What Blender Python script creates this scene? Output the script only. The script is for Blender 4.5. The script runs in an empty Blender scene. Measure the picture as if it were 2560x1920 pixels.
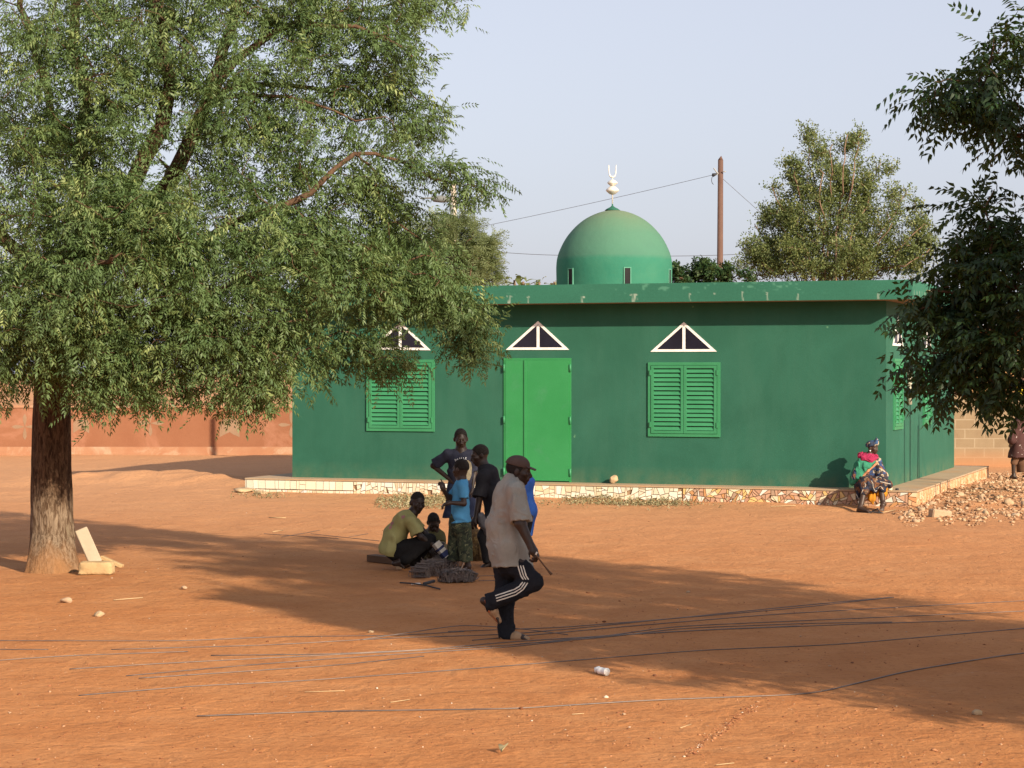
import bpy, math, random
import numpy as np
from mathutils import Vector, Matrix
from mathutils.bvhtree import BVHTree

R = math.radians
scene = bpy.context.scene

# ------------------------------------------------------------------ camera
FPX, PITCH, CAMH = 5261.0, 0.0064, 2.4          # focal length in photo pixels (2560 wide), pitch down, eye height
cam_d = bpy.data.cameras.new("camera"); cam = bpy.data.objects.new("camera", cam_d)
scene.collection.objects.link(cam)
cam.location = (0, 0, CAMH); cam.rotation_euler = (R(90) - PITCH, 0, 0)
cam_d.sensor_width = 36.0; cam_d.lens = 36.0 * FPX / 2560.0
cam_d.clip_start = 0.1; cam_d.clip_end = 5000
scene.camera = cam

# ------------------------------------------------------------------ light
SUN_EL, SUN_AZ = R(23.5), R(37.0)                # azimuth measured from straight behind the camera towards the right
SUN = Vector((math.sin(SUN_AZ) * math.cos(SUN_EL), -math.cos(SUN_AZ) * math.cos(SUN_EL), math.sin(SUN_EL)))
sd = bpy.data.lights.new("sun", 'SUN'); sd.energy = 5.0; sd.angle = R(0.6); sd.color = (1.0, 0.86, 0.66)
so = bpy.data.objects.new("sun", sd); scene.collection.objects.link(so)
so.rotation_euler = SUN.to_track_quat('Z', 'Y').to_euler()
so.location = (20, -20, 30)
world = bpy.data.worlds.new("World"); scene.world = world; world.use_nodes = True
wt = world.node_tree; wn = wt.nodes; wn.clear()
sky = wn.new('ShaderNodeTexSky'); sky.sky_type = 'NISHITA'; sky.sun_disc = False
sky.sun_elevation = SUN_EL; sky.sun_rotation = R(180) - SUN_AZ
sky.air_density = 1.0; sky.dust_density = 3.0; sky.ozone_density = 1.2; sky.altitude = 300
hs = wn.new('ShaderNodeHueSaturation'); hs.inputs['Saturation'].default_value = 0.55
mxw = wn.new('ShaderNodeMix'); mxw.data_type = 'RGBA'; mxw.inputs[0].default_value = 0.5
mxw.inputs[7].default_value = (4.35, 4.45, 5.45, 1)     # dusty harmattan air: an even pale veil over the blue
bg = wn.new('ShaderNodeBackground'); bg.inputs[1].default_value = 0.1
wo = wn.new('ShaderNodeOutputWorld')
wt.links.new(sky.outputs[0], hs.inputs['Color']); wt.links.new(hs.outputs[0], mxw.inputs[6])
wt.links.new(mxw.outputs[2], bg.inputs[0]); wt.links.new(bg.outputs[0], wo.inputs[0])
scene.view_settings.view_transform = 'Standard'; scene.view_settings.look = 'None'
scene.view_settings.exposure = 0.73; scene.view_settings.gamma = 1.0
scene.render.engine = 'CYCLES'
scene.cycles.max_bounces = 6; scene.cycles.diffuse_bounces = 3; scene.cycles.transparent_max_bounces = 6
scene.cycles.use_denoising = True

# ------------------------------------------------------------------ pixel <-> world
cP, sP = math.cos(PITCH), math.sin(PITCH)
def P(px, py, Y):
    """World point seen at photo pixel (px, py) at distance Y."""
    u = (px - 1280) / FPX; v = (960 - py) / FPX
    fy = cP + v * sP; fz = -sP + v * cP
    t = Y / fy
    return Vector((u * t, Y, CAMH + fz * t))
def G(px, py, z=0.0):
    """Point of the plane at height z seen at photo pixel (px, py)."""
    v = (960 - py) / FPX
    fy = cP + v * sP; fz = -sP + v * cP
    t = (z - CAMH) / fz
    return Vector(((px - 1280) / FPX * t, fy * t, z))

# ------------------------------------------------------------------ object helpers
def tag(o, label=None, cat=None, group=None, kind=None):
    if label: o['label'] = label
    if cat: o['category'] = cat
    if group: o['group'] = group
    if kind: o['kind'] = kind
    return o
def link(name, me, parent=None, mats=None):
    o = bpy.data.objects.new(name, me); scene.collection.objects.link(o)
    if parent is not None:
        o.parent = parent
        o.matrix_parent_inverse = parent.matrix_world.inverted()
    for m in (mats or []):
        me.materials.append(m)
    return o
def empty(name, loc, label, cat, group=None):
    o = bpy.data.objects.new(name, None); scene.collection.objects.link(o)
    o.location = loc; o.empty_display_size = 0.2
    o.matrix_world = Matrix.Translation(Vector(loc))
    return tag(o, label, cat, group)
def mesh_np(name, verts, faces, nper, smooth=False, attr=None):
    """Mesh from numpy: verts (n,3), faces flat index array of faces with nper corners each."""
    me = bpy.data.meshes.new(name)
    verts = np.ascontiguousarray(verts, dtype=np.float32); faces = np.ascontiguousarray(faces, dtype=np.int32).ravel()
    nf = len(faces) // nper
    me.vertices.add(len(verts)); me.vertices.foreach_set('co', verts.ravel())
    me.loops.add(len(faces)); me.loops.foreach_set('vertex_index', faces)
    me.polygons.add(nf); me.polygons.foreach_set('loop_start', np.arange(nf, dtype=np.int32) * nper)
    if smooth: me.polygons.foreach_set('use_smooth', np.ones(nf, dtype=bool))
    for k, a in (attr or {}).items():
        a = np.ascontiguousarray(a, dtype=np.float32)
        if a.ndim == 1:
            at = me.attributes.new(k, 'FLOAT', 'POINT'); at.data.foreach_set('value', a)
        else:
            at = me.attributes.new(k, 'FLOAT_COLOR', 'POINT')
            c = np.ones((len(a), 4), np.float32); c[:, :3] = a; at.data.foreach_set('color', c.ravel())
    me.update(calc_edges=True); me.validate()
    return me

class MB:
    """Collects boxes, prisms, tubes and lathes into one mesh."""
    def __init__(s): s.v = []; s.f = []; s.sm = []
    def add(s, vs, fs, smooth=False):
        b = len(s.v); s.v += [tuple(v) for v in vs]; s.f += [tuple(i + b for i in f) for f in fs]; s.sm += [smooth] * len(fs)
    def box(s, c, sx, sy, sz, M=None, bev=0.0):
        """Box centred at c with full sizes; M is a 3x3 rotation; bev cuts the edges."""
        hx, hy, hz = sx / 2, sy / 2, sz / 2
        if bev <= 0:
            vs = [Vector((x * hx, y * hy, z * hz)) for z in (-1, 1) for y in (-1, 1) for x in (-1, 1)]
            fs = [(0, 2, 3, 1), (4, 5, 7, 6), (0, 1, 5, 4), (2, 6, 7, 3), (0, 4, 6, 2), (1, 3, 7, 5)]
        else:
            import bmesh
            bm = bmesh.new(); bmesh.ops.create_cube(bm, size=1.0)
            for v in bm.verts: v.co = Vector((v.co.x * sx, v.co.y * sy, v.co.z * sz))
            bmesh.ops.bevel(bm, geom=bm.edges[:], offset=bev, segments=1, affect='EDGES')
            bm.verts.index_update()
            vs = [v.co.copy() for v in bm.verts]; fs = [tuple(v.index for v in f.verts) for f in bm.faces]; bm.free()
        c = Vector(c)
        s.add([(M @ v if M is not None else v) + c for v in vs], fs)
    def tube(s, pts, r, n=6, cap=True, smooth=True):
        pts = [Vector(p) for p in pts]
        rs = r if isinstance(r, (list, tuple)) else [r] * len(pts)
        t0 = (pts[1] - pts[0]).normalized()
        ref = Vector((0, 0, 1)) if abs(t0.z) < .9 else Vector((1, 0, 0))
        a = t0.cross(ref).normalized()
        vs = []; fs = []
        for i, p in enumerate(pts):
            t = (pts[min(i + 1, len(pts) - 1)] - pts[max(i - 1, 0)]).normalized()
            a = (a - t * a.dot(t)).normalized(); b = t.cross(a)
            for k in range(n):
                an = 2 * math.pi * k / n
                vs.append(p + (a * math.cos(an) + b * math.sin(an)) * rs[i])
        for i in range(len(pts) - 1):
            for k in range(n):
                fs.append((i * n + k, i * n + (k + 1) % n, (i + 1) * n + (k + 1) % n, (i + 1) * n + k))
        if cap:
            fs.append(tuple(range(n - 1, -1, -1))); fs.append(tuple((len(pts) - 1) * n + k for k in range(n)))
        s.add(vs, fs, smooth)
    def lathe(s, prof, c, n=32, M=None, smooth=True):
        c = Vector(c); vs = []; fs = []
        for (r, z) in prof:
            for k in range(n):
                an = 2 * math.pi * k / n
                v = Vector((r * math.cos(an), r * math.sin(an), z)); vs.append((M @ v if M is not None else v) + c)
        for i in range(len(prof) - 1):
            for k in range(n):
                fs.append((i * n + k, i * n + (k + 1) % n, (i + 1) * n + (k + 1) % n, (i + 1) * n + k))
        fs.append(tuple(range(n - 1, -1, -1))); fs.append(tuple((len(prof) - 1) * n + k for k in range(n)))
        s.add(vs, fs, smooth)
    def prism(s, poly, fr, d0, d1):
        """Extrude a 2D polygon; fr(x, y, d) maps to 3D."""
        n = len(poly)
        vs = [fr(x, y, d0) for x, y in poly] + [fr(x, y, d1) for x, y in poly]
        fs = [tuple(range(n)), tuple(range(2 * n - 1, n - 1, -1))] + [(i, i + n, (i + 1) % n + n, (i + 1) % n) for i in range(n)]
        s.add(vs, fs)
    def build(s, name, m, parent=None):
        me = bpy.data.meshes.new(name); me.from_pydata([tuple(v) for v in s.v], [], s.f)
        me.polygons.foreach_set('use_smooth', s.sm)
        import bmesh
        bm = bmesh.new(); bm.from_mesh(me); bmesh.ops.recalc_face_normals(bm, faces=bm.faces); bm.to_mesh(me); bm.free()
        me.update()
        return link(name, me, parent, [m] if m else [])

# ------------------------------------------------------------------ materials
def newmat(name):
    m = bpy.data.materials.new(name); m.use_nodes = True
    nt = m.node_tree; b = nt.nodes['Principled BSDF']
    b.inputs['Specular IOR Level'].default_value = 0.3
    return m, nt, b
def N(nt, t, **kw):
    n = nt.nodes.new(t)
    for k, v in kw.items():
        if k in n.inputs: n.inputs[k].default_value = v
        else: setattr(n, k, v)
    return n
def mixc(nt, fac, a, b, blend='MIX'):
    n = nt.nodes.new('ShaderNodeMix'); n.data_type = 'RGBA'; n.blend_type = blend
    for sock, val in ((n.inputs[0], fac), (n.inputs[6], a), (n.inputs[7], b)):
        if hasattr(val, 'is_linked') or hasattr(val, 'links'): nt.links.new(val, sock)
        elif isinstance(val, (tuple, list)): sock.default_value = tuple(val) + ((1,) if len(val) == 3 else ())
        else: sock.default_value = val
    return n.outputs[2]
def ramp(nt, src, stops):
    n = nt.nodes.new('ShaderNodeValToRGB'); e = n.color_ramp.elements
    while len(e) < len(stops): e.new(0.5)
    for el, (p, c) in zip(e, stops):
        el.position = p; el.color = (c, c, c, 1) if not isinstance(c, (tuple, list)) else tuple(c) + ((1,) if len(c) == 3 else ())
    nt.links.new(src, n.inputs[0]); return n.outputs[0]
def noise(nt, scale, detail=4, rough=.55, vec=None, dist=0.0):
    n = N(nt, 'ShaderNodeTexNoise', Scale=scale, Detail=detail, Roughness=rough, Distortion=dist)
    if vec is not None: nt.links.new(vec, n.inputs['Vector'])
    return n.outputs['Fac']
def coords(nt, kind='Object', scale=None):
    tc = nt.nodes.new('ShaderNodeTexCoord'); o = tc.outputs[kind]
    if scale:
        mp = nt.nodes.new('ShaderNodeMapping'); mp.inputs['Scale'].default_value = scale
        nt.links.new(o, mp.inputs[0]); o = mp.outputs[0]
    return o
def bump(nt, b, h, strength=.3, dist=.01):
    n = N(nt, 'ShaderNodeBump', Strength=strength, Distance=dist); nt.links.new(h, n.inputs['Height']); nt.links.new(n.outputs[0], b.inputs['Normal'])
def mat_noise(name, c1, c2, scale=6, rough=.8, bs=.15, bd=.01, fine=60, lo=.35, hi=.65, spec=.3, dirt=None):
    """Two tone procedural surface with a fine grain and bump."""
    m, nt, b = newmat(name); v = coords(nt)
    f = ramp(nt, noise(nt, scale, 5, .6, v), [(lo, 0.0), (hi, 1.0)])
    c = mixc(nt, f, c1, c2)
    g = noise(nt, fine, 3, .6, v)
    c = mixc(nt, ramp(nt, g, [(.3, .0), (.75, .35)]), c, tuple(x * .72 for x in c1))
    if dirt:
        d = ramp(nt, noise(nt, dirt[1], 6, .7, v, .6), [(dirt[2], 0.0), (dirt[3], 1.0)]); c = mixc(nt, d, c, dirt[0])
    nt.links.new(c, b.inputs['Base Color']); b.inputs['Roughness'].default_value = rough
    b.inputs['Specular IOR Level'].default_value = spec
    if bs: bump(nt, b, g, bs, bd)
    return m
def mat_flat(name, c, rough=.6, metal=0.0, spec=.3):
    return mat_noise(name, c, tuple(x * .88 for x in c), 9, rough, .08, .004, 90, spec=spec) if metal == 0 else mat_metal(name, c, rough)
def mat_metal(name, c, rough=.45):
    m, nt, b = newmat(name); v = coords(nt)
    nt.links.new(mixc(nt, noise(nt, 40, 4, .6, v), c, tuple(x * .6 for x in c)), b.inputs['Base Color'])
    b.inputs['Metallic'].default_value = .75; b.inputs['Roughness'].default_value = rough
    return m
def mat_attr(name, attr='col', rough=.85, grain=.2, scale=120, bs=.2):
    """Colour comes from a vertex colour layer (paint, print or cloth pattern), with a fine grain."""
    m, nt, b = newmat(name); a = N(nt, 'ShaderNodeAttribute', attribute_name=attr); v = coords(nt)
    g = noise(nt, scale, 3, .6, v)
    c = mixc(nt, grain, a.outputs['Color'], mixc(nt, g, (0, 0, 0), (1, 1, 1)), 'SOFT_LIGHT')
    nt.links.new(c, b.inputs['Base Color']); b.inputs['Roughness'].default_value = rough
    b.inputs['Specular IOR Level'].default_value = .2
    bump(nt, b, g, bs, .004)
    return m

# numpy value noise for shapes
def vnoise(p, seed=0):
    """Smooth value noise in [-1,1] at points p (...,3)."""
    p = np.asarray(p, dtype=np.float64); i = np.floor(p).astype(np.int64); f = p - i; f = f * f * (3 - 2 * f)
    def h(a, b, c):
        n = (a * 374761393 + b * 668265263 + c * 2147483647 + seed * 974711) & 0xFFFFFFFF
        n = ((n ^ (n >> 13)) * 1274126177) & 0xFFFFFFFF
        return ((n ^ (n >> 16)) & 0xFFFF) / 32767.5 - 1.0
    out = 0
    for dx in (0, 1):
        wx = f[..., 0] if dx else 1 - f[..., 0]
        for dy in (0, 1):
            wy = f[..., 1] if dy else 1 - f[..., 1]
            for dz in (0, 1):
                wz = f[..., 2] if dz else 1 - f[..., 2]
                out = out + wx * wy * wz * h(i[..., 0] + dx, i[..., 1] + dy, i[..., 2] + dz)
    return out

# ================================================================== ground
YAW = 0.3441
BX, BY = 6.7793, 38.1232                         # front right corner of the mosque wall
cY, sY = math.cos(YAW), math.sin(YAW)
BL, BD = 11.874, 8.83                            # wall length and depth
def W(a, b, z=0.0):
    """Mosque frame: a metres to the left along the front from its right corner, b metres back, z up."""
    return Vector((BX - cY * a + sY * b, BY + sY * a + cY * b, z))
def gz(x, y):
    """Height of the ground."""
    x = np.asarray(x, dtype=float); y = np.asarray(y, dtype=float)
    q = np.stack([x, y, np.zeros_like(x)], -1)
    z = .018 * vnoise(q * .45, 3) + .012 * vnoise(q * 1.3, 5) + .006 * vnoise(q * 3.1, 8)
    far = np.clip((y - 15) / 25, 0, 1)
    z = z * (.45 + .8 * far)
    def mound(cx, cy, sx, sy, h, rot=0):
        c, s = math.cos(rot), math.sin(rot); dx, dy = x - cx, y - cy
        u, v = (c * dx + s * dy) / sx, (-s * dx + c * dy) / sy
        r2 = u * u + v * v
        return h * np.exp(-r2) * (1 + .25 * vnoise(q * 2.3, 11))
    z = z + mound(-7.6, 45.3, 1.9, 1.5, .22, -.2) + mound(-5.9, 44.0, 1.6, 1.0, .10)
    z = z + mound(-9.8, 44.8, 1.6, .9, .10)
    z = z + mound(9.2, 39.9, 1.3, 1.2, .09, .9) + mound(9.9, 42.5, 1.0, 2.0, .10, -.3) + mound(8.3, 37.3, .9, .6, .08) + mound(11, 41, 1.5, 1.5, .12)
    z = z + mound(6.3, 36.7, 1.3, .7, -.06, -.34) + mound(1.5, 38.6, 5.5, .55, -.04, -.344)
    z = z + .05 * np.clip((y - 52) / 6, 0, 1)
    return z
def gz1(x, y): return float(gz(np.array([x]), np.array([y]))[0])
def GG(px, py):
    """Ground point (with its real height) under a photo pixel."""
    p = G(px, py)
    for _ in range(4): p = G(px, py, gz1(p.x, p.y))
    return p

def axis(lo, hi, step, far, grow=1.25):
    a = list(np.arange(lo, hi + 1e-6, step)); s = step
    while a[-1] < far: s *= grow; a.append(a[-1] + s)
    s = step; b = []; x = lo
    while x > -far: s *= grow; x -= s; b.append(x)
    return np.array(b[::-1] + a)
gx = axis(-13, 13, .11, 1200); gy = axis(9, 62, .12, 1500)
gy = gy[gy > -400]
XX, YY = np.meshgrid(gx, gy)
ZZ = gz(XX, YY)
nx, ny = len(gx), len(gy)
idx = np.arange(nx * ny).reshape(ny, nx)
quads = np.stack([idx[:-1, :-1], idx[:-1, 1:], idx[1:, 1:], idx[1:, :-1]], -1).reshape(-1, 4)
gm, gnt, gb = newmat('laterite_soil')
gv = coords(gnt)
big = noise(gnt, .22, 4, .6, gv); mid = noise(gnt, 1.6, 6, .62, gv, .4); fine = noise(gnt, 16, 6, .7, gv); grain = noise(gnt, 70, 4, .7, gv)
gc = mixc(gnt, ramp(gnt, big, [(.35, 0.), (.65, 1.)]), (.455, .186, .066), (.460, .206, .082))
gc = mixc(gnt, ramp(gnt, mid, [(.42, 0.), (.72, .8)]), gc, (.365, .134, .044))
gc = mixc(gnt, ramp(gnt, mid, [(.22, .55), (.42, 0.)]), gc, (.46, .225, .105))
gc = mixc(gnt, ramp(gnt, fine, [(.52, 0.), (.72, .75)]), gc, (.24, .080, .025))
gc = mixc(gnt, ramp(gnt, grain, [(.35, .35), (.55, 0.)]), gc, (.50, .235, .10))
# soil colour turns paler with distance from the camera
sep = N(gnt, 'ShaderNodeSeparateXYZ'); gnt.links.new(gv, sep.inputs[0])
mr = N(gnt, 'ShaderNodeMapRange'); mr.inputs[1].default_value = 22; mr.inputs[2].default_value = 44
gnt.links.new(sep.outputs[1], mr.inputs[0])
mfa = N(gnt, 'ShaderNodeMath', operation='MULTIPLY'); mfa.inputs[1].default_value = .62; gnt.links.new(mr.outputs[0], mfa.inputs[0])
gc = mixc(gnt, mfa.outputs[0], gc, (.51, .285, .155))
# little dark crumbs and pale chips
vo = N(gnt, 'ShaderNodeTexVoronoi', Scale=9.0); gnt.links.new(gv, vo.inputs['Vector'])
rr = N(gnt, 'ShaderNodeSeparateColor'); gnt.links.new(vo.outputs['Color'], rr.inputs[0])
m1 = N(gnt, 'ShaderNodeMath', operation='MULTIPLY'); m1.inputs[1].default_value = .13; gnt.links.new(rr.outputs[0], m1.inputs[0])
m2 = N(gnt, 'ShaderNodeMath', operation='LESS_THAN'); gnt.links.new(vo.outputs['Distance'], m2.inputs[0]); gnt.links.new(m1.outputs[0], m2.inputs[1])
m3 = N(gnt, 'ShaderNodeMath', operation='GREATER_THAN'); m3.inputs[1].default_value = .45; gnt.links.new(rr.outputs[1], m3.inputs[0])
m4 = N(gnt, 'ShaderNodeMath', operation='MULTIPLY'); gnt.links.new(m2.outputs[0], m4.inputs[0]); gnt.links.new(m3.outputs[0], m4.inputs[1])
m5 = N(gnt, 'ShaderNodeMath', operation='MULTIPLY'); m5.inputs[1].default_value = .55; gnt.links.new(m4.outputs[0], m5.inputs[0])
crumb = mixc(gnt, ramp(gnt, rr.outputs[2], [(.7, 0.), (.78, 1.)]), (.15, .048, .02), (.46, .30, .19))
gc = mixc(gnt, m5.outputs[0], gc, crumb)
gnt.links.new(gc, gb.inputs['Base Color']); gb.inputs['Roughness'].default_value = .95; gb.inputs['Specular IOR Level'].default_value = .1
hb = N(gnt, 'ShaderNodeMath', operation='MULTIPLY_ADD'); hb.inputs[1].default_value = .5
gnt.links.new(fine, hb.inputs[0]); gnt.links.new(mid, hb.inputs[2])
hb2 = N(gnt, 'ShaderNodeMath', operation='MULTIPLY_ADD'); hb2.inputs[1].default_value = .12; gnt.links.new(grain, hb2.inputs[0]); gnt.links.new(hb.outputs[0], hb2.inputs[2])
foot = noise(gnt, 4.2, 3, .55, gv, .8)
hb3 = N(gnt, 'ShaderNodeMath', operation='MULTIPLY_ADD'); hb3.inputs[1].default_value = .9; gnt.links.new(foot, hb3.inputs[0]); gnt.links.new(hb2.outputs[0], hb3.inputs[2])
bump(gnt, gb, hb3.outputs[0], .75, .05)
ground = link('ground', mesh_np('ground', np.stack([XX, YY, ZZ], -1).reshape(-1, 3), quads, 4, True), None, [gm])
tag(ground, 'bare orange red laterite earth of the open yard', 'ground', kind='structure')

# ================================================================== mosque
ZP, ZB, ZT = 0.265, 3.671, 4.018                 # plinth top, eave underside, parapet top
PF, PR, PL, OV = 0.575, 0.646, 0.767, 0.55
def frontpt(px, py):
    """Front wall coordinates (a, z) under a photo pixel."""
    d = P(px, py, 1.0) - Vector((0, 0, CAMH)); o = Vector((0, 0, CAMH))
    n = Vector((-sY, -cY, 0)); t = (W(0, 0) - o).dot(n) / d.dot(n); p = o + d * t
    return ((p - W(0, 0)).dot(Vector((-cY, sY, 0))), p.z)
FR = lambda x, z, d: W(x, -d, z)                  # front wall: x left along the wall, z up, d out of the wall
SD = lambda x, z, d: W(-d, x, z)                  # right side wall: x back along the wall, z up, d out
RotB = Matrix.Rotation(-YAW, 3, 'Z')

def green_wall_mat():
    m, nt, b = newmat('green_wall_paint'); v = coords(nt)
    f = ramp(nt, noise(nt, .9, 5, .6, v, .5), [(.35, 0.), (.68, 1.)])
    c = mixc(nt, f, (.0185, .090, .058), (.025, .112, .074))
    st = noise(nt, 2.2, 5, .65, coords(nt, 'Object', (1, 1, .18)))
    c = mixc(nt, ramp(nt, st, [(.46, 0.), (.76, .6)]), c, (.036, .118, .080))
    g = noise(nt, 55, 3, .6, v)
    c = mixc(nt, ramp(nt, g, [(.35, 0.), (.8, .3)]), c, (.023, .082, .048))
    sp = ramp(nt, noise(nt, 5.5, 2, .5, v), [(.77, 0.), (.80, 1.)])
    c = mixc(nt, sp, c, (.075, .19, .11))
    # reddish dust splashed up the foot of the wall
    sx = N(nt, 'ShaderNodeSeparateXYZ'); nt.links.new(v, sx.inputs[0])
    mr = N(nt, 'ShaderNodeMapRange'); mr.inputs[1].default_value = .60; mr.inputs[2].default_value = .25; nt.links.new(sx.outputs[2], mr.inputs[0])
    mm = N(nt, 'ShaderNodeMath', operation='MULTIPLY'); nt.links.new(mr.outputs[0], mm.inputs[0]); nt.links.new(ramp(nt, noise(nt, 3, 4, .6, v), [(.35, 0.0), (.75, .42)]), mm.inputs[1])
    c = mixc(nt, mm.outputs[0], c, (.17, .17, .085))
    nt.links.new(c, b.inputs['Base Color']); b.inputs['Roughness'].default_value = .75; b.inputs['Specular IOR Level'].default_value = .2
    bump(nt, b, g, .25, .008)
    return m
M_wall = green_wall_mat()
M_white = mat_noise('white_frame_paint', (.80, .80, .78), (.70, .68, .64), 8, .6, .1, .003, 80)
M_glass, _nt, _b = newmat('dark_window_glass')
_nt.links.new(mixc(_nt, noise(_nt, 3, 3, .5, coords(_nt)), (.006, .006, .012), (.018, .018, .03)), _b.inputs['Base Color']); _b.inputs['Roughness'].default_value = .25
M_shut = mat_noise('green_shutter_enamel', (.034, .195, .085), (.042, .22, .10), 3, .5, .08, .003, 70)
M_door = mat_noise('green_door_enamel', (.025, .205, .062), (.034, .23, .076), 1.2, .5, .08, .003, 50, dirt=((.05, .205, .095), 2.0, .55, .8))
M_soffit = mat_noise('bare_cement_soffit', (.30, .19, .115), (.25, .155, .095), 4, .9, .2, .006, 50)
M_cement = mat_noise('dusty_cement_screed', (.40, .29, .185), (.33, .24, .155), 3, .9, .3, .008, 45, dirt=((.42, .22, .10), 1.4, .5, .75))
M_darkfill = mat_noise('painted_dark_interior', (.012, .012, .014), (.02, .018, .018), 4, .9, 0)  # near black colour standing for the shade inside openings

mosque = empty('mosque', W(BL / 2, BD / 2, 0), 'green painted mosque with dome, green door, shutters and broken tile plinth', 'mosque')

# openings on the front (a range, z range) measured on the photograph
A = lambda px, py: frontpt(px, py)
DOOR = (A(1428.3, 1000)[0], A(1260.1, 1000)[0], ZP, A(1345, 895.3)[1])
SH_R = (A(1801, 1000)[0], A(1620.9, 1000)[0], A(1711, 1091.8)[1], A(1711, 905.5)[1])
SH_L = (A(1086.9, 1000)[0], A(917.3, 1000)[0], A(1002, 1078)[1], A(1002, 899)[1])
TRI = [((1792.3, 879.0), (1626.3, 879.5), (1710, 805)), ((1423, 874.6), (1264.9, 874.6), (1345.5, 802.5)), ((1076.9, 875.6), (924.7, 873.9), (1000.8, 804))]
# --- walls: solid slabs; dark sheets behind the louvres stand for shaded openings
w = MB()
T = .2
def quadbox(fr, x0, x1, z0, z1, d0, d1, mb): mb.prism([(x0, z0), (x1, z0), (x1, z1), (x0, z1)], fr, d0, d1)
quadbox(FR, 0, BL, ZP - .27, ZB + .06, -T, 0, w)
quadbox(SD, T + .002, BD, ZP - .27, ZB + .06, -T, 0, w)
w.prism([(T + .002, ZP - .27), (BD, ZP - .27), (BD, ZB + .06), (T + .002, ZB + .06)], lambda x, z, d: W(BL + d, x, z), -T, 0)
w.prism([(T + .002, ZP - .27), (BL - T - .002, ZP - .27), (BL - T - .002, ZB + .06), (T + .002, ZB + .06)], lambda x, z, d: W(x, BD + d, z), -T, 0)
w.build('wall', M_wall, mosque)
# --- roof slab with parapet fascia; vertex colours carry the drip stains and scuffs
def stain_grid(fr, x0, x1, z0, z1, d, n_x, n_z, base, seed, drips, name, parent):
    xs = np.linspace(x0, x1, n_x); zs = np.linspace(z0, z1, n_z)
    X, Z = np.meshgrid(xs, zs)
    v = np.array([fr(float(a), float(b), d) for a, b in zip(X.ravel(), Z.ravel())])
    ii = np.arange(n_x * n_z).reshape(n_z, n_x)
    q = np.stack([ii[:-1, :-1], ii[:-1, 1:], ii[1:, 1:], ii[1:, :-1]], -1).reshape(-1, 4)
    col = np.tile(np.array(base), (n_x * n_z, 1))
    p3 = np.stack([X.ravel(), Z.ravel(), np.zeros(n_x * n_z)], -1)
    nn = vnoise(p3 * 1.7, seed)[:, None]; col = col * (1 + .10 * nn)
    # long pale scuffs in a lighter teal near the top
    sc = vnoise(p3 * np.array([5, 13, 1]), seed + 1) + .6 * vnoise(p3 * np.array([17, 31, 1]), seed + 2) + .5 * vnoise(p3 * .8, seed + 5)
    hgt = np.clip((Z.ravel() - z0) / (z1 - z0), 0, 1)
    k = np.clip((sc - .75) * 3, 0, 1) * np.clip((hgt - .35) * 4, 0, 1)
    col = col * (1 - .55 * k[:, None]) + np.array((.09, .25, .17)) * (.55 * k[:, None])
    for (dx, wd, ht) in drips:
        ax = (X.ravel() - dx) / wd
        zt = z0 + ht
        prof = np.abs(ax + .18 * vnoise(p3 * 40, seed + 7)) < np.where(Z.ravel() > zt - .035, 1.0, .55 - .25 * np.sin(ax * 9))
        kk = (prof & (Z.ravel() < zt) & (Z.ravel() > z0 + .015)).astype(float) * np.clip(.30 + .5 * vnoise(p3 * np.array([60, 9, 1]), seed + 9), 0, .8)
        col = col * (1 - kk[:, None]) + np.array((.36, .40, .33)) * kk[:, None]
    return link(name, mesh_np(name, v, q, 4, False, {'col': col}), parent, [M_fascia])
M_fascia = mat_attr('green_fascia_paint', rough=.75, grain=.25, scale=40, bs=.25)
r = MB()
O1 = OV - .012
r.prism([(-O1, ZB), (BL + O1, ZB), (BL + O1, ZT - .006), (-O1, ZT - .006)], lambda x, z, d: W(x, d, z), -O1, BD + O1)
roof = r.build('roof', M_cement, mosque)
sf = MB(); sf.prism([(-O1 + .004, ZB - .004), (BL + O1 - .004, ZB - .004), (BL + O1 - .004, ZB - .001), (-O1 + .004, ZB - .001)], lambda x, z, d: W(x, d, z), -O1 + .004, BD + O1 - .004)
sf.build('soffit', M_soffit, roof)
fz = lambda px: (px and A(px, 780)[0])
drips_px = [(1297, .075, .16), (1345, .035, .14), (1478, .05, .13), (1606, .10, .16), (1743, .028, .16), (1805, .02, .16), (1875, .035, .17), (1935, .03, .15), (2010, .028, .12), (2209, .035, .11), (1140, .04, .13), (1060, .05, .12)]
stain_grid(FR, -OV, BL + OV, ZB - .002, ZT, OV, 640, 22, (.026, .120, .078), 21, [(fz(p) * 1.0, w_ * .75, h_) for p, w_, h_ in drips_px], 'front_fascia', roof)
stain_grid(SD, -OV + .014, BD + OV, ZB - .002, ZT, OV - .001, 420, 22, (.026, .120, .078), 31, [(-.3, .02, .17), (.02, .03, .15), (.33, .03, .17), (.62, .03, .17), (.95, .05, .17), (1.2, .03, .17), (2.2, .04, .15), (3.4, .03, .15), (5.1, .04, .15)], 'side_fascia', roof)
bk = MB(); bk.prism([(-OV + .014, ZB), (BD + OV, ZB), (BD + OV, ZT), (-OV + .014, ZT)], lambda x, z, d: W(BL + d, x, z), OV - .011, OV); bk.build('rear_fascia', M_wall, roof)

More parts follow.
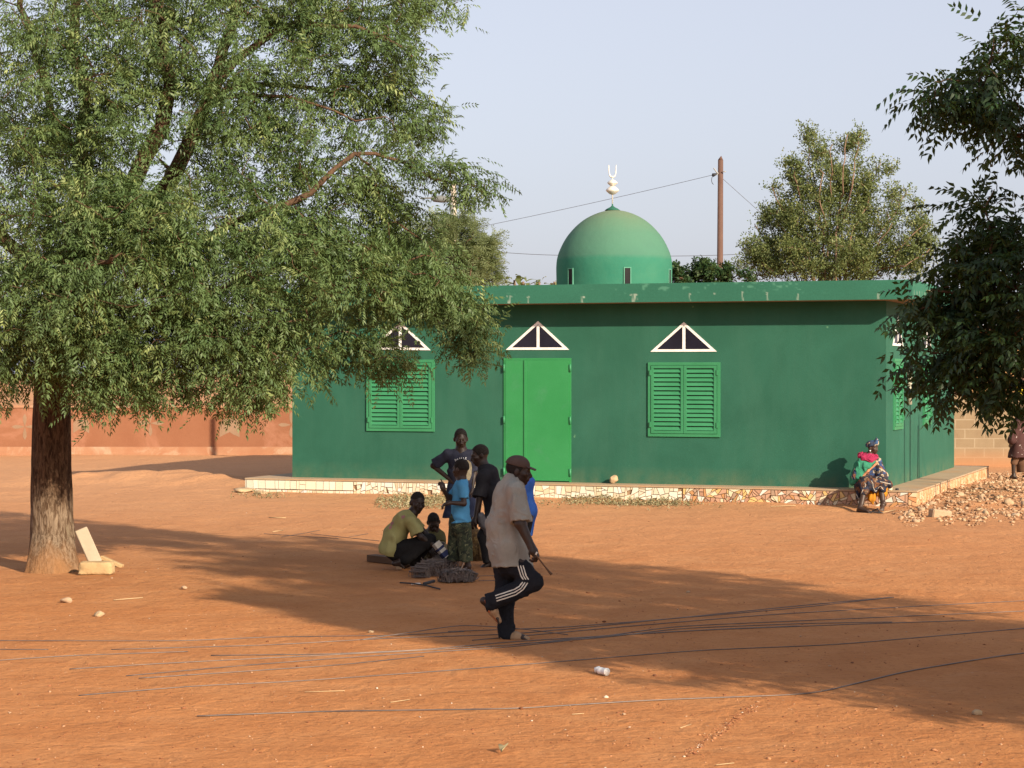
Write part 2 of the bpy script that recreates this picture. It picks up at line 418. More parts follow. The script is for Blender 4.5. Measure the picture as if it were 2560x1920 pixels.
# --- triangular windows: white frame, mullion, two dark panes
def tri_window(p0, p1, p2, fr, side=False):
    (x0, z0), (x1, z1), (x2, z2) = p0, p1, p2
    fw = .046
    win = MB()
    c = ((x0 + x1 + x2) / 3, (z0 + z1 + z2) / 3 - .0)
    P3 = [Vector((x0, z0)), Vector((x1, z1)), Vector((x2, z2))]
    def off(tri, d):
        out = []
        n = 3
        for i in range(3):
            a, b, cc = tri[i - 1], tri[i], tri[(i + 1) % 3]
            e1 = (b - a).normalized(); e2 = (cc - b).normalized()
            n1 = Vector((-e1.y, e1.x)); n2 = Vector((-e2.y, e2.x))
            cen = (tri[0] + tri[1] + tri[2]) / 3
            if (cen - b).dot(n1) < 0: n1 = -n1
            if (cen - b).dot(n2) < 0: n2 = -n2
            bis = (n1 + n2).normalized(); out.append(b + bis * (d / max(.2, bis.dot(n1))))
        return out
    inner = off(P3, fw)
    for i in range(3):
        j = (i + 1) % 3
        poly = [P3[i], P3[j], inner[j], inner[i]]
        win.prism([(q.x, q.y) for q in poly], fr, -.03, .014)
    f = win.build('window', M_white, mosque)
    mu = MB(); xm = x2
    zb = inner[0].y + (inner[1].y - inner[0].y) * .5
    mu.prism([(xm - .028, zb), (xm + .028, zb), (xm + .028, inner[2].y - .02), (xm - .028, inner[2].y - .02)], fr, -.02, .011)
    mu.build('mullion', M_white, f)
    for s in (0, 1):
        g = MB()
        base = inner[s]
        tri = [(base.x, base.y), (xm, zb), (xm, inner[2].y)]
        g.prism(tri, fr, .002, .005)
        g.build('pane', M_glass, f)
for t in TRI:
    tri_window(A(*t[0]), A(*t[1]), A(*t[2]), FR)

# --- louvred shutters
def shutter(x0, x1, z0, z1, fr, n=14):
    f = MB(); t = .055
    for a0, a1, b0, b1 in ((x0, x1, z0, z0 + t), (x0, x1, z1 - t, z1), (x0, x0 + t, z0 + t, z1 - t), (x1 - t, x1, z0 + t, z1 - t)):
        f.prism([(a0, b0), (a1, b0), (a1, b1), (a0, b1)], fr, -.02, .030)
    fo = f.build('shutter', M_shut, mosque)
    bkp = MB(); bkp.prism([(x0 + t, z0 + t), (x1 - t, z0 + t), (x1 - t, z1 - t), (x0 + t, z1 - t)], fr, .001, .004); bkp.build('dark_backing', M_darkfill, fo)  # dark sheet on the solid wall, painted shade behind the slats
    xm = (x0 + x1) / 2
    for (a0, a1) in ((x0 + t + .008, xm - .004), (xm + .004, x1 - t - .008)):
        lf = MB(); s = .052
        for q0, q1, b0, b1 in ((a0, a1, z0 + t + .006, z0 + t + .006 + s), (a0, a1, z1 - t - .006 - s, z1 - t - .006), (a0, a0 + s, z0 + t + s + .006, z1 - t - s - .006), (a1 - s, a1, z0 + t + s + .006, z1 - t - s - .006)):
            lf.prism([(q0, b0), (q1, b0), (q1, b1), (q0, b1)], fr, .006, .042)
        lo = lf.build('shutter_leaf', M_shut, fo)
        zb0, zb1 = z0 + t + s + .010, z1 - t - s - .010
        step = (zb1 - zb0) / n
        sl = MB()
        for i in range(n):
            zc = zb0 + (i + .5) * step + random.Random(i * 7 + int(a0 * 91)).uniform(-.003, .003)
            h = step * .5
            # slat leaning outwards at its foot
            pl = [fr(a0 + s, zc - h * .88, .040), fr(a1 - s, zc - h * .88, .040), fr(a1 - s, zc + h * .70, .008), fr(a0 + s, zc + h * .70, .008)]
            o = Vector(fr(0, 0, .004)) - Vector(fr(0, 0, 0))
            sl.add([Vector(p) for p in pl] + [Vector(p) - o * 1.4 for p in pl], [(0, 1, 2, 3), (7, 6, 5, 4), (0, 4, 5, 1), (2, 6, 7, 3), (1, 5, 6, 2), (0, 3, 7, 4)])
        sl.build('slats', M_shut, lo)
    for xx in (x0 + t * .9, x1 - t * .9):
        for zz in (z0 + (z1 - z0) * .16, z0 + (z1 - z0) * .86):
            h = MB(); h.prism([(xx - .014, zz - .05), (xx + .014, zz - .05), (xx + .014, zz + .05), (xx - .014, zz + .05)], fr, .030, .056); h.build('hinge', M_shut, fo)
shutter(*SH_R, FR); shutter(*SH_L, FR)
# right side wall: two narrow views of shutters and windows
shutter(.75, 1.75, 1.30, 2.62, SD); shutter(4.3, 5.3, 1.30, 2.62, SD)
for x_ in (.75, 4.3):
    tri_window((x_ - .08, 2.86), (x_ + 1.08, 2.86), (x_ + .5, 3.42), SD)

# --- door: narrow and wide leaf, frame, hinges
dx0, dx1, dz0, dz1 = DOOR
f = MB()
for a0, a1, b0, b1 in ((dx0, dx0 + .035, dz0, dz1), (dx1 - .035, dx1, dz0, dz1), (dx0 + .035, dx1 - .035, dz1 - .035, dz1)):
    f.prism([(a0, b0), (a1, b0), (a1, b1), (a0, b1)], FR, -.02, .02)
dfo = f.build('door', M_door, mosque)
xs_ = A(1313.5, 1000)[0]
for nm, a0, a1, d in (('door_leaf', dx0 + .037, xs_ - .006, .034), ('door_leaf', xs_ + .006, dx1 - .037, .030)):
    l = MB(); l.prism([(a0, dz0 + .025), (a1, dz0 + .025), (a1, dz1 - .038), (a0, dz1 - .038)], FR, .004, d); lo = l.build(nm, M_door, dfo)
    if a0 < xs_ - .5:
        e = MB(); e.prism([(xs_ - .03, dz0 + .025), (xs_ + .012, dz0 + .025), (xs_ + .012, dz1 - .038), (xs_ - .03, dz1 - .038)], FR, d + .001, d + .014); e.build('cover_strip', M_door, lo)
for xx in (dx0 + .012, dx1 - .012):
    for fz_ in (.08, .5, .92):
        h = MB(); h.tube([FR(xx, dz0 + (dz1 - dz0) * fz_ - .07, .035), FR(xx, dz0 + (dz1 - dz0) * fz_ + .07, .035)], .02, 8); h.build('hinge', M_shut, dfo)

# --- plinth with crazy paving of broken tiles
pm = MB()
pm.prism([(-PR + .03, -.3), (BL + PL - .03, -.3), (BL + PL - .03, ZP - .03), (-PR + .03, ZP - .03)], lambda x, z, d: W(x, d, z), -PF + .03, BD + .9)
M_grout = mat_noise('brown_tile_grout', (.36, .24, .145), (.30, .185, .105), 6, .95, .3, .006, 60)
plinth = pm.build('plinth', M_grout, mosque)
tp = MB(); tp.prism([(-PR, ZP - .03), (BL + PL, ZP - .03), (BL + PL, ZP), (-PR, ZP)], lambda x, z, d: W(x, d, z), -PF, BD + .93); tp.build('plinth_top', M_cement, plinth)
rng = random.Random(12)
def clip(poly, p, n):
    """Keep the side of a convex polygon where (q - p).n >= 0."""
    out = []
    for i in range(len(poly)):
        a, b = poly[i], poly[(i + 1) % len(poly)]
        da, db = (a - p).dot(n), (b - p).dot(n)
        if da >= 0: out.append(a)
        if (da >= 0) != (db >= 0): out.append(a + (b - a) * (da / (da - db)))
    return out
def area(poly): return .5 * abs(sum(poly[i].x * poly[(i + 1) % len(poly)].y - poly[(i + 1) % len(poly)].x * poly[i].y for i in range(len(poly))))
def split(poly, amin, skew, out, rg):
    ar = area(poly)
    if ar < amin * rg.uniform(.7, 2.6) or len(poly) < 3: out.append(poly); return
    xs = [q.x for q in poly]; ys = [q.y for q in poly]
    wide = (max(xs) - min(xs)) > (max(ys) - min(ys)) * rg.uniform(.7, 1.3)
    ang = (math.pi / 2 if not wide else 0) + rg.gauss(0, skew)
    c = sum(poly, Vector((0, 0))) / len(poly) + Vector((rg.gauss(0, .12) * (max(xs) - min(xs)), rg.gauss(0, .12) * (max(ys) - min(ys))))
    n = Vector((math.cos(ang), math.sin(ang)))
    a, b = clip(poly, c, n), clip(poly, c, -n)
    if len(a) < 3 or len(b) < 3: out.append(poly); return
    split(a, amin, skew, out, rg); split(b, amin, skew, out, rg)
def shrink(poly, d):
    c = sum(poly, Vector((0, 0))) / len(poly); res = poly
    for i in range(len(poly)):
        a, b = poly[i], poly[(i + 1) % len(poly)]
        e = (b - a)
        if e.length < 1e-6: continue
        n = Vector((-e.y, e.x)).normalized()
        if (c - a).dot(n) < 0: n = -n
        res = clip(res, a + n * d, n)
        if len(res) < 3: return None
    return res
def mosaic(name, fr, x0, x1, z0, z1, d, kind, rg):
    cells = []
    n = max(1, int(abs(x1 - x0) / .8)); e = np.linspace(x0, x1, n + 1)
    for i in range(n):
        c = [Vector((e[i], z0)), Vector((e[i + 1], z0)), Vector((e[i + 1], z1)), Vector((e[i], z1))]
        split(c, .0055 if kind == 'mix' else .008 if kind != 'big' else .03, {'white': .22, 'mix': .75, 'side': .25, 'big': .05}[kind], cells, rg)
    vs, fl, cols = [], [], []
    pal = {'white': [((.66, .57, .42), 5), ((.72, .66, .53), 5), ((.58, .47, .32), 2), ((.66, .50, .31), 1), ((.64, .62, .57), 1)],
           'big': [((.66, .58, .43), 4), ((.62, .58, .46), 3), ((.70, .63, .50), 3)],
           'mix': [((.42, .24, .155), 6), ((.48, .29, .19), 5), ((.64, .60, .52), 4), ((.60, .41, .17), 2), ((.48, .25, .11), 2), ((.38, .26, .18), 2), ((.64, .54, .37), 3)],
           'side': [((.58, .32, .17), 4), ((.62, .40, .23), 4), ((.66, .49, .32), 3), ((.54, .26, .12), 3)]}[kind]
    bag = [c for c, k in pal for _ in range(k)]
    for poly in cells:
        s = shrink(poly, rg.uniform(.004, .0075))
        if not s or area(s) < .0006: continue
        if kind == 'white' and rg.random() < .05: continue
        c = rg.choice(bag); t = rg.uniform(.9, 1.06); h = d + rg.uniform(-.002, .002)
        b = len(vs); m = len(s)
        vs += [fr(q.x, q.y, h) for q in s] + [fr(q.x, q.y, d - .02) for q in s]
        cols += [tuple(x * t for x in c)] * (2 * m)
        fl.append(tuple(b + i for i in range(m))); fl += [(b + i, b + m + i, b + m + (i + 1) % m, b + (i + 1) % m) for i in range(m)]
    me = bpy.data.meshes.new(name); me.from_pydata([tuple(v) for v in vs], [], fl)
    ca = me.attributes.new('col', 'FLOAT_COLOR', 'POINT'); ca.data.foreach_set('color', np.array([c + (1,) for c in cols], np.float32).ravel())
    import bmesh
    bm = bmesh.new(); bm.from_mesh(me); bmesh.ops.recalc_face_normals(bm, faces=bm.faces); bm.to_mesh(me); bm.free()
    return link(name, me, plinth, [M_tile])
M_tile = mat_attr('broken_glazed_tile', rough=.4, grain=.18, scale=35, bs=.06)
PFR = lambda x, z, d: W(x, -PF - d, z)
xsw = A(1740, 1200)[0] + .12
lx = BL + PL
mosaic('tile_facing', PFR, lx - 2.35, lx - .03, .055, ZP - .035, .0, 'big', rng)
mosaic('tile_facing', PFR, lx - 2.35, lx - .03, -.10, .048, .0, 'white', rng)
mosaic('tile_facing', PFR, xsw, lx - 2.36, -.10, ZP - .035, .0, 'white', rng)
mosaic('tile_facing', PFR, -PR + .16, xsw - .02, -.10, ZP - .035, .0, 'mix', rng)
mosaic('tile_facing', PFR, -PR + .005, -PR + .155, -.10, ZP - .035, .0, 'side', rng)
mosaic('tile_facing', lambda x, z, d: W(-PR - d, x, z), -PF + .01, BD + .9, -.10, ZP - .035, .0, 'side', rng)
mosaic('tile_facing', lambda x, z, d: W(BL + PL + d, x, z), -PF + .01, BD + .9, -.10, ZP - .035, .0, 'big', rng)

# --- downpipe stub on the right side wall
dp = MB(); dp.tube([SD(2.35, 1.75, .05), SD(2.35, 2.35, .05)], .045, 10); dp.tube([SD(2.35, 2.35, .05), SD(2.35, 2.42, -.02)], .045, 10)
dp.build('drainpipe', mat_noise('weathered_pvc', (.45, .42, .33), (.38, .34, .26), 6, .6, .1), mosque)
sp = MB()
for x_, w_ in ((1.15, .05),): sp.tube([SD(x_, ZB + .2, OV - .02), SD(x_, ZB + .17, OV + .16)], .03, 10)
sp.build('rain_spout', M_cement, roof)

# --- dome with drum band, small windows and finial
DC = W((BL) * .50, 3.2, 0)
# centre the dome on the pixel column seen in the photo
DY = 42.9; DCX = (1535.3 - 1280) / FPX * DY; DC = Vector((DCX, DY, 0))
SC = DY / FPX
zz = lambda py: CAMH + (926.3 - py) * SC
R0 = 144.8 * SC
prof_px = [(ZT - .05, 143.6), (zz(690), 144.6), (zz(668), 144.8), (zz(650), 143.2), (zz(635), 139.5), (zz(620), 133.5), (zz(605), 126), (zz(590), 116.5), (zz(575), 104), (zz(562), 91), (zz(550), 75.5), (zz(541), 60), (zz(534), 44), (zz(529), 28), (zz(526.5), 14), (zz(525.5), 3)]
prof = [(p * SC, z) for z, p in prof_px]
# finer profile
def refine(pr, k=4):
    out = []
    n = len(pr)
    for i in range(n - 1):
        p0, p1, p2, p3 = pr[max(i - 1, 0)], pr[i], pr[i + 1], pr[min(i + 2, n - 1)]
        for j in range(k):
            t = j / k
            out.append(tuple(.5 * ((2 * p1[q]) + (-p0[q] + p2[q]) * t + (2 * p0[q] - 5 * p1[q] + 4 * p2[q] - p3[q]) * t * t + (-p0[q] + 3 * p1[q] - 3 * p2[q] + p3[q]) * t ** 3) for q in (0, 1)))
    return out + [pr[-1]]
dm, dnt, db = newmat('dome_paint'); v = coords(dnt)
sx = N(dnt, 'ShaderNodeSeparateXYZ'); dnt.links.new(v, sx.inputs[0])
wob = noise(dnt, 2.5, 3, .5, v)
zw = N(dnt, 'ShaderNodeMath', operation='MULTIPLY_ADD'); zw.inputs[1].default_value = .05; dnt.links.new(wob, zw.inputs[0]); dnt.links.new(sx.outputs[2], zw.inputs[2])
zn = N(dnt, 'ShaderNodeMapRange'); zn.inputs[1].default_value = zz(660); zn.inputs[2].default_value = zz(525); dnt.links.new(zw.outputs[0], zn.inputs[0])
# faded upper shell with a coat of dust lying on its top; a band of fresher paint at the foot
shell = ramp(dnt, zn.outputs[0], [(.08, (.024, .145, .095)), (.16, (.058, .155, .108)), (.55, (.074, .166, .112)), (.80, (.104, .178, .112)), (1.0, (.165, .195, .118))])
c = mixc(dnt, ramp(dnt, noise(dnt, 1.6, 5, .6, v), [(.35, 0.), (.75, .35)]), shell, (.075, .20, .125))
c = mixc(dnt, ramp(dnt, noise(dnt, 38, 3, .6, v), [(.4, 0.), (.8, .25)]), c, (.05, .15, .085))
dnt.links.new(c, db.inputs['Base Color']); db.inputs['Roughness'].default_value = .8; db.inputs['Specular IOR Level'].default_value = .15
bump(dnt, db, noise(dnt, 5, 5, .6, v), .3, .03)
d = MB(); d.lathe(refine(prof), DC, 72); dome = d.build('dome', dm, mosque)
M_rim = mat_noise('teal_reveal_paint', (.09, .27, .19), (.07, .23, .155), 9, .7, .15)
def dome_win(ang):
    rr = R0 + .004
    fo = None
    a = R(ang); ca, sa = math.cos(a), math.sin(a)
    fr = lambda x, z, dd: DC + Vector((ca * (rr + dd) - sa * x, sa * (rr + dd) + ca * x, z))
    z0, z1, hw = ZT + .0, zz(677), .058
    o = MB()
    for q in ([(-hw - .018, z0), (-hw, z0), (-hw, z1), (-hw - .018, z1)], [(hw, z0), (hw + .018, z0), (hw + .018, z1), (hw, z1)], [(-hw - .018, z1), (hw + .018, z1), (hw + .018, z1 + .018), (-hw - .018, z1 + .018)]):
        o.prism(q, fr, -.05, .014)
    fo = o.build('dome_window', M_rim, dome)
    g = MB(); g.prism([(-hw, z0), (hw, z0), (hw, z1), (-hw, z1)], fr, -.04, .004); g.build('dark_opening_fill', M_darkfill, fo)  # dark panel on the closed shell stands for shade inside
for ang in (-90 + 10, -90 - 50, -90 + 68, 100, 160, 40): dome_win(ang)
fin = MB(); fx = (1531 - 1280) / FPX * DY
FC = Vector((fx, DY, 0))
fin.lathe([(20 * SC, zz(526.5)), (14 * SC, zz(522)), (6 * SC, zz(518)), (2 * SC, zz(514.5)), (1.7 * SC, zz(510))], FC, 20); fin.build('finial_base', M_wall, dome)
M_alu = mat_metal('pale_metal', (.80, .76, .68), .42)
M_alu.node_tree.nodes['Principled BSDF'].inputs['Metallic'].default_value = .25
fi = MB(); FC = Vector(((1534 - 1280) / FPX * DY, DY, 0)); FC = Vector((fx, DY, 0))
fi.tube([FC + Vector((0, 0, zz(514))), FC + Vector((0, 0, zz(441)))], 1.5 * SC, 8)
lens = lambda yc, r, h: [(1.5 * SC, zz(yc + h)), (r * .45 * SC, zz(yc + h * .8)), (r * .85 * SC, zz(yc + h * .3)), (r * SC, zz(yc)), (r * .8 * SC, zz(yc - h * .4)), (r * .4 * SC, zz(yc - h * .85)), (1.5 * SC, zz(yc - h))]
fi.lathe(lens(476, 17, 11.5), FC, 28); fi.lathe(lens(457.5, 13.3, 8.6), FC, 28)
finial = fi.build('finial', M_alu, dome)
cr = MB()
pts = []
for i in range(25):
    t = -1 + 2 * i / 24
    pts.append(FC + Vector((9.2 * SC * math.copysign(abs(math.sin(t * math.pi / 2)) ** .8, t), 0, zz(442.5) + (abs(t) ** 2.6) * 30 * SC)))
rs = [(1.0 + 1.6 * (1 - abs(-1 + 2 * i / 24))) * SC for i in range(25)]
cr.tube(pts, rs, 8); cr.build('crescent', M_alu, finial)
# small orange rag lying on the roof edge

# ================================================================== trees
def leaf_templates(kind, n, seed, wide=1.0):
    """Small leaf shapes pointing along +x with z up; returns list of (verts, quads)."""
    rg = random.Random(seed); out = []
    for _ in range(n):
        vs, fs = [], []
        if kind == 'neem':                       # a drooping pinnate leaf
            L = rg.uniform(.20, .30); droop = rg.uniform(.2, .9); nl = rg.randint(5, 6); curl = rg.uniform(-.3, .3)
            def rach(t):
                a = droop * t
                x = L * (math.sin(a) / max(droop, .01)); z = -L * (1 - math.cos(a)) / max(droop, .01)
                return Vector((x, curl * L * t * t, z)), a
            for i in range(nl):
                t = .22 + .75 * i / (nl - 1)
                p, a = rach(t)
                fw = Vector((math.cos(a), 2 * curl * t, -math.sin(a))).normalized()
                for s in (-1, 1):
                    if rg.random() < .06: continue
                    ll = rg.uniform(.052, .078) * (1.05 - .35 * abs(t - .5)); hw = rg.uniform(.0075, .0105) * wide
                    sd_ = Vector((-fw.y, fw.x, 0)).normalized() * s
                    d = (fw * rg.uniform(.5, .9) + sd_ * rg.uniform(.7, 1.0) + Vector((0, 0, -rg.uniform(.15, .75)))).normalized()
                    nrm = d.cross(Vector((rg.uniform(-.5, .5), rg.uniform(-.5, .5), 1))).normalized()
                    up = nrm.cross(d)
                    b = len(vs)
                    m = p + d * ll * .45 + Vector((0, 0, .004))
                    tip = p + d * ll - Vector((0, 0, ll * rg.uniform(.05, .25)))
                    vs += [p, m + nrm * hw, tip, m - nrm * hw]; fs.append((b, b + 1, b + 2, b + 3))
            p, a = rach(1.0); fw = Vector((math.cos(a), 0, -math.sin(a))); b = len(vs)
            vs += [p, p + fw * .03 + Vector((0, .009, 0)), p + fw * .065, p + fw * .03 - Vector((0, .009, 0))]; fs.append((b, b + 1, b + 2, b + 3))
        elif kind == 'oval':                     # a few roundish leaves on a short twig
            for i in range(6):
                p = Vector((rg.uniform(0, .16), rg.uniform(-.06, .06), rg.uniform(-.05, .08)))
                d = Vector((rg.uniform(-.2, 1), rg.uniform(-1, 1), rg.uniform(-.5, .8))).normalized(); ll = rg.uniform(.05, .08)
                nrm = d.cross(Vector((rg.uniform(-1, 1), rg.uniform(-1, 1), 1))).normalized(); hw = ll * .33; b = len(vs)
                vs += [p, p + d * ll * .5 + nrm * hw, p + d * ll, p + d * ll * .5 - nrm * hw]; fs.append((b, b + 1, b + 2, b + 3))
        elif kind == 'feather':                  # fine acacia spray
            for i in range(9):
                t = i / 8; p = Vector((.3 * t, rg.uniform(-.03, .03), -.06 * t * t + rg.uniform(-.02, .02)))
                for s in (-1, 1):
                    d = Vector((.5, s, rg.uniform(-.4, .3))).normalized(); ll = rg.uniform(.05, .09); hw = .011; b = len(vs)
                    nrm = d.cross(Vector((rg.uniform(-.6, .6), 0, 1))).normalized()
                    vs += [p, p + d * ll * .5 + nrm * hw, p + d * ll, p + d * ll * .5 - nrm * hw]; fs.append((b, b + 1, b + 2, b + 3))
        elif kind == 'broad':                    # big thick leaves in a whorl
            for i in range(7):
                a = i * 2.4 + rg.uniform(-.3, .3); e = rg.uniform(-.2, .9)
                d = Vector((math.cos(a) * math.cos(e), math.sin(a) * math.cos(e), math.sin(e))); ll = rg.uniform(.13, .2); hw = ll * .22; b = len(vs)
                nrm = d.cross(Vector((rg.uniform(-.4, .4), rg.uniform(-.4, .4), 1))).normalized(); p = d * .02
                vs += [p, p + d * ll * .55 + nrm * hw, p + d * ll - Vector((0, 0, .03)), p + d * ll * .55 - nrm * hw]; fs.append((b, b + 1, b + 2, b + 3))
        out.append((np.array([tuple(v) for v in vs]), np.array(fs)))
    return out

def leaves_mesh(name, pos, dirs, tmpl, seed, scale=(.85, 1.2), tint=None):
    """Place one template per position; +x of the template turned to dirs, z kept mostly up."""
    rs = np.random.RandomState(seed); n = len(pos)
    d = dirs / np.linalg.norm(dirs, axis=1, keepdims=True)
    up = np.tile(np.array([0, 0, 1.0]), (n, 1)) + rs.normal(0, .35, (n, 3))
    y = np.cross(up, d); y /= np.linalg.norm(y, axis=1, keepdims=True) + 1e-9; z = np.cross(d, y)
    Rm = np.stack([d, y, z], 2)
    s = rs.uniform(scale[0], scale[1], n); pick = rs.randint(0, len(tmpl), n)
    V, F, Tt = [], [], []; base = 0
    if tint is None: tint = rs.uniform(0, 1, n)
    for k, (tv, tf) in enumerate(tmpl):
        ii = np.where(pick == k)[0]
        if not len(ii): continue
        v = np.einsum('nij,vj->nvi', Rm[ii] * s[ii, None, None], tv) + pos[ii][:, None, :]
        f = tf[None] + (base + np.arange(len(ii)) * len(tv))[:, None, None]
        V.append(v.reshape(-1, 3)); F.append(f.reshape(-1, 4)); Tt.append(np.repeat(tint[ii], len(tv)) + rs.uniform(-.08, .08, len(ii) * len(tv)).repeat(1))
        base += len(ii) * len(tv)
    return mesh_np(name, np.concatenate(V), np.concatenate(F), 4, False, {'tint': np.concatenate(Tt)})

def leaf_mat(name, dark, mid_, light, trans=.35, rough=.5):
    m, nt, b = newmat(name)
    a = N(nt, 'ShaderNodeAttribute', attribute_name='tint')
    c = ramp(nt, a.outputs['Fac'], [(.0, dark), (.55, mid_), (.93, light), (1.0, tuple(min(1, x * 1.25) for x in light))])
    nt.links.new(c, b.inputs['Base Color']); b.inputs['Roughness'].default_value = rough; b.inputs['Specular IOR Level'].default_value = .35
    t = nt.nodes.new('ShaderNodeBsdfTranslucent'); tcol = mixc(nt, .5, c, (.20, .24, .03)); nt.links.new(tcol, t.inputs[0])
    ms = nt.nodes.new('ShaderNodeMixShader'); ms.inputs[0].default_value = trans
    out = [n for n in nt.nodes if n.type == 'OUTPUT_MATERIAL'][0]
    nt.links.new(b.outputs[0], ms.inputs[1]); nt.links.new(t.outputs[0], ms.inputs[2]); nt.links.new(ms.outputs[0], out.inputs[0])
    return m

class Skel:
    """Branch skeleton: given limbs, then twig targets attached one by one to the nearest branch."""
    def __init__(s): s.p = []; s.par = []; s.r = []; s.tip = []
    def limb(s, pts, r0, r1, parent=-1, step=.22, wob=.03, seed=0):
        rg = random.Random(seed); pts = [Vector(p) for p in pts]
        if parent >= 0: pts = [Vector(s.p[parent])] + pts
        dense = []
        n = len(pts)
        for i in range(n - 1):
            p0, p1, p2, p3 = pts[max(i - 1, 0)], pts[i], pts[i + 1], pts[min(i + 2, n - 1)]
            k = max(1, int((p2 - p1).length / step))
            for j in range(k):
                t = j / k
                dense.append(.5 * ((2 * p1) + (p2 - p0) * t + (2 * p0 - 5 * p1 + 4 * p2 - p3) * t * t + (3 * p1 - p0 - 3 * p2 + p3) * t ** 3))
        dense.append(pts[-1]); m = len(dense)
        ids = []
        prev = parent
        for i, q in enumerate(dense):
            if i == 0 and parent >= 0: continue
            w = wob * min(1, i / 4)
            s.p.append(Vector(q) + Vector((rg.gauss(0, w), rg.gauss(0, w), rg.gauss(0, w * .6)))); s.par.append(prev); s.r.append(r0 + (r1 - r0) * i / (m - 1)); s.tip.append(0)
            prev = len(s.p) - 1; ids.append(prev)
        return ids
    def nearest(s, q): 
        return min(range(len(s.p)), key=lambda i: (s.p[i] - Vector(q)).length_squared)
    def grow(s, targets, seed=1, step=.28, sag=.12, minpar=0, up=0.0):
        rg = random.Random(seed); cap = len(s.p) + len(targets) * 14 + 10
        arr = np.zeros((cap, 3)); n = len(s.p)
        arr[:n] = np.array([tuple(v) for v in s.p]); ok = np.zeros(cap, bool); ok[:n] = True
        if minpar: ok[:minpar] = False
        T = [np.array(t) for t in targets]
        d0 = [np.min(((arr[:n] - t) ** 2).sum(1)) for t in T]
        ends = []
        for k in np.argsort(d0):
            t = T[k]
            dv = arr[:n] - t; cost = np.sqrt((dv ** 2).sum(1)) + up * np.clip(dv[:, 2], 0, None)
            cost[~ok[:n]] = 1e9
            i = int(np.argmin(cost)); a = Vector(arr[i]); b = Vector(t); L = (b - a).length
            m = max(2, min(13, int(L / step) + 1)); par = i
            side = Vector((rg.gauss(0, 1), rg.gauss(0, 1), rg.gauss(0, .5))) * L * .10
            for j in range(1, m + 1):
                u = j / m; bow = math.sin(math.pi * u)
                q = a.lerp(b, u) + side * bow + Vector((0, 0, sag * L * bow)) + Vector((rg.gauss(0, .012), rg.gauss(0, .012), rg.gauss(0, .012))) * (0 if j == m else 1)
                s.p.append(q); s.par.append(par); s.r.append(None); s.tip.append(1 if j == m else 0)
                par = len(s.p) - 1; arr[n] = tuple(q); ok[n] = True; n += 1
            ends.append(par)
        return ends
    def mesh(s, name, rtip=.004, pw=.45, sides=6, rmax=None):
        n = len(s.p); cnt = [0.0] * n; kids = [[] for _ in range(n)]
        for i in range(n):
            if s.par[i] >= 0: kids[s.par[i]].append(i)
        for i in range(n - 1, -1, -1):
            if not kids[i]: cnt[i] = 1
            if s.par[i] >= 0: cnt[s.par[i]] += max(cnt[i], 1) if kids[i] else 1
        rad = [s.r[i] if s.r[i] is not None else min(rtip * max(1, cnt[i]) ** pw, rmax or 9) for i in range(n)]
        mb_v, mb_f = [], []
        starts = [i for i in range(n) if s.par[i] < 0]
        done = set(); stack = list(starts)
        while stack:
            st = stack.pop(); ch = [st]; cur = st
            while kids[cur]:
                nx_ = max(kids[cur], key=lambda k: (rad[k], cnt[k]))
                for k in kids[cur]:
                    if k != nx_: stack.append(k)
                ch.append(nx_); cur = nx_
            pre = s.par[st]
            pts = ([s.p[pre]] if pre >= 0 else []) + [s.p[i] for i in ch]
            rr_ = ([min(rad[pre], rad[st] * 1.15)] if pre >= 0 else []) + [rad[i] for i in ch]
            if len(pts) < 2: continue
            big_ = max(rr_); k_ = 12 if big_ > .12 else (8 if big_ > .04 else (5 if big_ > .012 else 3))
            t0 = (pts[1] - pts[0]).normalized(); ref = Vector((0, 0, 1)) if abs(t0.z) < .9 else Vector((1, 0, 0)); a = t0.cross(ref).normalized()
            b0 = len(mb_v)
            for i, p in enumerate(pts):
                t = (pts[min(i + 1, len(pts) - 1)] - pts[max(i - 1, 0)])
                if t.length < 1e-6: t = t0
                t = t.normalized(); a = (a - t * a.dot(t))
                a = a.normalized() if a.length > 1e-5 else t.cross(Vector((.3, .5, .8))).normalized(); b = t.cross(a)
                for q in range(k_):
                    an = 2 * math.pi * q / k_; mb_v.append(p + (a * math.cos(an) + b * math.sin(an)) * rr_[i])
            for i in range(len(pts) - 1):
                for q in range(k_):
                    mb_f.append((b0 + i * k_ + q, b0 + i * k_ + (q + 1) % k_, b0 + (i + 1) * k_ + (q + 1) % k_, b0 + (i + 1) * k_ + q))
        return mesh_np(name, np.array([tuple(v) for v in mb_v]), np.array(mb_f), 4, True)

def bark_mat(name, c1, c2, c3, scale=1.0):
    m, nt, b = newmat(name); v = coords(nt, 'Object', (1, 1, .22)); v2 = coords(nt)
    g = noise(nt, 26 * scale, 5, .7, v, .6)
    c = mixc(nt, ramp(nt, g, [(.38, 0.), (.62, 1.)]), c1, c2)
    c = mixc(nt, ramp(nt, noise(nt, 2.6, 4, .6, v2), [(.55, 0.), (.7, .7)]), c, c3)
    nt.links.new(c, b.inputs['Base Color']); b.inputs['Roughness'].default_value = .9; b.inputs['Specular IOR Level'].default_value = .1
    bump(nt, b, g, .8, .03); return m

def blob_targets(blobs, rs):
    """blobs: (centre, (rx, ry, rz), n) -> random points, denser towards the outside."""
    out = []
    for c, (rx, ry, rz), n in blobs:
        u = rs.normal(0, 1, (n, 3)); u /= np.linalg.norm(u, axis=1, keepdims=True)
        r_ = rs.uniform(.12, 1, n) ** (1 / 2.2)
        out.append(np.array(tuple(c)) + u * r_[:, None] * np.array([rx, ry, rz]))
    return np.concatenate(out)

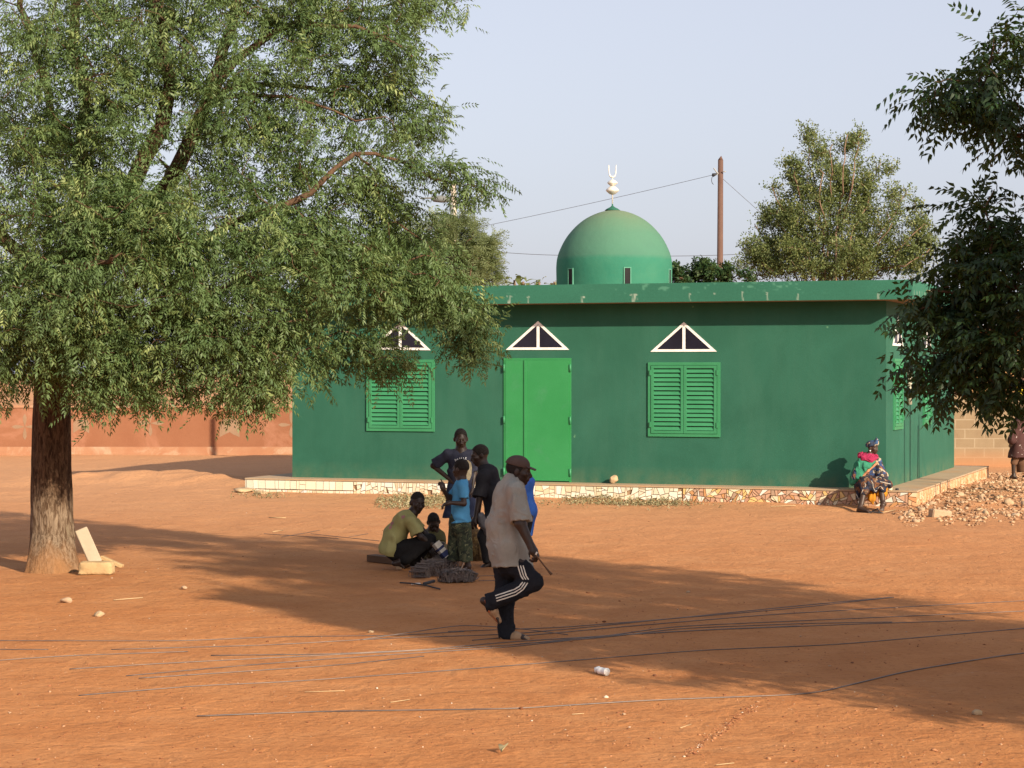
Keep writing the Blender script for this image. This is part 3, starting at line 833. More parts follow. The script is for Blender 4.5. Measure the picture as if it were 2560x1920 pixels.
def leaf_sites(sk, ends, per, rs, back=3, spread=.10, droop=.45, out=None, outw=.8):
    """Leaf positions along the last nodes of every twig, directions outward and drooping."""
    pos, dr, grp = [], [], []
    for e in ends:
        i = e; ch = [e]
        while len(ch) < back + 1 and s_par(sk, i) >= 0:
            i = sk.par[i]; ch.append(i)
        tw = sk.p[ch[0]] - sk.p[ch[min(1, len(ch) - 1)]]
        tw = np.array(tuple(tw.normalized() if tw.length > 1e-6 else Vector((0, 0, 1))))
        for _ in range(per):
            j = rs.randint(0, len(ch)) if rs.rand() > .3 else 0
            if j + 1 < len(ch): q = np.array(tuple(sk.p[ch[j]].lerp(sk.p[ch[j + 1]], rs.rand())))
            else: q = np.array(tuple(sk.p[ch[j]]))
            d = tw * outw + rs.normal(0, .75, 3); d[2] = d[2] * .6 - droop
            pos.append(q + rs.normal(0, spread, 3) * .35); dr.append(d); grp.append(e)
    return np.array(pos), np.array(dr), np.array(grp)
def s_par(sk, i): return sk.par[i]

def trunk_mesh(name, base, axis_pts, radii, seed, sides=64, flare=1.0):
    """Bark covered bole with buttress flutes."""
    vs, fs = [], []; rg = np.random.RandomState(seed)
    pts = [Vector(p) for p in axis_pts]; dense = []; rad = []
    for i in range(len(pts) - 1):
        for j in range(14):
            t = j / 14; dense.append(pts[i].lerp(pts[i + 1], t)); rad.append(radii[i] + (radii[i + 1] - radii[i]) * t)
    dense.append(pts[-1]); rad.append(radii[-1])
    for p, r_ in zip(dense, rad):
        for k in range(sides):
            an = 2 * math.pi * k / sides
            h = p.z - base.z
            q = np.array([[math.cos(an) * 1.3, math.sin(an) * 1.3, h * .35]])
            q2 = np.array([[math.cos(an) * 4, math.sin(an) * 4, h * 1.1]])
            q3 = np.array([[math.cos(an) * 11, math.sin(an) * 11, h * 2.2]])
            f = 1 + .05 * vnoise(q3, seed + 4)[0] + .07 * vnoise(q, seed)[0] + .05 * vnoise(q2, seed + 1)[0] + flare * .28 * max(0, 1 - h / .42) ** 2 * (1 + .6 * vnoise(np.array([[math.cos(an) * 1.8, math.sin(an) * 1.8, 0]]), seed + 2)[0])
            vs.append((p.x + math.cos(an) * r_ * f, p.y + math.sin(an) * r_ * f, p.z))
    for i in range(len(dense) - 1):
        for k in range(sides): fs.append((i * sides + k, i * sides + (k + 1) % sides, (i + 1) * sides + (k + 1) % sides, (i + 1) * sides + k))
    return mesh_np(name, np.array(vs), np.array(fs), 4, True)

M_bark = bark_mat('neem_bark', (.060, .036, .022), (.115, .070, .042), (.17, .125, .085))
M_twig = bark_mat('neem_branch_bark', (.075, .044, .028), (.13, .078, .048), (.16, .10, .065))
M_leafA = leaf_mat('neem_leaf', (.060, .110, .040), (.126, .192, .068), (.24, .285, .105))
M_leafShade = leaf_mat('neem_leaf_shaded', (.012, .030, .009), (.022, .054, .015), (.055, .085, .022), .25)  # same leaf, green darkened to stand for the crown's shade

neemT = leaf_templates('neem', 14, 4); neemW = leaf_templates('neem', 14, 24, 1.45)

# ---- the big neem tree on the left
TY = 25.3; MPP = TY / FPX
tb = GG(128, 1428); TX, TYY = tb.x, tb.y
tree = empty('neem_tree', (tb.x, tb.y, tb.z), 'large leafy neem tree with thick dark trunk standing in the open yard', 'tree')
def TP(px, py, dy=0.0): return P(px, py, TY + dy)
ax = [Vector((tb.x, tb.y, tb.z - .08)), TP(130, 1330), TP(127, 1200), TP(128, 1050), TP(131, 900), TP(140, 800)]
tm = trunk_mesh('trunk', tb, ax, [.262, .247, .232, .218, .208, .20], 5, flare=.75)
M_trunk, tnt, tb_ = newmat('neem_trunk_bark')
v = coords(tnt, 'Object', (1, 1, .22)); v2 = coords(tnt)
g = noise(tnt, 30, 6, .7, v, .7)
sxz = N(tnt, 'ShaderNodeSeparateXYZ'); tnt.links.new(v2, sxz.inputs[0])
# greyish weathered bark; sunlit foot and crown shade painted in; red earth at root
hz = N(tnt, 'ShaderNodeMath', operation='MULTIPLY_ADD'); hz.inputs[1].default_value = .75; tnt.links.new(noise(tnt, 3.2, 4, .6, v), hz.inputs[0]); tnt.links.new(sxz.outputs[2], hz.inputs[2])
c0 = mixc(tnt, ramp(tnt, g, [(.42, 0.), (.58, 1.)]), (.040, .022, .013), (.135, .080, .048))
c1 = mixc(tnt, ramp(tnt, g, [(.42, 0.), (.58, 1.)]), (.085, .050, .029), (.235, .172, .118))
lit_foot = N(tnt, 'ShaderNodeMapRange'); lit_foot.inputs[1].default_value = 1.42; lit_foot.inputs[2].default_value = 1.12; tnt.links.new(hz.outputs[0], lit_foot.inputs[0])
c = mixc(tnt, lit_foot.outputs[0], c0, c1)
pt = ramp(tnt, noise(tnt, 5, 3, .5, coords(tnt, 'Object', (1.6, 1.6, .5))), [(.66, 0.), (.74, .55)]); c = mixc(tnt, pt, c, (.20, .155, .10))
rt = N(tnt, 'ShaderNodeMapRange'); rt.inputs[1].default_value = .75; rt.inputs[2].default_value = .35; tnt.links.new(hz.outputs[0], rt.inputs[0])
c = mixc(tnt, rt.outputs[0], c, (.29, .145, .065))
tnt.links.new(c, tb_.inputs['Base Color']); tb_.inputs['Roughness'].default_value = .95; tb_.inputs['Specular IOR Level'].default_value = .1
bump(tnt, tb_, g, 1.0, .035)
trunk = link('trunk', tm, tree, [M_trunk])

sk = Skel()
root = sk.limb([TP(134, 900), TP(138, 830), TP(150, 740, .1)], .21, .19, seed=1)
fork = root[-1]
iA = sk.limb([TP(235, 610, -.5), TP(337, 452, -.9), TP(405, 304, -1.1), TP(422, 202, -1.2), TP(415, 101, -1.1), TP(398, -10, -1), TP(410, -180, -.8)], .135, .05, fork, seed=2)
iB = sk.limb([TP(300, 640, .2), TP(405, 489, -.2), TP(472, 364, -.5), TP(516, 256, -.6), TP(545, 160, -.5), TP(600, 20, -.3), TP(640, -150, 0)], .13, .04, fork, seed=3)
def near(ids, px, py): 
    q = TP(px, py); return min(ids, key=lambda i: (sk.p[i].x - q.x) ** 2 + (sk.p[i].z - q.z) ** 2)
iB2 = sk.limb([TP(590, 148, -.7), TP(699, 74, -.9), TP(752, 57, -.9), TP(800, 60, -1), TP(887, 64, -1), TP(950, 85, -1), TP(1005, 115, -1), TP(1039, 145, -1)], .055, .010, near(iB, 520, 245), seed=4)
iC = sk.limb([TP(190, 560, .8), TP(208, 405, 1.0), TP(202, 270, 1.1), TP(190, 120, 1.3), TP(180, -150, 1.2)], .11, .05, fork, seed=5)
iC2 = sk.limb([TP(135, 287, .9), TP(108, 202, .8), TP(70, 60, .7), TP(20, -120, .8)], .06, .03, near(iC, 205, 400), seed=6)
iD = sk.limb([TP(320, 720, -.3), TP(420, 655, -.8), TP(499, 605, -1.1), TP(575, 562, -1.3), TP(667, 527, -1.4), TP(776, 483, -1.4), TP(826, 425, -1.3), TP(887, 387, -1.3), TP(938, 388, -1.2), TP(1005, 412, -1.2), TP(1079, 442, -1.1), TP(1174, 462, -1.1)], .095, .007, fork, seed=7)
iE = sk.limb([TP(560, 225, -.4), TP(620, 213, -.3), TP(720, 215, -.2), TP(802, 223, -.1), TP(904, 250, 0), TP(1005, 280, 0), TP(1060, 330, 0)], .045, .008, near(iB, 500, 290), seed=8)
iF = sk.limb([TP(640, 235, -1), TP(725, 243, -1.1), TP(836, 277, -1.1), TP(904, 297, -1.1), TP(971, 297, -1)], .035, .007, near(iB, 510, 270), seed=9)
iH = sk.limb([TP(720, 62, .1), TP(863, 30, .2), TP(954, 20, .3), TP(1060, -10, .4), TP(1140, -5, .5)], .035, .007, near(iB, 600, 20), seed=10)
iG = sk.limb([TP(60, 640, -.4), TP(-60, 540, -.6), TP(-220, 430, -.6), TP(-420, 380, -.4)], .10, .02, fork, seed=11)
iG2 = sk.limb([TP(40, 760, .6), TP(-120, 720, 1.0), TP(-330, 680, 1.2)], .07, .02, fork, seed=12)
iK = sk.limb([TP(400, 780, .9), TP(600, 700, 1.3), TP(800, 660, 1.4), TP(980, 650, 1.2), TP(1120, 690, 1.0)], .08, .01, fork, seed=13)
iL = sk.limb([TP(200, 740, 1.5), TP(300, 620, 2.6), TP(420, 420, 3.0)], .10, .03, fork, seed=14)
iM = sk.limb([TP(140, 760, -1.2), TP(180, 690, -2.2), TP(280, 640, -3.0)], .085, .02, fork, seed=15)
iN = sk.limb([TP(250, 800, -.9), TP(400, 800, -1.7), TP(600, 800, -1.9), TP(760, 800, -1.7)], .07, .012, fork, seed=16)
B = lambda px, py, dy, rx, rz, ry, n: (TP(px, py, dy), (rx * MPP, ry, rz * MPP), n)
blobs = [
 # drooping skirt, dense
 B(20, 905, -1.4, 150, 120, 1.0, 46), B(210, 905, -1.9, 150, 110, .9, 50), B(120, 760, -2.3, 230, 130, .9, 70), B(330, 925, -1.2, 90, 100, .8, 30),
 B(420, 895, -1.6, 150, 120, .9, 46), B(560, 895, -1.5, 140, 115, .9, 46), B(660, 885, -1.2, 90, 100, .8, 28), B(740, 870, -.8, 110, 110, .8, 30), B(620, 975, -1.0, 110, 50, .7, 18), B(850, 880, -.6, 70, 60, .5, 16),
 B(300, 690, -2.2, 210, 150, 1.0, 70), B(520, 690, -2.0, 180, 130, 1.0, 60), B(720, 680, -1.6, 150, 140, 1.0, 54), B(60, 600, -2.0, 200, 150, 1.1, 60),
 B(870, 670, -1.0, 130, 100, .9, 40), B(960, 760, -.6, 90, 50, .8, 20), B(955, 905, -.5, 50, 28, .4, 8), B(1010, 905, -.5, 36, 28, .4, 6), B(1060, 720, -.3, 100, 60, .8, 24), B(1145, 810, -.3, 55, 75, .5, 16), B(1180, 770, -.2, 50, 50, .4, 12), B(1200, 850, -.2, 32, 50, .3, 7), B(1170, 870, -.2, 40, 40, .4, 7),
 B(990, 630, -.4, 100, 85, .9, 30), B(1080, 660, 0, 80, 80, .7, 20), B(1130, 720, 0, 70, 50, .6, 12), B(860, 560, -.8, 130, 90, .9, 40), B(980, 530, -.4, 70, 50, .6, 14), B(1060, 560, -.3, 50, 30, .4, 3),
 B(740, 580, -1.4, 130, 80, .9, 36), B(560, 560, -1.8, 130, 90, .8, 34), B(380, 560, -2.2, 150, 100, .9, 42), B(200, 520, -2.2, 160, 110, .9, 44),
 B(90, 850, -2.2, 150, 80, .8, 34), B(330, 840, -2.0, 160, 80, .8, 36), B(560, 820, -1.9, 160, 80, .8, 34),
 # upper crown, looser
 B(60, 420, -1.6, 160, 120, 1.2, 40), B(250, 420, -1.9, 90, 90, .8, 18), B(560, 430, -1.2, 120, 90, .9, 26), B(690, 420, -1.0, 110, 80, .9, 22), B(800, 380, -1.0, 90, 60, .8, 12),
 B(100, 240, -1.4, 180, 140, 1.3, 48), B(290, 250, -1.7, 90, 110, .9, 19), B(330, 110, -1.4, 130, 110, 1.1, 32), B(480, 120, -1.2, 120, 120, 1.0, 33), B(590, 250, -1.2, 120, 90, 1.0, 28), B(700, 320, -1.0, 110, 60, .8, 17),
 B(680, 130, -1.0, 130, 110, 1.0, 36), B(820, 130, -.8, 110, 90, .9, 23), B(830, 250, -.6, 110, 70, .8, 19), B(930, 200, -.4, 90, 60, .7, 12), B(1000, 260, -.2, 70, 60, .6, 12), B(1070, 280, 0, 45, 50, .5, 8), B(1040, 340, 0, 60, 30, .5, 7), B(960, 330, -.6, 80, 40, .6, 8),
 B(760, 20, -.6, 130, 60, .9, 26), B(920, 30, -.4, 110, 50, .8, 18), B(1020, 20, 0, 70, 60, .6, 12), B(1100, 10, .3, 50, 40, .4, 7), B(1020, 110, -.8, 70, 45, .5, 11), B(960, 90, -.8, 60, 50, .5, 8), B(1000, 190, -.3, 60, 40, .4, 7),
 B(140, 40, -1.2, 200, 110, 1.3, 46), B(420, -20, -1.0, 200, 90, 1.2, 40), B(640, -60, -.6, 200, 90, 1.2, 32), B(900, -90, -.2, 200, 80, 1.1, 26),
 B(1110, 410, -1.1, 30, 30, .3, 4), B(1135, 420, -1.1, 30, 30, .3, 4), B(1180, 480, -1.1, 30, 30, .25, 4), B(1210, 470, -1.1, 22, 30, .25, 4), B(1040, 425, -1.2, 35, 35, .3, 4), B(1000, 400, -1.2, 50, 20, .3, 4), B(890, 440, -1.2, 80, 40, .6, 10), B(950, 470, -.9, 60, 40, .5, 8),
 B(470, 300, -1.7, 90, 60, .4, 9), B(350, 300, -1.8, 50, 80, .4, 8), B(430, 470, -1.9, 90, 50, .5, 13), B(330, 490, -2.0, 90, 50, .5, 13), B(540, 330, -1.5, 50, 60, .4, 7), B(930, 835, -.5, 45, 32, .4, 8), B(180, 300, -1.8, 100, 100, .5, 18), B(120, 150, -1.8, 110, 90, .5, 18),
 # crown behind and beyond the frame
 B(300, 640, 2.2, 330, 180, 1.4, 70), B(700, 700, 1.8, 260, 130, 1.3, 50), B(100, 350, 2.2, 260, 180, 1.4, 40), B(420, 250, 2.0, 190, 150, 1.2, 16), B(-230, 700, -.5, 180, 260, 2.2, 90), B(-280, 350, 0, 190, 200, 2.2, 60), B(-420, 600, .3, 160, 220, 2.0, 50),
 B(200, -160, .3, 330, 140, 2.0, 60), B(-200, 60, .3, 200, 180, 2.0, 50), B(600, -180, .6, 260, 100, 1.6, 36),
]
rs = np.random.RandomState(7)
tg = blob_targets(blobs, rs)
nl0 = len(sk.p)
ends = sk.grow(tg, 3, .26, .10, minpar=len(root) - 2, up=.5)
bm_ = sk.mesh('branches', .0042, .40, rmax=.05)
link('branches', bm_, trunk, [M_twig])
# leaves: drooping sprays; a light yellow tint for young shoots, per spray
px_, dx_, grp = leaf_sites(sk, ends, 13, rs, back=3, spread=.26, droop=.18)
sp_t = {e: rs.beta(2.0, 2.6) for e in set(grp.tolist())}
tint = np.clip(np.array([sp_t[e] for e in grp]) * .75 + rs.uniform(0, .3, len(grp)), 0, 1)
yel = rs.rand(len(grp)) < .012; tint[yel] = 1.0
crown = link('crown', leaves_mesh('crown', px_, dx_, neemT, 9, (.78, 1.18), tint), tree, [M_leafA])
print('left tree targets', len(tg), 'leaves', len(px_))

# ---- the neem at the right edge; most of its crown is outside the frame and shades the yard
RT = Vector((7.2, 13.6, 0)); RT.z = gz1(RT.x, RT.y)
tree2 = empty('neem_tree', tuple(RT), 'dark shaded neem tree whose branches hang in from the right edge', 'tree')
ax = [RT + Vector((0, 0, -.1)), RT + Vector((.05, .1, .9)), RT + Vector((-.05, .15, 1.8)), RT + Vector((-.1, .2, 2.4))]
link('trunk', trunk_mesh('trunk', RT, ax, [.24, .21, .19, .18], 8), tree2, [M_trunk])
RY = 14.3; RM = RY / FPX
def RP(px, py, dy=0.0): return P(px, py, RY + dy)
sk2 = Skel()
r0 = sk2.limb([RT + Vector((-.05, .15, 1.9)), RT + Vector((-.1, .2, 2.4)), RT + Vector((-.1, .3, 3.0))], .18, .15, seed=1); f2 = r0[-1]
sk2.limb([RP(2900, 760, -1), RP(2680, 700), RP(2520, 720), RP(2420, 740), RP(2330, 720)], .09, .008, f2, seed=2)
sk2.limb([RP(2900, 520, -1), RP(2700, 380), RP(2560, 330), RP(2460, 220), RP(2380, 200)], .09, .008, f2, seed=3)
sk2.limb([RP(2900, 880, -1.2), RP(2700, 890, -.3), RP(2560, 905, 0), RP(2440, 895, .1), RP(2300, 870, .2)], .07, .006, f2, seed=4)
sk2.limb([RP(2800, 980, -1.2), RP(2650, 1000, -.3), RP(2520, 990, 0), RP(2400, 1000, .2)], .05, .006, f2, seed=5)
for k, q in enumerate([(5.8, 12.0, 5.5), (9.2, 12.8, 5.5), (8.2, 15.4, 6), (5.8, 14.8, 6.5), (6.8, 11.4, 4.5), (7.2, 13.8, 7.6)]):
    m_ = f2; sk2.limb([Vector(sk2.p[f2]).lerp(Vector(q), .5) + Vector((0, 0, .4)), Vector(q)], .10, .03, f2, seed=20 + k)
B2 = lambda px, py, dy, rx, rz, ry, n: (RP(px, py, dy), (rx * RM, ry, rz * RM), n)
WB = lambda x, y, z, rx, ry, rz, n: (Vector((x, y, z)), (rx, ry, rz), n)
b2 = [B2(2520, 110, 0, 55, 70, .4, 7), B2(2450, 215, 0, 75, 45, .4, 8), B2(2370, 220, .1, 50, 30, .3, 4), B2(2315, 255, .1, 22, 22, .2, 2), B2(2500, 300, 0, 75, 80, .5, 10), B2(2454, 275, 0, 50, 35, .3, 4),
      B2(2484, 490, 0, 45, 40, .3, 2), B2(2454, 560, 0, 50, 50, .3, 2), B2(2500, 590, 0, 75, 70, .5, 9), B2(2384, 530, 0, 22, 30, .2, 1), B2(2394, 610, .1, 45, 60, .3, 4), B2(2364, 690, .1, 50, 50, .3, 5), B2(2474, 690, 0, 80, 70, .5, 10), B2(2540, 700, 0, 70, 110, .6, 12),
      B2(2334, 780, .2, 65, 40, .3, 6), B2(2284, 785, .2, 25, 20, .2, 2), B2(2434, 800, 0, 80, 60, .5, 10), B2(2500, 830, 0, 80, 80, .6, 12), B2(2354, 880, .2, 60, 50, .3, 5), B2(2274, 910, .2, 35, 25, .2, 2), B2(2434, 930, .1, 55, 50, .4, 6), B2(2364, 960, .2, 45, 30, .3, 2), B2(2520, 880, 0, 60, 60, .5, 5),
      B2(2424, 985, .1, 45, 30, .3, 2), B2(2484, 1000, .1, 50, 40, .3, 3), B2(2490, 900, 0, 60, 50, .4, 5), B2(2484, 620, .4, 90, 110, .5, 9),
      B2(2535, 1090, 0, 30, 50, .3, 3), B2(2545, 1150, 0, 18, 25, .2, 1),
      B2(2530, 975, 0, 45, 25, .3, 5), B2(2490, 960, 0, 40, 30, .3, 4),
      WB(7.3, 13.8, 5.0, 2.9, 2.9, 2.6, 1350), WB(7.6, 13.0, 2.7, 2.3, 2.3, .9, 330), WB(7.2, 11.2, 2.5, 1.6, 1.5, .8, 230), WB(7.0, 11.4, 4.0, 1.9, 1.5, 1.2, 220), WB(7.2, 14.4, 7.4, 2.0, 2.2, .9, 190), WB(5.4, 11.8, 5.0, .9, 1.0, 1.0, 120), WB(4.7, 12.6, 4.2, .8, .9, 1.1, 90), WB(4.9, 12.4, 2.8, .9, .9, .8, 50)]
tg2 = blob_targets(b2, rs)
low = CAMH - tg2[:, 2] > (np.where(tg2[:, 0] / tg2[:, 1] * FPX > 1190, 992, 945) - 926) / FPX * tg2[:, 1]          # boughs inside the view end well above the ground
low &= (tg2[:, 0] < .30 * tg2[:, 1]) & (tg2[:, 0] > .212 * tg2[:, 1])
tg2 = tg2[~low]
nvis = sum(x[2] for x in b2[:31])
ends2 = sk2.grow(tg2, 5, .3, .10, up=.5)
link('branches', sk2.mesh('branches', .0042, .42, rmax=.05), tree2, [M_twig])
p2_, d2_, g2_ = leaf_sites(sk2, ends2, 10, rs, back=1, spread=.14, droop=.2)
t2 = np.clip(rs.beta(2, 3, len(p2_)), 0, 1)
link('crown', leaves_mesh('crown', p2_, d2_, neemW, 19, (.82, 1.12), t2), tree2, [M_leafShade])

# ---- trees and bushes behind the mosque
def small_tree(name, label, Y, base, stems, blobs_px, kind, m_leaf, per, seed, back=3, droop=0.0, scale=(.9, 1.3), r0=.06, sag=-.05, up=1.2, twigm=None, spread=.15, outw=.9, group=None):
    rs_ = np.random.RandomState(seed); s = Y / FPX
    b = P(base[0], base[1], Y); b.z = gz1(b.x, Y)
    root_ = empty(name, tuple(b), label, 'tree' if 'tree' in name else 'bush', group)
    k = Skel(); bs = k.limb([b - Vector((0, 0, .1)), b + Vector((0, 0, .5))], r0 * 1.3, r0 * 1.2, seed=seed); f_ = bs[-1]
    for i, st in enumerate(stems):
        pts = [P(q[0], q[1], Y + (q[2] if len(q) > 2 else rs_.uniform(-1, 1))) for q in st]
        k.limb(pts, r0, .012, f_, seed=seed + i)
    bl = [(P(x, y, Y + dy), (rx * s, ry, rz * s), n) for x, y, dy, rx, rz, ry, n in blobs_px]
    tgs = blob_targets(bl, rs_)
    en = k.grow(tgs, seed, .3, sag, up=up)
    tr_ = link('trunk', k.mesh('trunk', .005, .42, rmax=.05), root_, [twigm or M_twig])
    po, di, gr = leaf_sites(k, en, per, rs_, back=back, spread=spread, droop=droop, outw=outw)
    ti = np.clip(rs_.beta(2, 2, len(po)), 0, 1)
    link('crown', leaves_mesh('crown', po, di, leaf_templates(kind, 8, seed), seed, scale, ti), root_, [m_leaf])
    return root_
M_leafO = leaf_mat('olive_oval_leaf', (.070, .105, .036), (.130, .165, .055), (.23, .245, .090), .3)
M_leafF = leaf_mat('acacia_leaf', (.19, .235, .115), (.27, .32, .155), (.36, .40, .21), .55)  # pale leaf green, lightened further to carry distance haze
M_leafD = leaf_mat('glossy_dark_leaf', (.018, .045, .018), (.035, .075, .028), (.085, .125, .045), .15, .4)
M_leafY = leaf_mat('yellow_green_leaf', (.10, .13, .035), (.20, .22, .06), (.34, .32, .12), .35)
M_grey = bark_mat('grey_brown_bark', (.16, .10, .065), (.24, .16, .11), (.28, .20, .15))
fan = []
for i, (tx, ty) in enumerate([(2018, 320), (2075, 300 + 60), (2120, 335), (2150, 330), (1985, 430), (1930, 470), (1880, 560), (2200, 400), (2260, 490), (2310, 560), (1860, 620), (2330, 620), (2050, 420), (2100, 450), (2170, 470), (2230, 560), (1950, 560)]):
    fan.append([(2080 + (tx - 2080) * .35, 760 - (760 - ty) * .35), (2080 + (tx - 2080) * .72, 760 - (760 - ty) * .68), (tx, ty)])
small_tree('upswept_tree', 'tall olive green tree with upswept branches behind the flat roof', 55, (2080, 900), fan,
    [(2060, 640, 0, 180, 60, 1.6, 150), (1950, 640, 0, 90, 60, 1.2, 60), (2210, 640, 0, 115, 60, 1.2, 74), (2060, 540, 0, 150, 70, 1.4, 116), (1960, 560, 0, 60, 50, .8, 30), (2190, 540, 0, 80, 60, .9, 42), (2050, 440, 0, 80, 60, .8, 58), (2140, 440, 0, 60, 60, .7, 34), (2040, 370, 0, 40, 35, .5, 16), (2120, 360, 0, 35, 35, .5, 12), (2018, 330, 0, 14, 18, .2, 5), (2145, 345, 0, 12, 22, .2, 5), (1890, 620, 0, 30, 40, .5, 10), (1862, 610, 0, 14, 16, .3, 4), (2270, 560, 0, 40, 40, .5, 14), (2310, 600, 0, 30, 50, .5, 12), (2240, 480, 0, 30, 30, .4, 7), (1990, 430, 0, 30, 40, .4, 9), (1870, 680, 0, 40, 30, .6, 12), (1920, 530, 0, 25, 25, .4, 6), (2280, 650, 0, 70, 45, .8, 26), (2310, 580, 0, 30, 30, .5, 8), (2225, 420, 0, 14, 24, .3, 5), (2290, 520, 0, 18, 24, .3, 5), (1935, 470, 0, 14, 20, .3, 4), (1965, 400, 0, 10, 16, .2, 3)],
    'oval', M_leafO, 21, 31, back=5, droop=-.25, scale=(.70, 1.05), spread=.3, r0=.055, twigm=M_grey, outw=1.0, sag=-.12)
small_tree('acacia_tree', 'pale feathery acacia tree behind the roof beside the street lamp', 60, (1120, 900), [[(1090, 700), (1060, 600)], [(1140, 690), (1170, 600)], [(1170, 700), (1220, 640)], [(1080, 720), (1010, 620)]],
    [(1150, 600, 0, 70, 50, 1.0, 60), (1120, 560, 0, 50, 25, .8, 26), (1180, 640, 0, 60, 40, 1.0, 50), (1215, 610, 0, 35, 30, .6, 20), (1225, 660, 0, 30, 20, .6, 14), (1240, 690, 0, 25, 15, .5, 10), (1170, 690, 0, 60, 30, 1.0, 40), (1050, 620, 0, 90, 70, 1.2, 70), (1160, 550, 0, 30, 20, .5, 10), (1100, 690, 0, 80, 40, 1.1, 40)],
    'feather', M_leafF, 12, 41, droop=-.05, scale=(.9, 1.4), sag=0)
small_tree('round_leaved_bush', 'dark glossy round leaved bush just right of the dome', 54, (1760, 900), [[(1720, 750), (1700, 690)], [(1770, 740), (1760, 670)], [(1800, 750), (1825, 690)]],
    [(1705, 690, 0, 38, 30, .6, 34), (1750, 672, 0, 36, 22, .6, 34), (1790, 685, 0, 38, 24, .6, 34), (1825, 690, 0, 22, 20, .4, 14), (1735, 720, 0, 80, 30, .8, 44), (1690, 668, 0, 14, 12, .3, 5), (1820, 670, 0, 12, 10, .3, 4), (1875, 700, 0, 26, 14, .4, 10)],
    'broad', M_leafD, 6, 51, droop=-.3, scale=(.55, .85), sag=0)
def rosette(label, px, py, Y, n, L, seed):
    rg = random.Random(seed); c = P(px, py, Y); b = Vector((c.x, Y, gz1(c.x, Y)))
    root_ = empty('leafy_shrub', tuple(b), label, 'shrub', 'shrub tops showing over the roof edge')
    st = MB(); st.tube([b - Vector((0, 0, .05)), b.lerp(c, .5) + Vector((.06, 0, 0)), c], [.05, .04, .03], 7); st.build('stem', M_grey, root_)
    vs, fs = [], []
    for i in range(n):
        a = i * 2.4 + rg.uniform(-.3, .3); e = rg.uniform(.0, 1.2); ln = L * rg.uniform(.7, 1.15)
        o = Vector((math.cos(a), math.sin(a), 0)); side = Vector((-math.sin(a), math.cos(a), 0)); b0 = len(vs)
        off = Vector((rg.uniform(-.1, .1), rg.uniform(-.1, .1), rg.uniform(-.25, .05)))
        for t, w_ in ((0, .01), (.25, .05), (.5, .085), (.75, .075), (1.0, .004)):
            p = c + off + o * (ln * t * math.cos(e)) + Vector((0, 0, ln * (t * math.sin(e) - .55 * t * t)))
            vs += [p + side * w_ * ln * 2.0 + Vector((0, 0, .02)), p - side * w_ * ln * 2.0]
        for q in range(4): fs.append((b0 + 2 * q, b0 + 2 * q + 1, b0 + 2 * q + 3, b0 + 2 * q + 2))
    me = mesh_np('leaves', np.array([tuple(v) for v in vs]), np.array(fs), 4, True, {'tint': np.random.RandomState(seed).uniform(.1, .9, n).repeat(10)})
    link('leaves', me, root_, [M_leafY])
rosette('yellow green plant top, leftmost of those showing over the roof edge', 1286, 700, 54, 9, .42, 1)
rosette('yellowish plant top with wide leaves next to the leftmost one', 1308, 704, 54, 16, .40, 2)
rosette('small dark tipped plant top midway between dome and acacia', 1348, 706, 54, 8, .34, 3)
rosette('leafy plant top close against the left foot of the dome', 1386, 704, 54, 11, .40, 4)

# ================================================================== walls, poles, wires
M_ochre = mat_noise('terracotta_plaster', (.235, .094, .047), (.262, .112, .058), 1.1, .9, .25, .01, 45, dirt=((.36, .17, .105), .7, .5, .75))
M_band = mat_noise('worn_plaster_band', (.37, .20, .115), (.33, .15, .08), 1.6, .95, .3, .012, 30, dirt=((.42, .33, .23), 1.0, .5, .7))
M_patch = mat_noise('bare_cement_patch', (.25, .155, .095), (.28, .175, .11), 3, .95, .3, .01, 40)
WY = 58.7; wl = G(0, 1143); wl = Vector((-30, 58.9, 0)); wz = .03
ow = empty('boundary_wall', (-18, WY, 0), 'orange plastered boundary wall with pale cross shapes across the lane', 'wall')
xr = P(760, 1000, WY).x
zt1 = P(0, 1018, WY).z
m = MB(); m.box((xr / 2 - 15, WY + .12, zt1 / 2 - .1), xr + 30, .24, zt1 + .2); m.build('wall_panel', M_ochre, ow)
m = MB(); m.box((xr / 2 - 15, WY - .012, P(0, 1117, WY).z / 2 - .15), xr + 30 - .01, .06, P(0, 1117, WY).z + .3); m.build('base_band', M_band, ow)
m = MB(); m.box((xr / 2 - 15, WY + .12, zt1 + .02), xr + 30 + .02, .30, .07); m.build('coping', M_band, ow)
def cross(px, py):
    c = P(px, py, WY - .004); s = WY / FPX; mm = MB()
    for a in range(4):
        dx, dz = [(1, 0), (-1, 0), (0, 1), (0, -1)][a]
        L = 33 * s; w_ = 4.2 * s
        pts = [(0, 0), (L * .45, w_), (L * .75, w_ * 1.1), (L, 0), (L * .75, -w_ * 1.1), (L * .45, -w_)]
        poly = [(dx * x - dz * y, dz * x + dx * y) for x, y in pts]
        mm.prism(poly, lambda x, z, d: Vector((c.x + x, WY + d, c.z + z)), -.004 - .0008 * a, .004)
    mm.build('cross_ornament', M_patch, ow)
for p in ((62, 1067), (376, 1058), (728, 1062)): cross(*p)
def patch(px, py, w_, h_, notch):
    c = P(px, py, WY); s = WY / FPX; mm = MB()
    pl = [(-w_ / 2, -h_ / 2), (-w_ * .2, -h_ / 2 + notch), (0, -h_ / 2 + notch * 1.6), (w_ * .2, -h_ / 2 + notch * .8), (w_ / 2, -h_ / 2), (w_ / 2, h_ * .3), (w_ * .35, h_ / 2), (-w_ * .3, h_ / 2), (-w_ / 2, h_ * .25)]
    mm.prism([(x * s, z * s) for x, z in pl], lambda x, z, d: Vector((c.x + x, WY + d, c.z + z)), -.004, .004); mm.build('cement_patch', M_patch, ow)
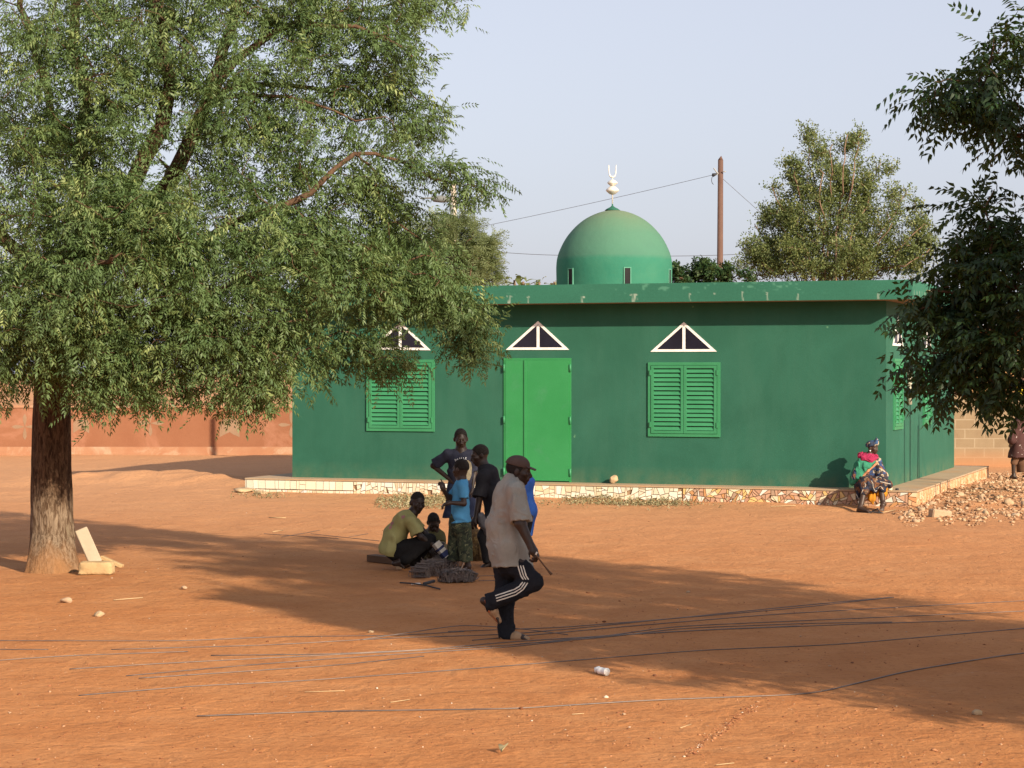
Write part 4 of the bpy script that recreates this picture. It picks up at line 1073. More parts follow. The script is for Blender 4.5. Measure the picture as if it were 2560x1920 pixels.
patch(574, 1070, 50, 46, 8); patch(203, 1066, 40, 34, 8)
# pale hut wall behind the boundary wall: bright lime wash glimpsed between leaves
# block wall behind on the right
M_block, bn, bb = newmat('cement_block_wall'); v = coords(bn)
mp = bn.nodes.new('ShaderNodeMapping'); mp.inputs['Rotation'].default_value = (R(90), 0, 0); bn.links.new(v, mp.inputs[0])
br = N(bn, 'ShaderNodeTexBrick', Scale=1.0); br.inputs['Brick Width'].default_value = .48; br.inputs['Row Height'].default_value = .235; br.inputs['Mortar Size'].default_value = .014
br.inputs['Color1'].default_value = (.22, .158, .094, 1); br.inputs['Color2'].default_value = (.255, .188, .115, 1); br.inputs['Mortar'].default_value = (.30, .235, .155, 1)
bn.links.new(mp.outputs[0], br.inputs['Vector'])
c = mixc(bn, ramp(bn, noise(bn, 2.2, 5, .65, v), [(.4, 0.), (.75, .6)]), br.outputs['Color'], (.18, .12, .07))
sx = N(bn, 'ShaderNodeSeparateXYZ'); bn.links.new(v, sx.inputs[0]); mr = N(bn, 'ShaderNodeMapRange'); mr.inputs[1].default_value = .5; mr.inputs[2].default_value = .05; bn.links.new(sx.outputs[2], mr.inputs[0])
c = mixc(bn, mr.outputs[0], c, (.33, .165, .08)); bn.links.new(c, bb.inputs['Base Color']); bb.inputs['Roughness'].default_value = .95
bump(bn, bb, noise(bn, 30, 4, .6, v), .4, .012)
BWY = 52.4
bw = MB(); zt = P(2480, 987, BWY).z
bw.box((15.4, BWY + .1, zt / 2 - .1), 13.0, .2, zt + .2)
b_o = bw.build('block_wall', M_block); tag(b_o, 'unplastered cement block wall behind the mosque platform', 'wall')
M_tan = mat_noise('tan_house_plaster', (.34, .19, .08), (.30, .17, .075), 1.5, .9, .2)
M_brown = mat_noise('brown_painted_pier', (.115, .055, .032), (.14, .07, .04), 2.5, .8, .2)
hut = empty('house', (13.2, 62, 0), 'tan house with brown corner pier behind the block wall', 'house')
hx0 = P(2384, 900, 60).x
m = MB(); m.box((hx0 + 2.0, 62.4, 1.75), 3.3, 4.2, 3.5); m.build('wall', M_tan, hut)
m = MB(); m.box((hx0 + .16, 60.2, 1.8), .36, .36, 3.6); m.build('corner_pier', M_brown, hut)
m = MB(); m.box((hx0 + 2.0, 62.2, 3.62), 4.0, 4.9, .14); m.build('roof', M_soffit, hut)
m = MB(); m.box((hx0 + 2.5, 60.28, 1.9), 1.1, .06, 1.0); wfr = m.build('window', M_brown, hut)
lime = MB(); lx0 = P(2452, 970, 64).x; lime.box((lx0 + 1.4, 66, .9), 2.7, 3.0, 1.95)
M_lime = mat_noise('lime_wash', (.82, .82, .80), (.74, .73, .70), 2, .9, .1)
kiosk = empty('kiosk', (lx0 + 1.4, 66, 0), 'low white washed kiosk glimpsed through the leaves', 'kiosk')
lime.build('wall', M_lime, kiosk); m = MB(); m.box((lx0 + 1.4, 66, 1.95), 3.0, 3.3, .12); m.build('roof', M_lime, kiosk)
M_yel = mat_noise('yellow_sign_paint', (.80, .62, .02), (.70, .52, .02), 4, .6, .1)
sx0 = P(2549, 975, 58).x
sg = empty('sign', (sx0 + .1, 58, 0), 'bright yellow sign board on a post behind the block wall', 'sign')
m = MB(); m.box((sx0 + .12, 58, P(0, 973, 58).z), .42, .04, .34, bev=.01); m.build('sign_board', M_yel, sg)
m = MB(); m.tube([(sx0 + .12, 58.05, 0), (sx0 + .12, 58.05, 1.95)], .03, 8); m.build('post', M_brown, sg)

# utility pole
M_pole = mat_noise('reddish_treated_pole', (.105, .056, .042), (.135, .075, .055), 2.0, .85, .4, .01, 30)
UY = 54.0; ub = P(1797, 900, UY); ub.z = gz1(ub.x, UY)
up = empty('utility_pole', (ub.x, UY, ub.z), 'reddish brown wooden utility pole with pointed top behind the roof', 'pole')
ptop = P(1801.5, 400, UY); ptip = P(1803, 390, UY); s = UY / FPX
m = MB(); m.tube([Vector((ub.x, UY, ub.z - .2)), ptop, ], [9.6 * s, 6.6 * s], 14); m.tube([ptop, ptip], [6.6 * s, .6 * s], 14); m.build('pole', M_pole, up)
M_dark = mat_flat('dark_iron', (.03, .03, .035), .6)
ins = P(1787.5, 436, UY - .1)
m = MB(); m.lathe([(.005, -.09), (.05, -.06), (.035, .0), (.02, .05), (.005, .07)], ins, 10, Matrix.Rotation(R(70), 3, 'Y')); m.build('insulator', M_dark, up)
M_galv = mat_flat('galvanised_bracket', (.35, .35, .34), .5)
m = MB(); m.tube([P(1796, 434, UY - .1), P(1793, 432, UY - .1), P(1784, 420, UY - .12)], .018, 6); m.build('bracket', M_galv, up)
m = MB(); m.tube([P(1806, 429, UY - .1), P(1815, 429, UY - .12)], .016, 6); m.build('bracket', M_galv, up)
m = MB(); m.tube([P(1795, 437, UY - .1), ins], .012, 6); m.build('bracket', M_galv, up)
m = MB(); m.tube([P(1785 - 6 * math.sin(t), 439 + 11 * (1 - math.cos(t)), UY - .1) for t in np.linspace(0, math.pi * .95, 12)], .008, 5); m.build('cable_loop', M_dark, up)
# street lamp and pale pole
LY = 62.0; M_steel = mat_flat('grey_lamp_paint', (.16, .165, .16), .6); M_conc = mat_noise('pale_concrete_pole', (.50, .42, .33), (.42, .35, .27), 3, .9, .2)
lb = P(1131, 900, LY); lb.z = gz1(lb.x, LY)
lp = empty('street_lamp', (lb.x, LY, lb.z), 'grey street lamp with a long arm beside the pale pole', 'lamp')
m = MB(); m.tube([Vector((lb.x, LY, lb.z - .2)), P(1131.5, 560, LY), P(1129.5, 520, LY), P(1126, 503, LY), P(1121, 498, LY)], [.09, .06, .055, .05, .045], 10); m.build('pole', M_steel, lp)
m = MB(); m.tube([P(1121, 498, LY), P(1108, 496.5, LY), P(1085, 494.5, LY - .1), P(1050, 496, LY - .3)], [.04, .035, .03, .02], 8); m.build('arm', M_steel, lp)
m = MB(); m.lathe([(.01, -.32), (.09, -.24), (.11, 0), (.08, .25), (.02, .32)], P(1104, 497.5, LY - .05), 12, Matrix.Rotation(R(92), 3, 'Y')); m.build('lamp_head', M_steel, lp)
cb = P(1137, 900, LY + .6); cb.z = gz1(cb.x, LY + .6)
cp = empty('concrete_pole', (cb.x, LY + .6, cb.z), 'pale concrete pole standing close behind the street lamp', 'pole')
m = MB(); m.tube([Vector((cb.x, LY + .6, cb.z - .2)), P(1133.5, 455, LY + .6)], [.15, .085], 10); m.build('pole', M_conc, cp)
for yy in (490, 516):
    m = MB(); m.tube([P(1124, yy + 1, LY + .5), P(1143, yy - 1, LY + .5)], .02, 6); m.build('crossbar', M_steel, cp)
hp = Vector((-3.45, 52.2, gz1(-3.45, 52.2)))
hpo = empty('wooden_pole', tuple(hp), 'thin wooden pole behind the leafy crown by the rear corner of the mosque', 'pole')
m = MB(); m.tube([hp - Vector((0, 0, .1)), hp + Vector((0, 0, 4.6))], [.085, .065], 10); m.build('pole', M_pole, hpo)
def wire(label, pts, sag, r=.011):
    out = []
    for i in range(len(pts) - 1):
        for t in np.linspace(0, 1, 25)[:-1]:
            q = pts[i].lerp(pts[i + 1], t); q.z -= sag * 4 * t * (1 - t); out.append(q)
    out.append(pts[-1]); m = MB(); m.tube(out, r, 5)
    tag(m.build('cable', M_cable), label, 'cable', 'overhead cables')
M_cable = mat_flat('grey_cable', (.12, .12, .14), .7)
wire('overhead cable sloping down from the utility pole past the finial', [ins, P(1205, 566, 58), P(1136, 582, LY + .5)], .03, .006)
wire('overhead cable dropping from the utility pole into the upswept tree', [P(1807, 447, UY), P(1905, 535, 55), P(2010, 640, 56)], .0, .006)
wire('thin overhead cable running level behind the middle of the dome', [P(820, 612, 66), P(1225, 628, 64), P(1395, 638, 63), P(1690, 640, 62), P(1905, 632, 61), P(2350, 596, 60), P(2750, 560, 60)], .02, .008)
# posts out of view to the right whose shadows fall on the side wall
for i, (b_, z_, rad, lean) in enumerate(((2.05, 2.05, .035, .0), (2.70, 1.95, .05, .03), (3.55, 1.35, .05, .12), (4.0, 1.45, .035, -.14))):
    foot = SD(b_, 0, 0); k = 5.5
    base_ = Vector((foot.x + SUN.x / math.hypot(SUN.x, SUN.y) * k, foot.y + SUN.y / math.hypot(SUN.x, SUN.y) * k, 0))
    base_.z = gz1(base_.x, base_.y); h_ = z_ + k * math.tan(SUN_EL)
    if base_.x < 1.02 * base_.y * 1280 / FPX: pass
    m = MB(); m.tube([base_ - Vector((0, 0, .1)), base_ + Vector((lean, lean * .5, h_))], rad, 8)
    tag(m.build('wooden_post', M_pole), 'slim wooden post standing in the rubble outside the right side of the mosque', 'post', 'posts by the right side of the mosque')

# ================================================================== things on the ground
M_stone = mat_noise('pale_sandstone', (.45, .32, .19), (.39, .26, .15), 7, .9, .5, .02, 40)
M_stone2 = mat_noise('grey_tan_stone', (.42, .29, .185), (.36, .235, .14), 7, .9, .5, .02, 40)
def rock(c, sx, sy, sz, seed, rot=0.0, sub=3):
    import bmesh
    bm = bmesh.new(); bmesh.ops.create_icosphere(bm, subdivisions=sub, radius=1.0)
    v = np.array([tuple(q.co) for q in bm.verts]); f = np.array([[w_.index for w_ in q.verts] for q in bm.faces]); bm.free()
    rs_ = np.random.RandomState(seed)
    for _ in range(9):                           # chip flat facets off
        n = rs_.normal(0, 1, 3); n /= np.linalg.norm(n); dd = rs_.uniform(.55, .85); t = v @ n; k = t > dd; v[k] -= np.outer((t[k] - dd), n)
    v = v * (1 + .06 * vnoise(v * 2.5, seed)[:, None])
    v = v * np.array([sx, sy, sz]); c_, s_ = math.cos(rot), math.sin(rot)
    v = np.stack([c_ * v[:, 0] - s_ * v[:, 1], s_ * v[:, 0] + c_ * v[:, 1], v[:, 2]], -1) + np.array(tuple(c))
    return v, f
def rock_obj(name, c, sx, sy, sz, seed, m, label=None, cat='stone', group=None, rot=0.0, sub=2):
    v, f = rock(c, sx, sy, sz, seed, rot, sub)
    o = link(name, mesh_np(name, v, f, 3, False), None, [m]); return tag(o, label, cat, group)
# stone on the plinth below the shuttered window
c = W(A(1540, 1203)[0], -.16, ZP + .085); rock_obj('stone', c, .10, .09, .085, 3, M_stone, 'rounded cream stone resting on the plinth edge below the wall', sub=3)
# slab stones at the left end of the plinth
for i, (px, py, sx_, sy_, sz_, lb_) in enumerate(((612, 1224, .23, .25, .06, 'flat tan slab stone lying at the left end of the plinth'), (640, 1217, .24, .22, .07, 'broad tan slab wedged against the left end of the plinth'), (654, 1229, .13, .16, .05, 'small tan slab lowest of the pile at the left plinth end'))):
    p = GG(px, py + 6); p.z += sz_ * .6; rock_obj('slab_stone', p, sx_, sy_, sz_, 40 + i, M_stone, lb_, rot=.3 * i, sub=3)
# stones in the yard
for i, (px, py, s_, lb_) in enumerate(((166, 1507, .075, 'flat greyish stone in the sun in front of the neem trunk'), (250, 1541, .065, 'reddish stone closest to the camera before the neem trunk'), (461, 1474, .05, 'small pale stone right of the two blocks by the trunk'), (2443, 1787, .045, 'tan stone lying alone in the sunny lower right corner'), (1560, 1788, .018, 'tiny yellow pebble beside the nearest rod'), (928, 1582, .03, 'pale pebble just beyond the rods left of the walking man'), (1720, 1620 - 140 + 2, .03, 'white pebble at the far edge of the big shadow'))):
    p = GG(px, py); p.z += s_ * .35; rock_obj('stone', p, s_, s_ * .8, s_ * .55, 60 + i, M_stone if i % 2 else M_stone2, lb_, rot=i * .7)
# two blocks and a board by the trunk
M_blk = mat_noise('sandy_mud_block', (.46, .32, .165), (.41, .27, .13), 5, .95, .5, .015, 40)
M_brd = mat_noise('pale_weathered_board', (.42, .33, .24), (.36, .28, .20), 6, .9, .3, .006, 50)
p = GG(242, 1437); import bmesh
bm = bmesh.new(); bmesh.ops.create_cube(bm, size=1.0); bmesh.ops.subdivide_edges(bm, edges=bm.edges[:], cuts=9, use_grid_fill=True)
bv = np.array([tuple(q.co) for q in bm.verts]); bf = np.array([[w_.index for w_ in q.verts] for q in bm.faces]); bm.free()
rr_ = np.sort(np.abs(bv), 1); bv = bv * (1 - .10 * np.clip((rr_[:, 1] - .33) / .17, 0, 1)[:, None] * (1 + .9 * vnoise(bv * 5, 3)[:, None])) * np.array([.40, .20, .155]); bv = bv + .007 * np.stack([vnoise(bv * 22, k_) for k_ in (4, 5, 6)], -1)
cz_, sz_ = math.cos(R(-4)), math.sin(R(-4)); bv = np.stack([cz_ * bv[:, 0] - sz_ * bv[:, 1], sz_ * bv[:, 0] + cz_ * bv[:, 1], bv[:, 2]], -1) + np.array(tuple(p + Vector((-.01, .06, .075))))
tag(link('mud_block', mesh_np('mud_block', bv, bf, 4, False), None, [M_blk]), 'sandy yellow block lying in front of the leaning board', 'block')
p0 = GG(247, 1412); p0 = Vector((p0.x, 25.35, gz1(p0.x, 25.35)))
m = MB(); tilt = Matrix.Rotation(R(-27), 3, 'Y') @ Matrix.Rotation(R(-14), 3, 'X') @ Matrix.Rotation(R(18), 3, 'Z')
ctr = P(221, 1366, 25.45); m.box(ctr, .155, .06, .47, tilt, .008); tag(m.build('board', M_brd), 'short pale board leaning against the foot of the neem trunk', 'board')
m = MB(); p = GG(284, 1418); m.box(p + Vector((-.03, .04, .06)), .30, .09, .05, Matrix.Rotation(R(22), 3, 'Y') @ Matrix.Rotation(R(-10), 3, 'Z'), .008); tag(m.build('wood_offcut', M_blk), 'pale wood offcut sloping down from behind the sandy block', 'offcut')
# white can
p = GG(1508, 1688); M_can = mat_noise('white_plastic', (.80, .79, .76), (.72, .70, .66), 8, .45, .05)
can = empty('plastic_cup', tuple(p), 'crumpled white plastic cup lying in the shadow of the yard', 'cup')
dirv = Vector((.62, -.75, -.0)).normalized(); q0 = p + Vector((-.03, .025, .033))
m = MB(); m.lathe([(.027, 0), (.029, .004), (.029, .03), (.026, .04), (.028, .05), (.030, .085), (.031, .092), (.027, .094)], q0, 16, dirv.to_track_quat('Z', 'Y').to_matrix()); m.build('body', M_can, can)
m = MB(); m.lathe([(.026, 0), (.026, .002)], q0 + dirv * .0945, 16, dirv.to_track_quat('Z', 'Y').to_matrix()); m.build('lid', M_can, can)
m = MB(); m.lathe([(.022, 0), (.026, .02), (.028, .04), (.022, .044)], p + Vector((-.062, .08, .028)), 14, Matrix.Rotation(R(80), 3, 'Y') @ Matrix.Rotation(R(15), 3, 'X')); tag(m.build('bottle_cap', M_can), 'small white cap touching the crumpled plastic cup', 'cap')
# cream cup by the woman
cupc = W(-.30, -.33, ZP); cpx = P(2225.5, 1222, 36.4)
M_cup = mat_noise('cream_enamel', (.80, .74, .50), (.76, .70, .46), 5, .5, .05)
m = MB(); m.lathe([(.034, 0), (.038, .005), (.042, .105), (.039, .105), (.035, .01)], ((2225.5 - 1280) / FPX * 37.55, 37.55, ZP), 18); tag(m.build('mug', M_cup), 'cream mug standing on the plinth beside the seated woman', 'mug')
m = MB(); m.lathe([(.03, 0), (.034, .03), (.02, .035)], ((2243 - 1280) / FPX * 37.55, 37.55, ZP), 14); tag(m.build('tea_glass', M_dark), 'small dark tea glass next to the cream mug', 'glass')

# reinforcing rods
M_rod, rn, rb = newmat('steel_rod'); v = coords(rn)
rn.links.new(mixc(rn, ramp(rn, noise(rn, 3, 4, .7, v), [(.35, 0.), (.7, 1.)]), (.085, .072, .072), (.19, .135, .105)), rb.inputs['Base Color']); rb.inputs['Roughness'].default_value = .45; rb.inputs['Metallic'].default_value = .35; rb.inputs['Specular IOR Level'].default_value = .5
def rod(pts, label=None, r=.0042, lift=None):
    pp = []
    for i in range(len(pts) - 1):
        a, b = pts[i], pts[i + 1]
        for t in np.linspace(0, 1, 13)[:-1]: pp.append((a[0] + (b[0] - a[0]) * t, a[1] + (b[1] - a[1]) * t))
    pp.append(pts[-1])
    # smooth the polyline a little
    q = np.array(pp, float)
    for _ in range(6): q[1:-1] = q[1:-1] * .5 + (q[:-2] + q[2:]) * .25
    w3 = []
    for i, (x, y) in enumerate(q):
        g_ = GG(x, y); h = r * .7 + .002 + (lift * math.sin(math.pi * i / (len(q) - 1)) if lift else 0); w3.append(g_ + Vector((0, 0, h)))
    mm = MB(); mm.tube(w3, r, 6)
    return tag(mm.build('steel_rod', M_rod), label or 'long dark steel reinforcing rod in the loose bundle across the yard', 'rod', 'steel rods lying across the yard')
rod([(-200, 1601), (0, 1603), (330, 1603.5), (463, 1603), (694, 1593), (984, 1590), (1160, 1580)], 'rod reaching the left edge, farthest of those that leave the frame there')
rod([(-200, 1623), (0, 1624.7), (121, 1625)], 'short visible rod end at the left edge below the farthest rod')
rod([(-150, 1664), (0, 1652), (160, 1641), (324, 1635), (470, 1630)], 'rod slanting up from the left edge, nearest of those leaving there')
rod([(278, 1625), (671, 1614), (984, 1596), (1273, 1587), (1500, 1566), (1743, 1541), (2000, 1515), (2229, 1494)], 'rod passing right under the walking man and ending in the far sunlight')
rod([(174, 1674), (405, 1660), (694, 1645), (984, 1631), (1280, 1614), (1511, 1590), (1743, 1577), (2148, 1561), (2437, 1552)], 'straight rod in the middle of the bundle with its tip in left sunlight')
rod([(315, 1691), (608, 1665), (868, 1645), (1273, 1619), (1480, 1596), (1685, 1567), (2090, 1549), (2560, 1529), (2700, 1520)], 'long rod crossing the whole bundle and leaving at the right edge')
rod([(347, 1697), (608, 1680), (845, 1664), (1060, 1642)], 'short rod just under the middle of the bundle, left of the walking man')
rod([(197, 1740), (492, 1716), (718, 1706), (1117, 1678), (1280, 1665), (1743, 1627), (2090, 1613), (2560, 1572), (2700, 1560)], 'second nearest rod, lying apart below the bundle')
rod([(492, 1792), (810, 1780), (1280, 1774), (1627, 1752), (2032, 1737), (2264, 1680), (2495, 1642), (2640, 1625)], 'nearest rod, bright at its left tip and bending up at the right', r=.0052)
rod([(1120, 1580), (1400, 1570), (1801, 1538), (2000, 1520), (2235, 1494)], 'rod along the far side of the bundle right of the walking man')
rod([(1180, 1602), (1350, 1587), (1569, 1567), (1917, 1538), (2264, 1518), (2560, 1503), (2700, 1495)], 'rod leaving at the right edge, farthest of those that leave there')
rod([(527, 1640), (810, 1637), (1042, 1627), (1273, 1606), (1500, 1592), (1800, 1574), (2000, 1566)], 'rod whose pale left half shines in the sun before the shadow', r=.0048)
rod([(900, 1601), (1042, 1590), (1157, 1578), (1290, 1582), (1420, 1588)], 'bowed rod arching over the foot of the walking man', lift=.05)
rod([(1300, 1611), (1500, 1596), (1700, 1572), (2000, 1560), (2230, 1556)], 'rod tight against the long crossing rod in the shadow')
# wire offcuts behind the squatting boy
for k, (pts, lb_) in enumerate((([(660, 1335), (750, 1341), (847, 1347)], 'thin wire offcut lying farthest left behind the squatting boy'), ([(704, 1343), (760, 1334), (800, 1326)], 'thin wire offcut crossing the other two behind the squatting boy'), ([(777, 1335), (850, 1343), (948, 1353)], 'thin wire offcut nearest the squatting boy'), ([(872, 1343), (920, 1335)], 'short wire offcut standing out beyond the others behind the squatting boy'),
                                 ([(1196, 1441), (1240, 1440), (1320, 1441)], 'upper wire running from the wire bundle to the walking man'), ([(1196, 1453), (1250, 1452), (1300, 1453)], 'lower wire running from the wire bundle to the walking man'))):
    o = rod(pts, lb_, r=.004); o.name = 'wire_offcut'; o['category'] = 'wire'; o['group'] = 'wire offcuts on the ground'
# stirrup bundles: dozens of bent wire hoops tied together
def hoops(name, label, a, b, n, w_, h_, seed):
    rg = random.Random(seed); mm = MB(); ax_ = (b - a); L = ax_.length; ad = ax_.normalized(); side = Vector((-ad.y, ad.x, 0))
    for i in range(n):
        t = rg.random(); c_ = a + ax_ * t; c_.z = gz1(c_.x, c_.y) + h_ * .5 + .01
        fall = 1 - .35 * abs(2 * t - 1) ** 3
        ww, hh = w_ * rg.uniform(.75, 1.1) * fall, h_ * rg.uniform(.8, 1.18) * fall
        lean = rg.gauss(0, .6); yaw_ = rg.gauss(0, .45)
        u = (side * math.cos(yaw_) + ad * math.sin(yaw_)).normalized()
        z_ = (Vector((0, 0, 1)) * math.cos(lean) + ad * math.sin(lean)).normalized()
        cc = c_ + side * rg.gauss(0, .03) + Vector((0, 0, -h_ * .5 + hh * .5))
        k = rg.uniform(-.2, .2)
        if i % 5 == 0:
            q_ = Vector((rg.gauss(0, 1), rg.gauss(0, 1), abs(rg.gauss(0, .6)))).normalized() * rg.uniform(.05, .11); mm.tube([cc, cc + u * ww * rg.uniform(-.5, .5) + z_ * hh * .45, cc + u * ww * rg.uniform(-.5, .5) + z_ * hh * .5 + q_], .003, 4, True, False)
        pts = [cc + u * ww / 2 + z_ * hh / 2, cc + u * ww / 2 * (1 + k) - z_ * hh / 2, cc - u * ww / 2 - z_ * hh / 2, cc - u * ww / 2 * (1 - k) + z_ * hh / 2, cc + u * ww / 2 + z_ * (hh / 2 + .012), cc + u * (ww / 2 - .05) + z_ * (hh / 2 - .04)]
        mm.tube(pts, .0042, 4, True, False)
    return tag(mm.build(name, M_rod), label, 'wire bundle', 'bundles of bent wire hoops')
pA, pB = GG(1034, 1449), GG(1140, 1420); hoops('wire_bundle', 'rear bundle of grey bent wire hoops at the feet of the boy in blue', pA + Vector((.04, .05, 0)), pB + Vector((0, .05, 0)), 120, .22, .14, 3)
pA, pB = GG(1098, 1458), GG(1194, 1456); hoops('wire_bundle', 'front bundle of grey bent wire hoops nearest the camera', pA + Vector((.03, .08, 0)), pB + Vector((-.05, .10, 0)), 120, .24, .115, 4)
m = MB(); p = GG(1040, 1464); m.box(p + Vector((0, 0, .02)), .10, .03, .018, Matrix.Rotation(R(2), 3, 'Z'), .004); tag(m.build('paper_strip', M_can), 'bright white strip lying in front of the wire bundles', 'strip')
m = MB(); m.tube([GG(1000, 1461) + Vector((0, 0, .02)), GG(1030, 1464) + Vector((0, 0, .025)), GG(1065, 1468) + Vector((0, 0, .02)), GG(1100, 1476) + Vector((0, 0, .015))], .009, 6); m.tube([GG(1060, 1466) + Vector((0, 0, .03)), GG(1085, 1462) + Vector((0, 0, .04))], .018, 6)
tag(m.build('pliers', M_dark), 'dark metal tool lying in front of the wire bundles', 'tool')
# plank under the working boys
M_plank = mat_noise('dark_timber', (.115, .065, .038), (.15, .085, .05), 3, .9, .3, .008, 40)
M_plank2 = mat_noise('red_timber', (.23, .10, .055), (.28, .13, .07), 3, .9, .3, .008, 40)
pa, pb = GG(948, 1407), GG(1004, 1413); m = MB(); cc = (pa + pb) / 2 + Vector((0, .05, .045)); dv = pb - pa; m.box(cc, dv.length + .35, .14, .085, Matrix.Rotation(math.atan2(dv.y, dv.x), 3, 'Z'), .004); tag(m.build('timber_beam', M_plank), 'dark timber beam on the ground behind the squatting boy', 'beam')
pa, pb = GG(1038, 1408), GG(1116, 1417); m = MB(); cc = (pa + pb) / 2 + Vector((0, .05, .06)); dv = pb - pa; m.box(cc, dv.length, .12, .055, Matrix.Rotation(math.atan2(dv.y, dv.x), 3, 'Z'), .004); tag(m.build('plank', M_plank2), 'reddish plank between the squatting boy and the boy in blue', 'plank')
pa, pb = GG(1060, 1424), GG(1082, 1420); m = MB(); m.tube([pa + Vector((0, 0, .015)), pb + Vector((0, 0, .02))], .012, 6); tag(m.build('wood_stick', M_brd), 'short pale stick just behind the wire bundles', 'stick')

# straws and sticks
M_straw = mat_noise('dry_straw', (.47, .33, .18), (.40, .27, .14), 8, .8, .1)
for pts, r_, lb_ in (([(284, 1502), (320, 1499), (357, 1496)], .010, 'dry straw stalk in the sun before the neem trunk'), ([(1042, 1700 - 5), (1100, 1730 - 20)], .0, ''), ([(672, 1295), (714, 1296)], .014, 'pale stick lying in the sun toward the plinth'), ([(682, 1331), (708, 1327)], .012, 'white stick behind the wire offcuts'), ([(1927, 1268), (1985, 1265), (1989, 1266)], .016, 'pale stick below the coloured tiles'), ([(1701, 1822), (1728, 1813)], .006, 'curved straw in the sunny foreground right of centre'), ([(2203, 1283), (2240, 1276)], .014, 'pale stick by the feet of the seated woman'), ([(1430, 1788), (1460, 1786)], .006, 'orange straw just below the nearest rod'), ([(762, 1732), (862, 1729)], .006, 'thin straw between the two nearest rods'), ([(976, 1758), (1024, 1751)], .006, 'thin curved straw above the nearest rod'), ([(1790, 1915), (1835, 1910)], .006, 'straw at the very bottom of the sunny foreground')):
    if r_ == 0: continue
    r_ *= .55; m = MB(); m.tube([GG(*q) + Vector((0, 0, r_ * .8 + .004)) for q in pts], r_, 6); tag(m.build('straw', M_straw), lb_, 'straw', 'straws and sticks on the ground')
# dead leaf in the foreground
p = GG(1257, 1882); vs = []; fs = []
for i in range(7):
    t = i / 6; w_ = .030 * math.sin(math.pi * min(1, t * 1.05)) ** .7 if 0 < t < 1 else .002
    ctr = p + Vector((.022 * (t - .3), .11 * (t - .35), .012 + .03 * math.sin(t * 2.8)))
    vs += [ctr + Vector((-w_, .004, .012 * (1 - abs(2 * t - 1)))), ctr, ctr + Vector((w_, -.004, .018))]
for i in range(6):
    for k in (0, 1): fs.append((i * 3 + k, i * 3 + k + 1, i * 3 + k + 4, i * 3 + k + 3))
me = mesh_np('dead_leaf', np.array([tuple(v) for v in vs]), np.array(fs), 4, True); o = link('dead_leaf', me, None, [mat_noise('dry_leaf', (.30, .25, .13), (.36, .28, .15), 20, .7, .2)])
sm = o.modifiers.new('solid', 'SOLIDIFY'); sm.thickness = .002; tag(o, 'curled dry olive leaf lying in the bottom foreground', 'leaf')

# rubble heap stones (individual) and fine gravel (stuff)
rg = np.random.RandomState(77); k = 0
big_px = [(2350, 1292, .19, .12), (2300, 1255, .13, .10), (2245 + 60, 1277, .12, .10), (2275, 1290, .11, .09), (2330, 1262, .12, .09), (2500, 1200, .14, .12), (2535, 1205, .10, .07), (2400, 1240, .13, .09), (2452, 1248, .12, .09), (2522, 1258, .13, .10), (2540, 1290, .14, .07), (2560, 1262, .10, .08), (2500, 1245, .11, .07), (2375, 1268, .11, .08), (2420, 1270, .12, .09), (2465, 1285, .10, .08), (2290, 1305, .10, .07)]
for i, (px, py, sx_, sz_) in enumerate(big_px):
    sx_ *= .8; sz_ *= .75; p = GG(px, py); p.z += sz_ * .2
    if i == 0:
        m = MB(); m.box(p + Vector((0, 0, .02)), .34, .2, .16, Matrix.Rotation(.25, 3, 'Z') @ Matrix.Rotation(.12, 3, 'Y'), .02); tag(m.build('broken_block', M_stone2), 'largest broken cement block at the front of the rubble heap', 'block'); continue
    rock_obj('rubble_stone', p, sx_, sx_ * .8, sz_, 200 + i, M_stone2 if i % 3 else M_stone, 'tan rubble stone in the heap beside the tiled plinth', 'stone', 'stones of the rubble heap', rot=i)
for i in range(110):
    px, py = rg.uniform(2240, 2620), rg.uniform(1196, 1305)
    if px < 2300 and py < 1255: continue
    if py < 1262 - (px - 2290) * .42: continue
    p = GG(px, py); s_ = rg.uniform(.028, .065); p.z += s_ * .2
    rock_obj('rubble_stone', p, s_, s_ * rg.uniform(.6, 1), s_ * rg.uniform(.45, .8), 400 + i, M_stone2 if i % 2 else M_stone, 'tan rubble stone in the heap beside the tiled plinth', 'stone', 'stones of the rubble heap', rot=i, sub=1)
def scatter(name, pts, sizes, mats_, label, cat, seed, flat=.55):
    base_v, base_f = [], None
    import bmesh
    bm = bmesh.new(); bmesh.ops.create_icosphere(bm, subdivisions=(1 if flat > .5 else 1), radius=1.0); bv = np.array([tuple(q.co) for q in bm.verts]); bf = np.array([[w_.index for w_ in q.verts] for q in bm.faces]); bm.free()
    rs_ = np.random.RandomState(seed); n = len(pts); m_ = len(bv)
    jit = rs_.uniform(.45, 1.25, (n, m_, 1)); sc = sizes[:, None, None] * np.stack([np.ones(n), rs_.uniform(.5, 1, n), rs_.uniform(.35, .8, n) * flat * 1.4], -1)[:, None, :]
    an = rs_.uniform(0, 6.28, n); ca, sa = np.cos(an)[:, None], np.sin(an)[:, None]
    v = bv[None] * jit * sc; x = v[..., 0] * ca - v[..., 1] * sa; y = v[..., 0] * sa + v[..., 1] * ca
    v = np.stack([x, y, v[..., 2]], -1) + pts[:, None, :]
    f = bf[None] + (np.arange(n) * m_)[:, None, None]
    me = mesh_np(name, v.reshape(-1, 3), f.reshape(-1, 3), 3, False, {'tint': rs_.uniform(0, 1, n).repeat(m_)})
    return tag(link(name, me, None, mats_), label, cat, kind='stuff')
M_grav, gn_, gb_ = newmat('mixed_gravel'); a_ = N(gn_, 'ShaderNodeAttribute', attribute_name='tint')
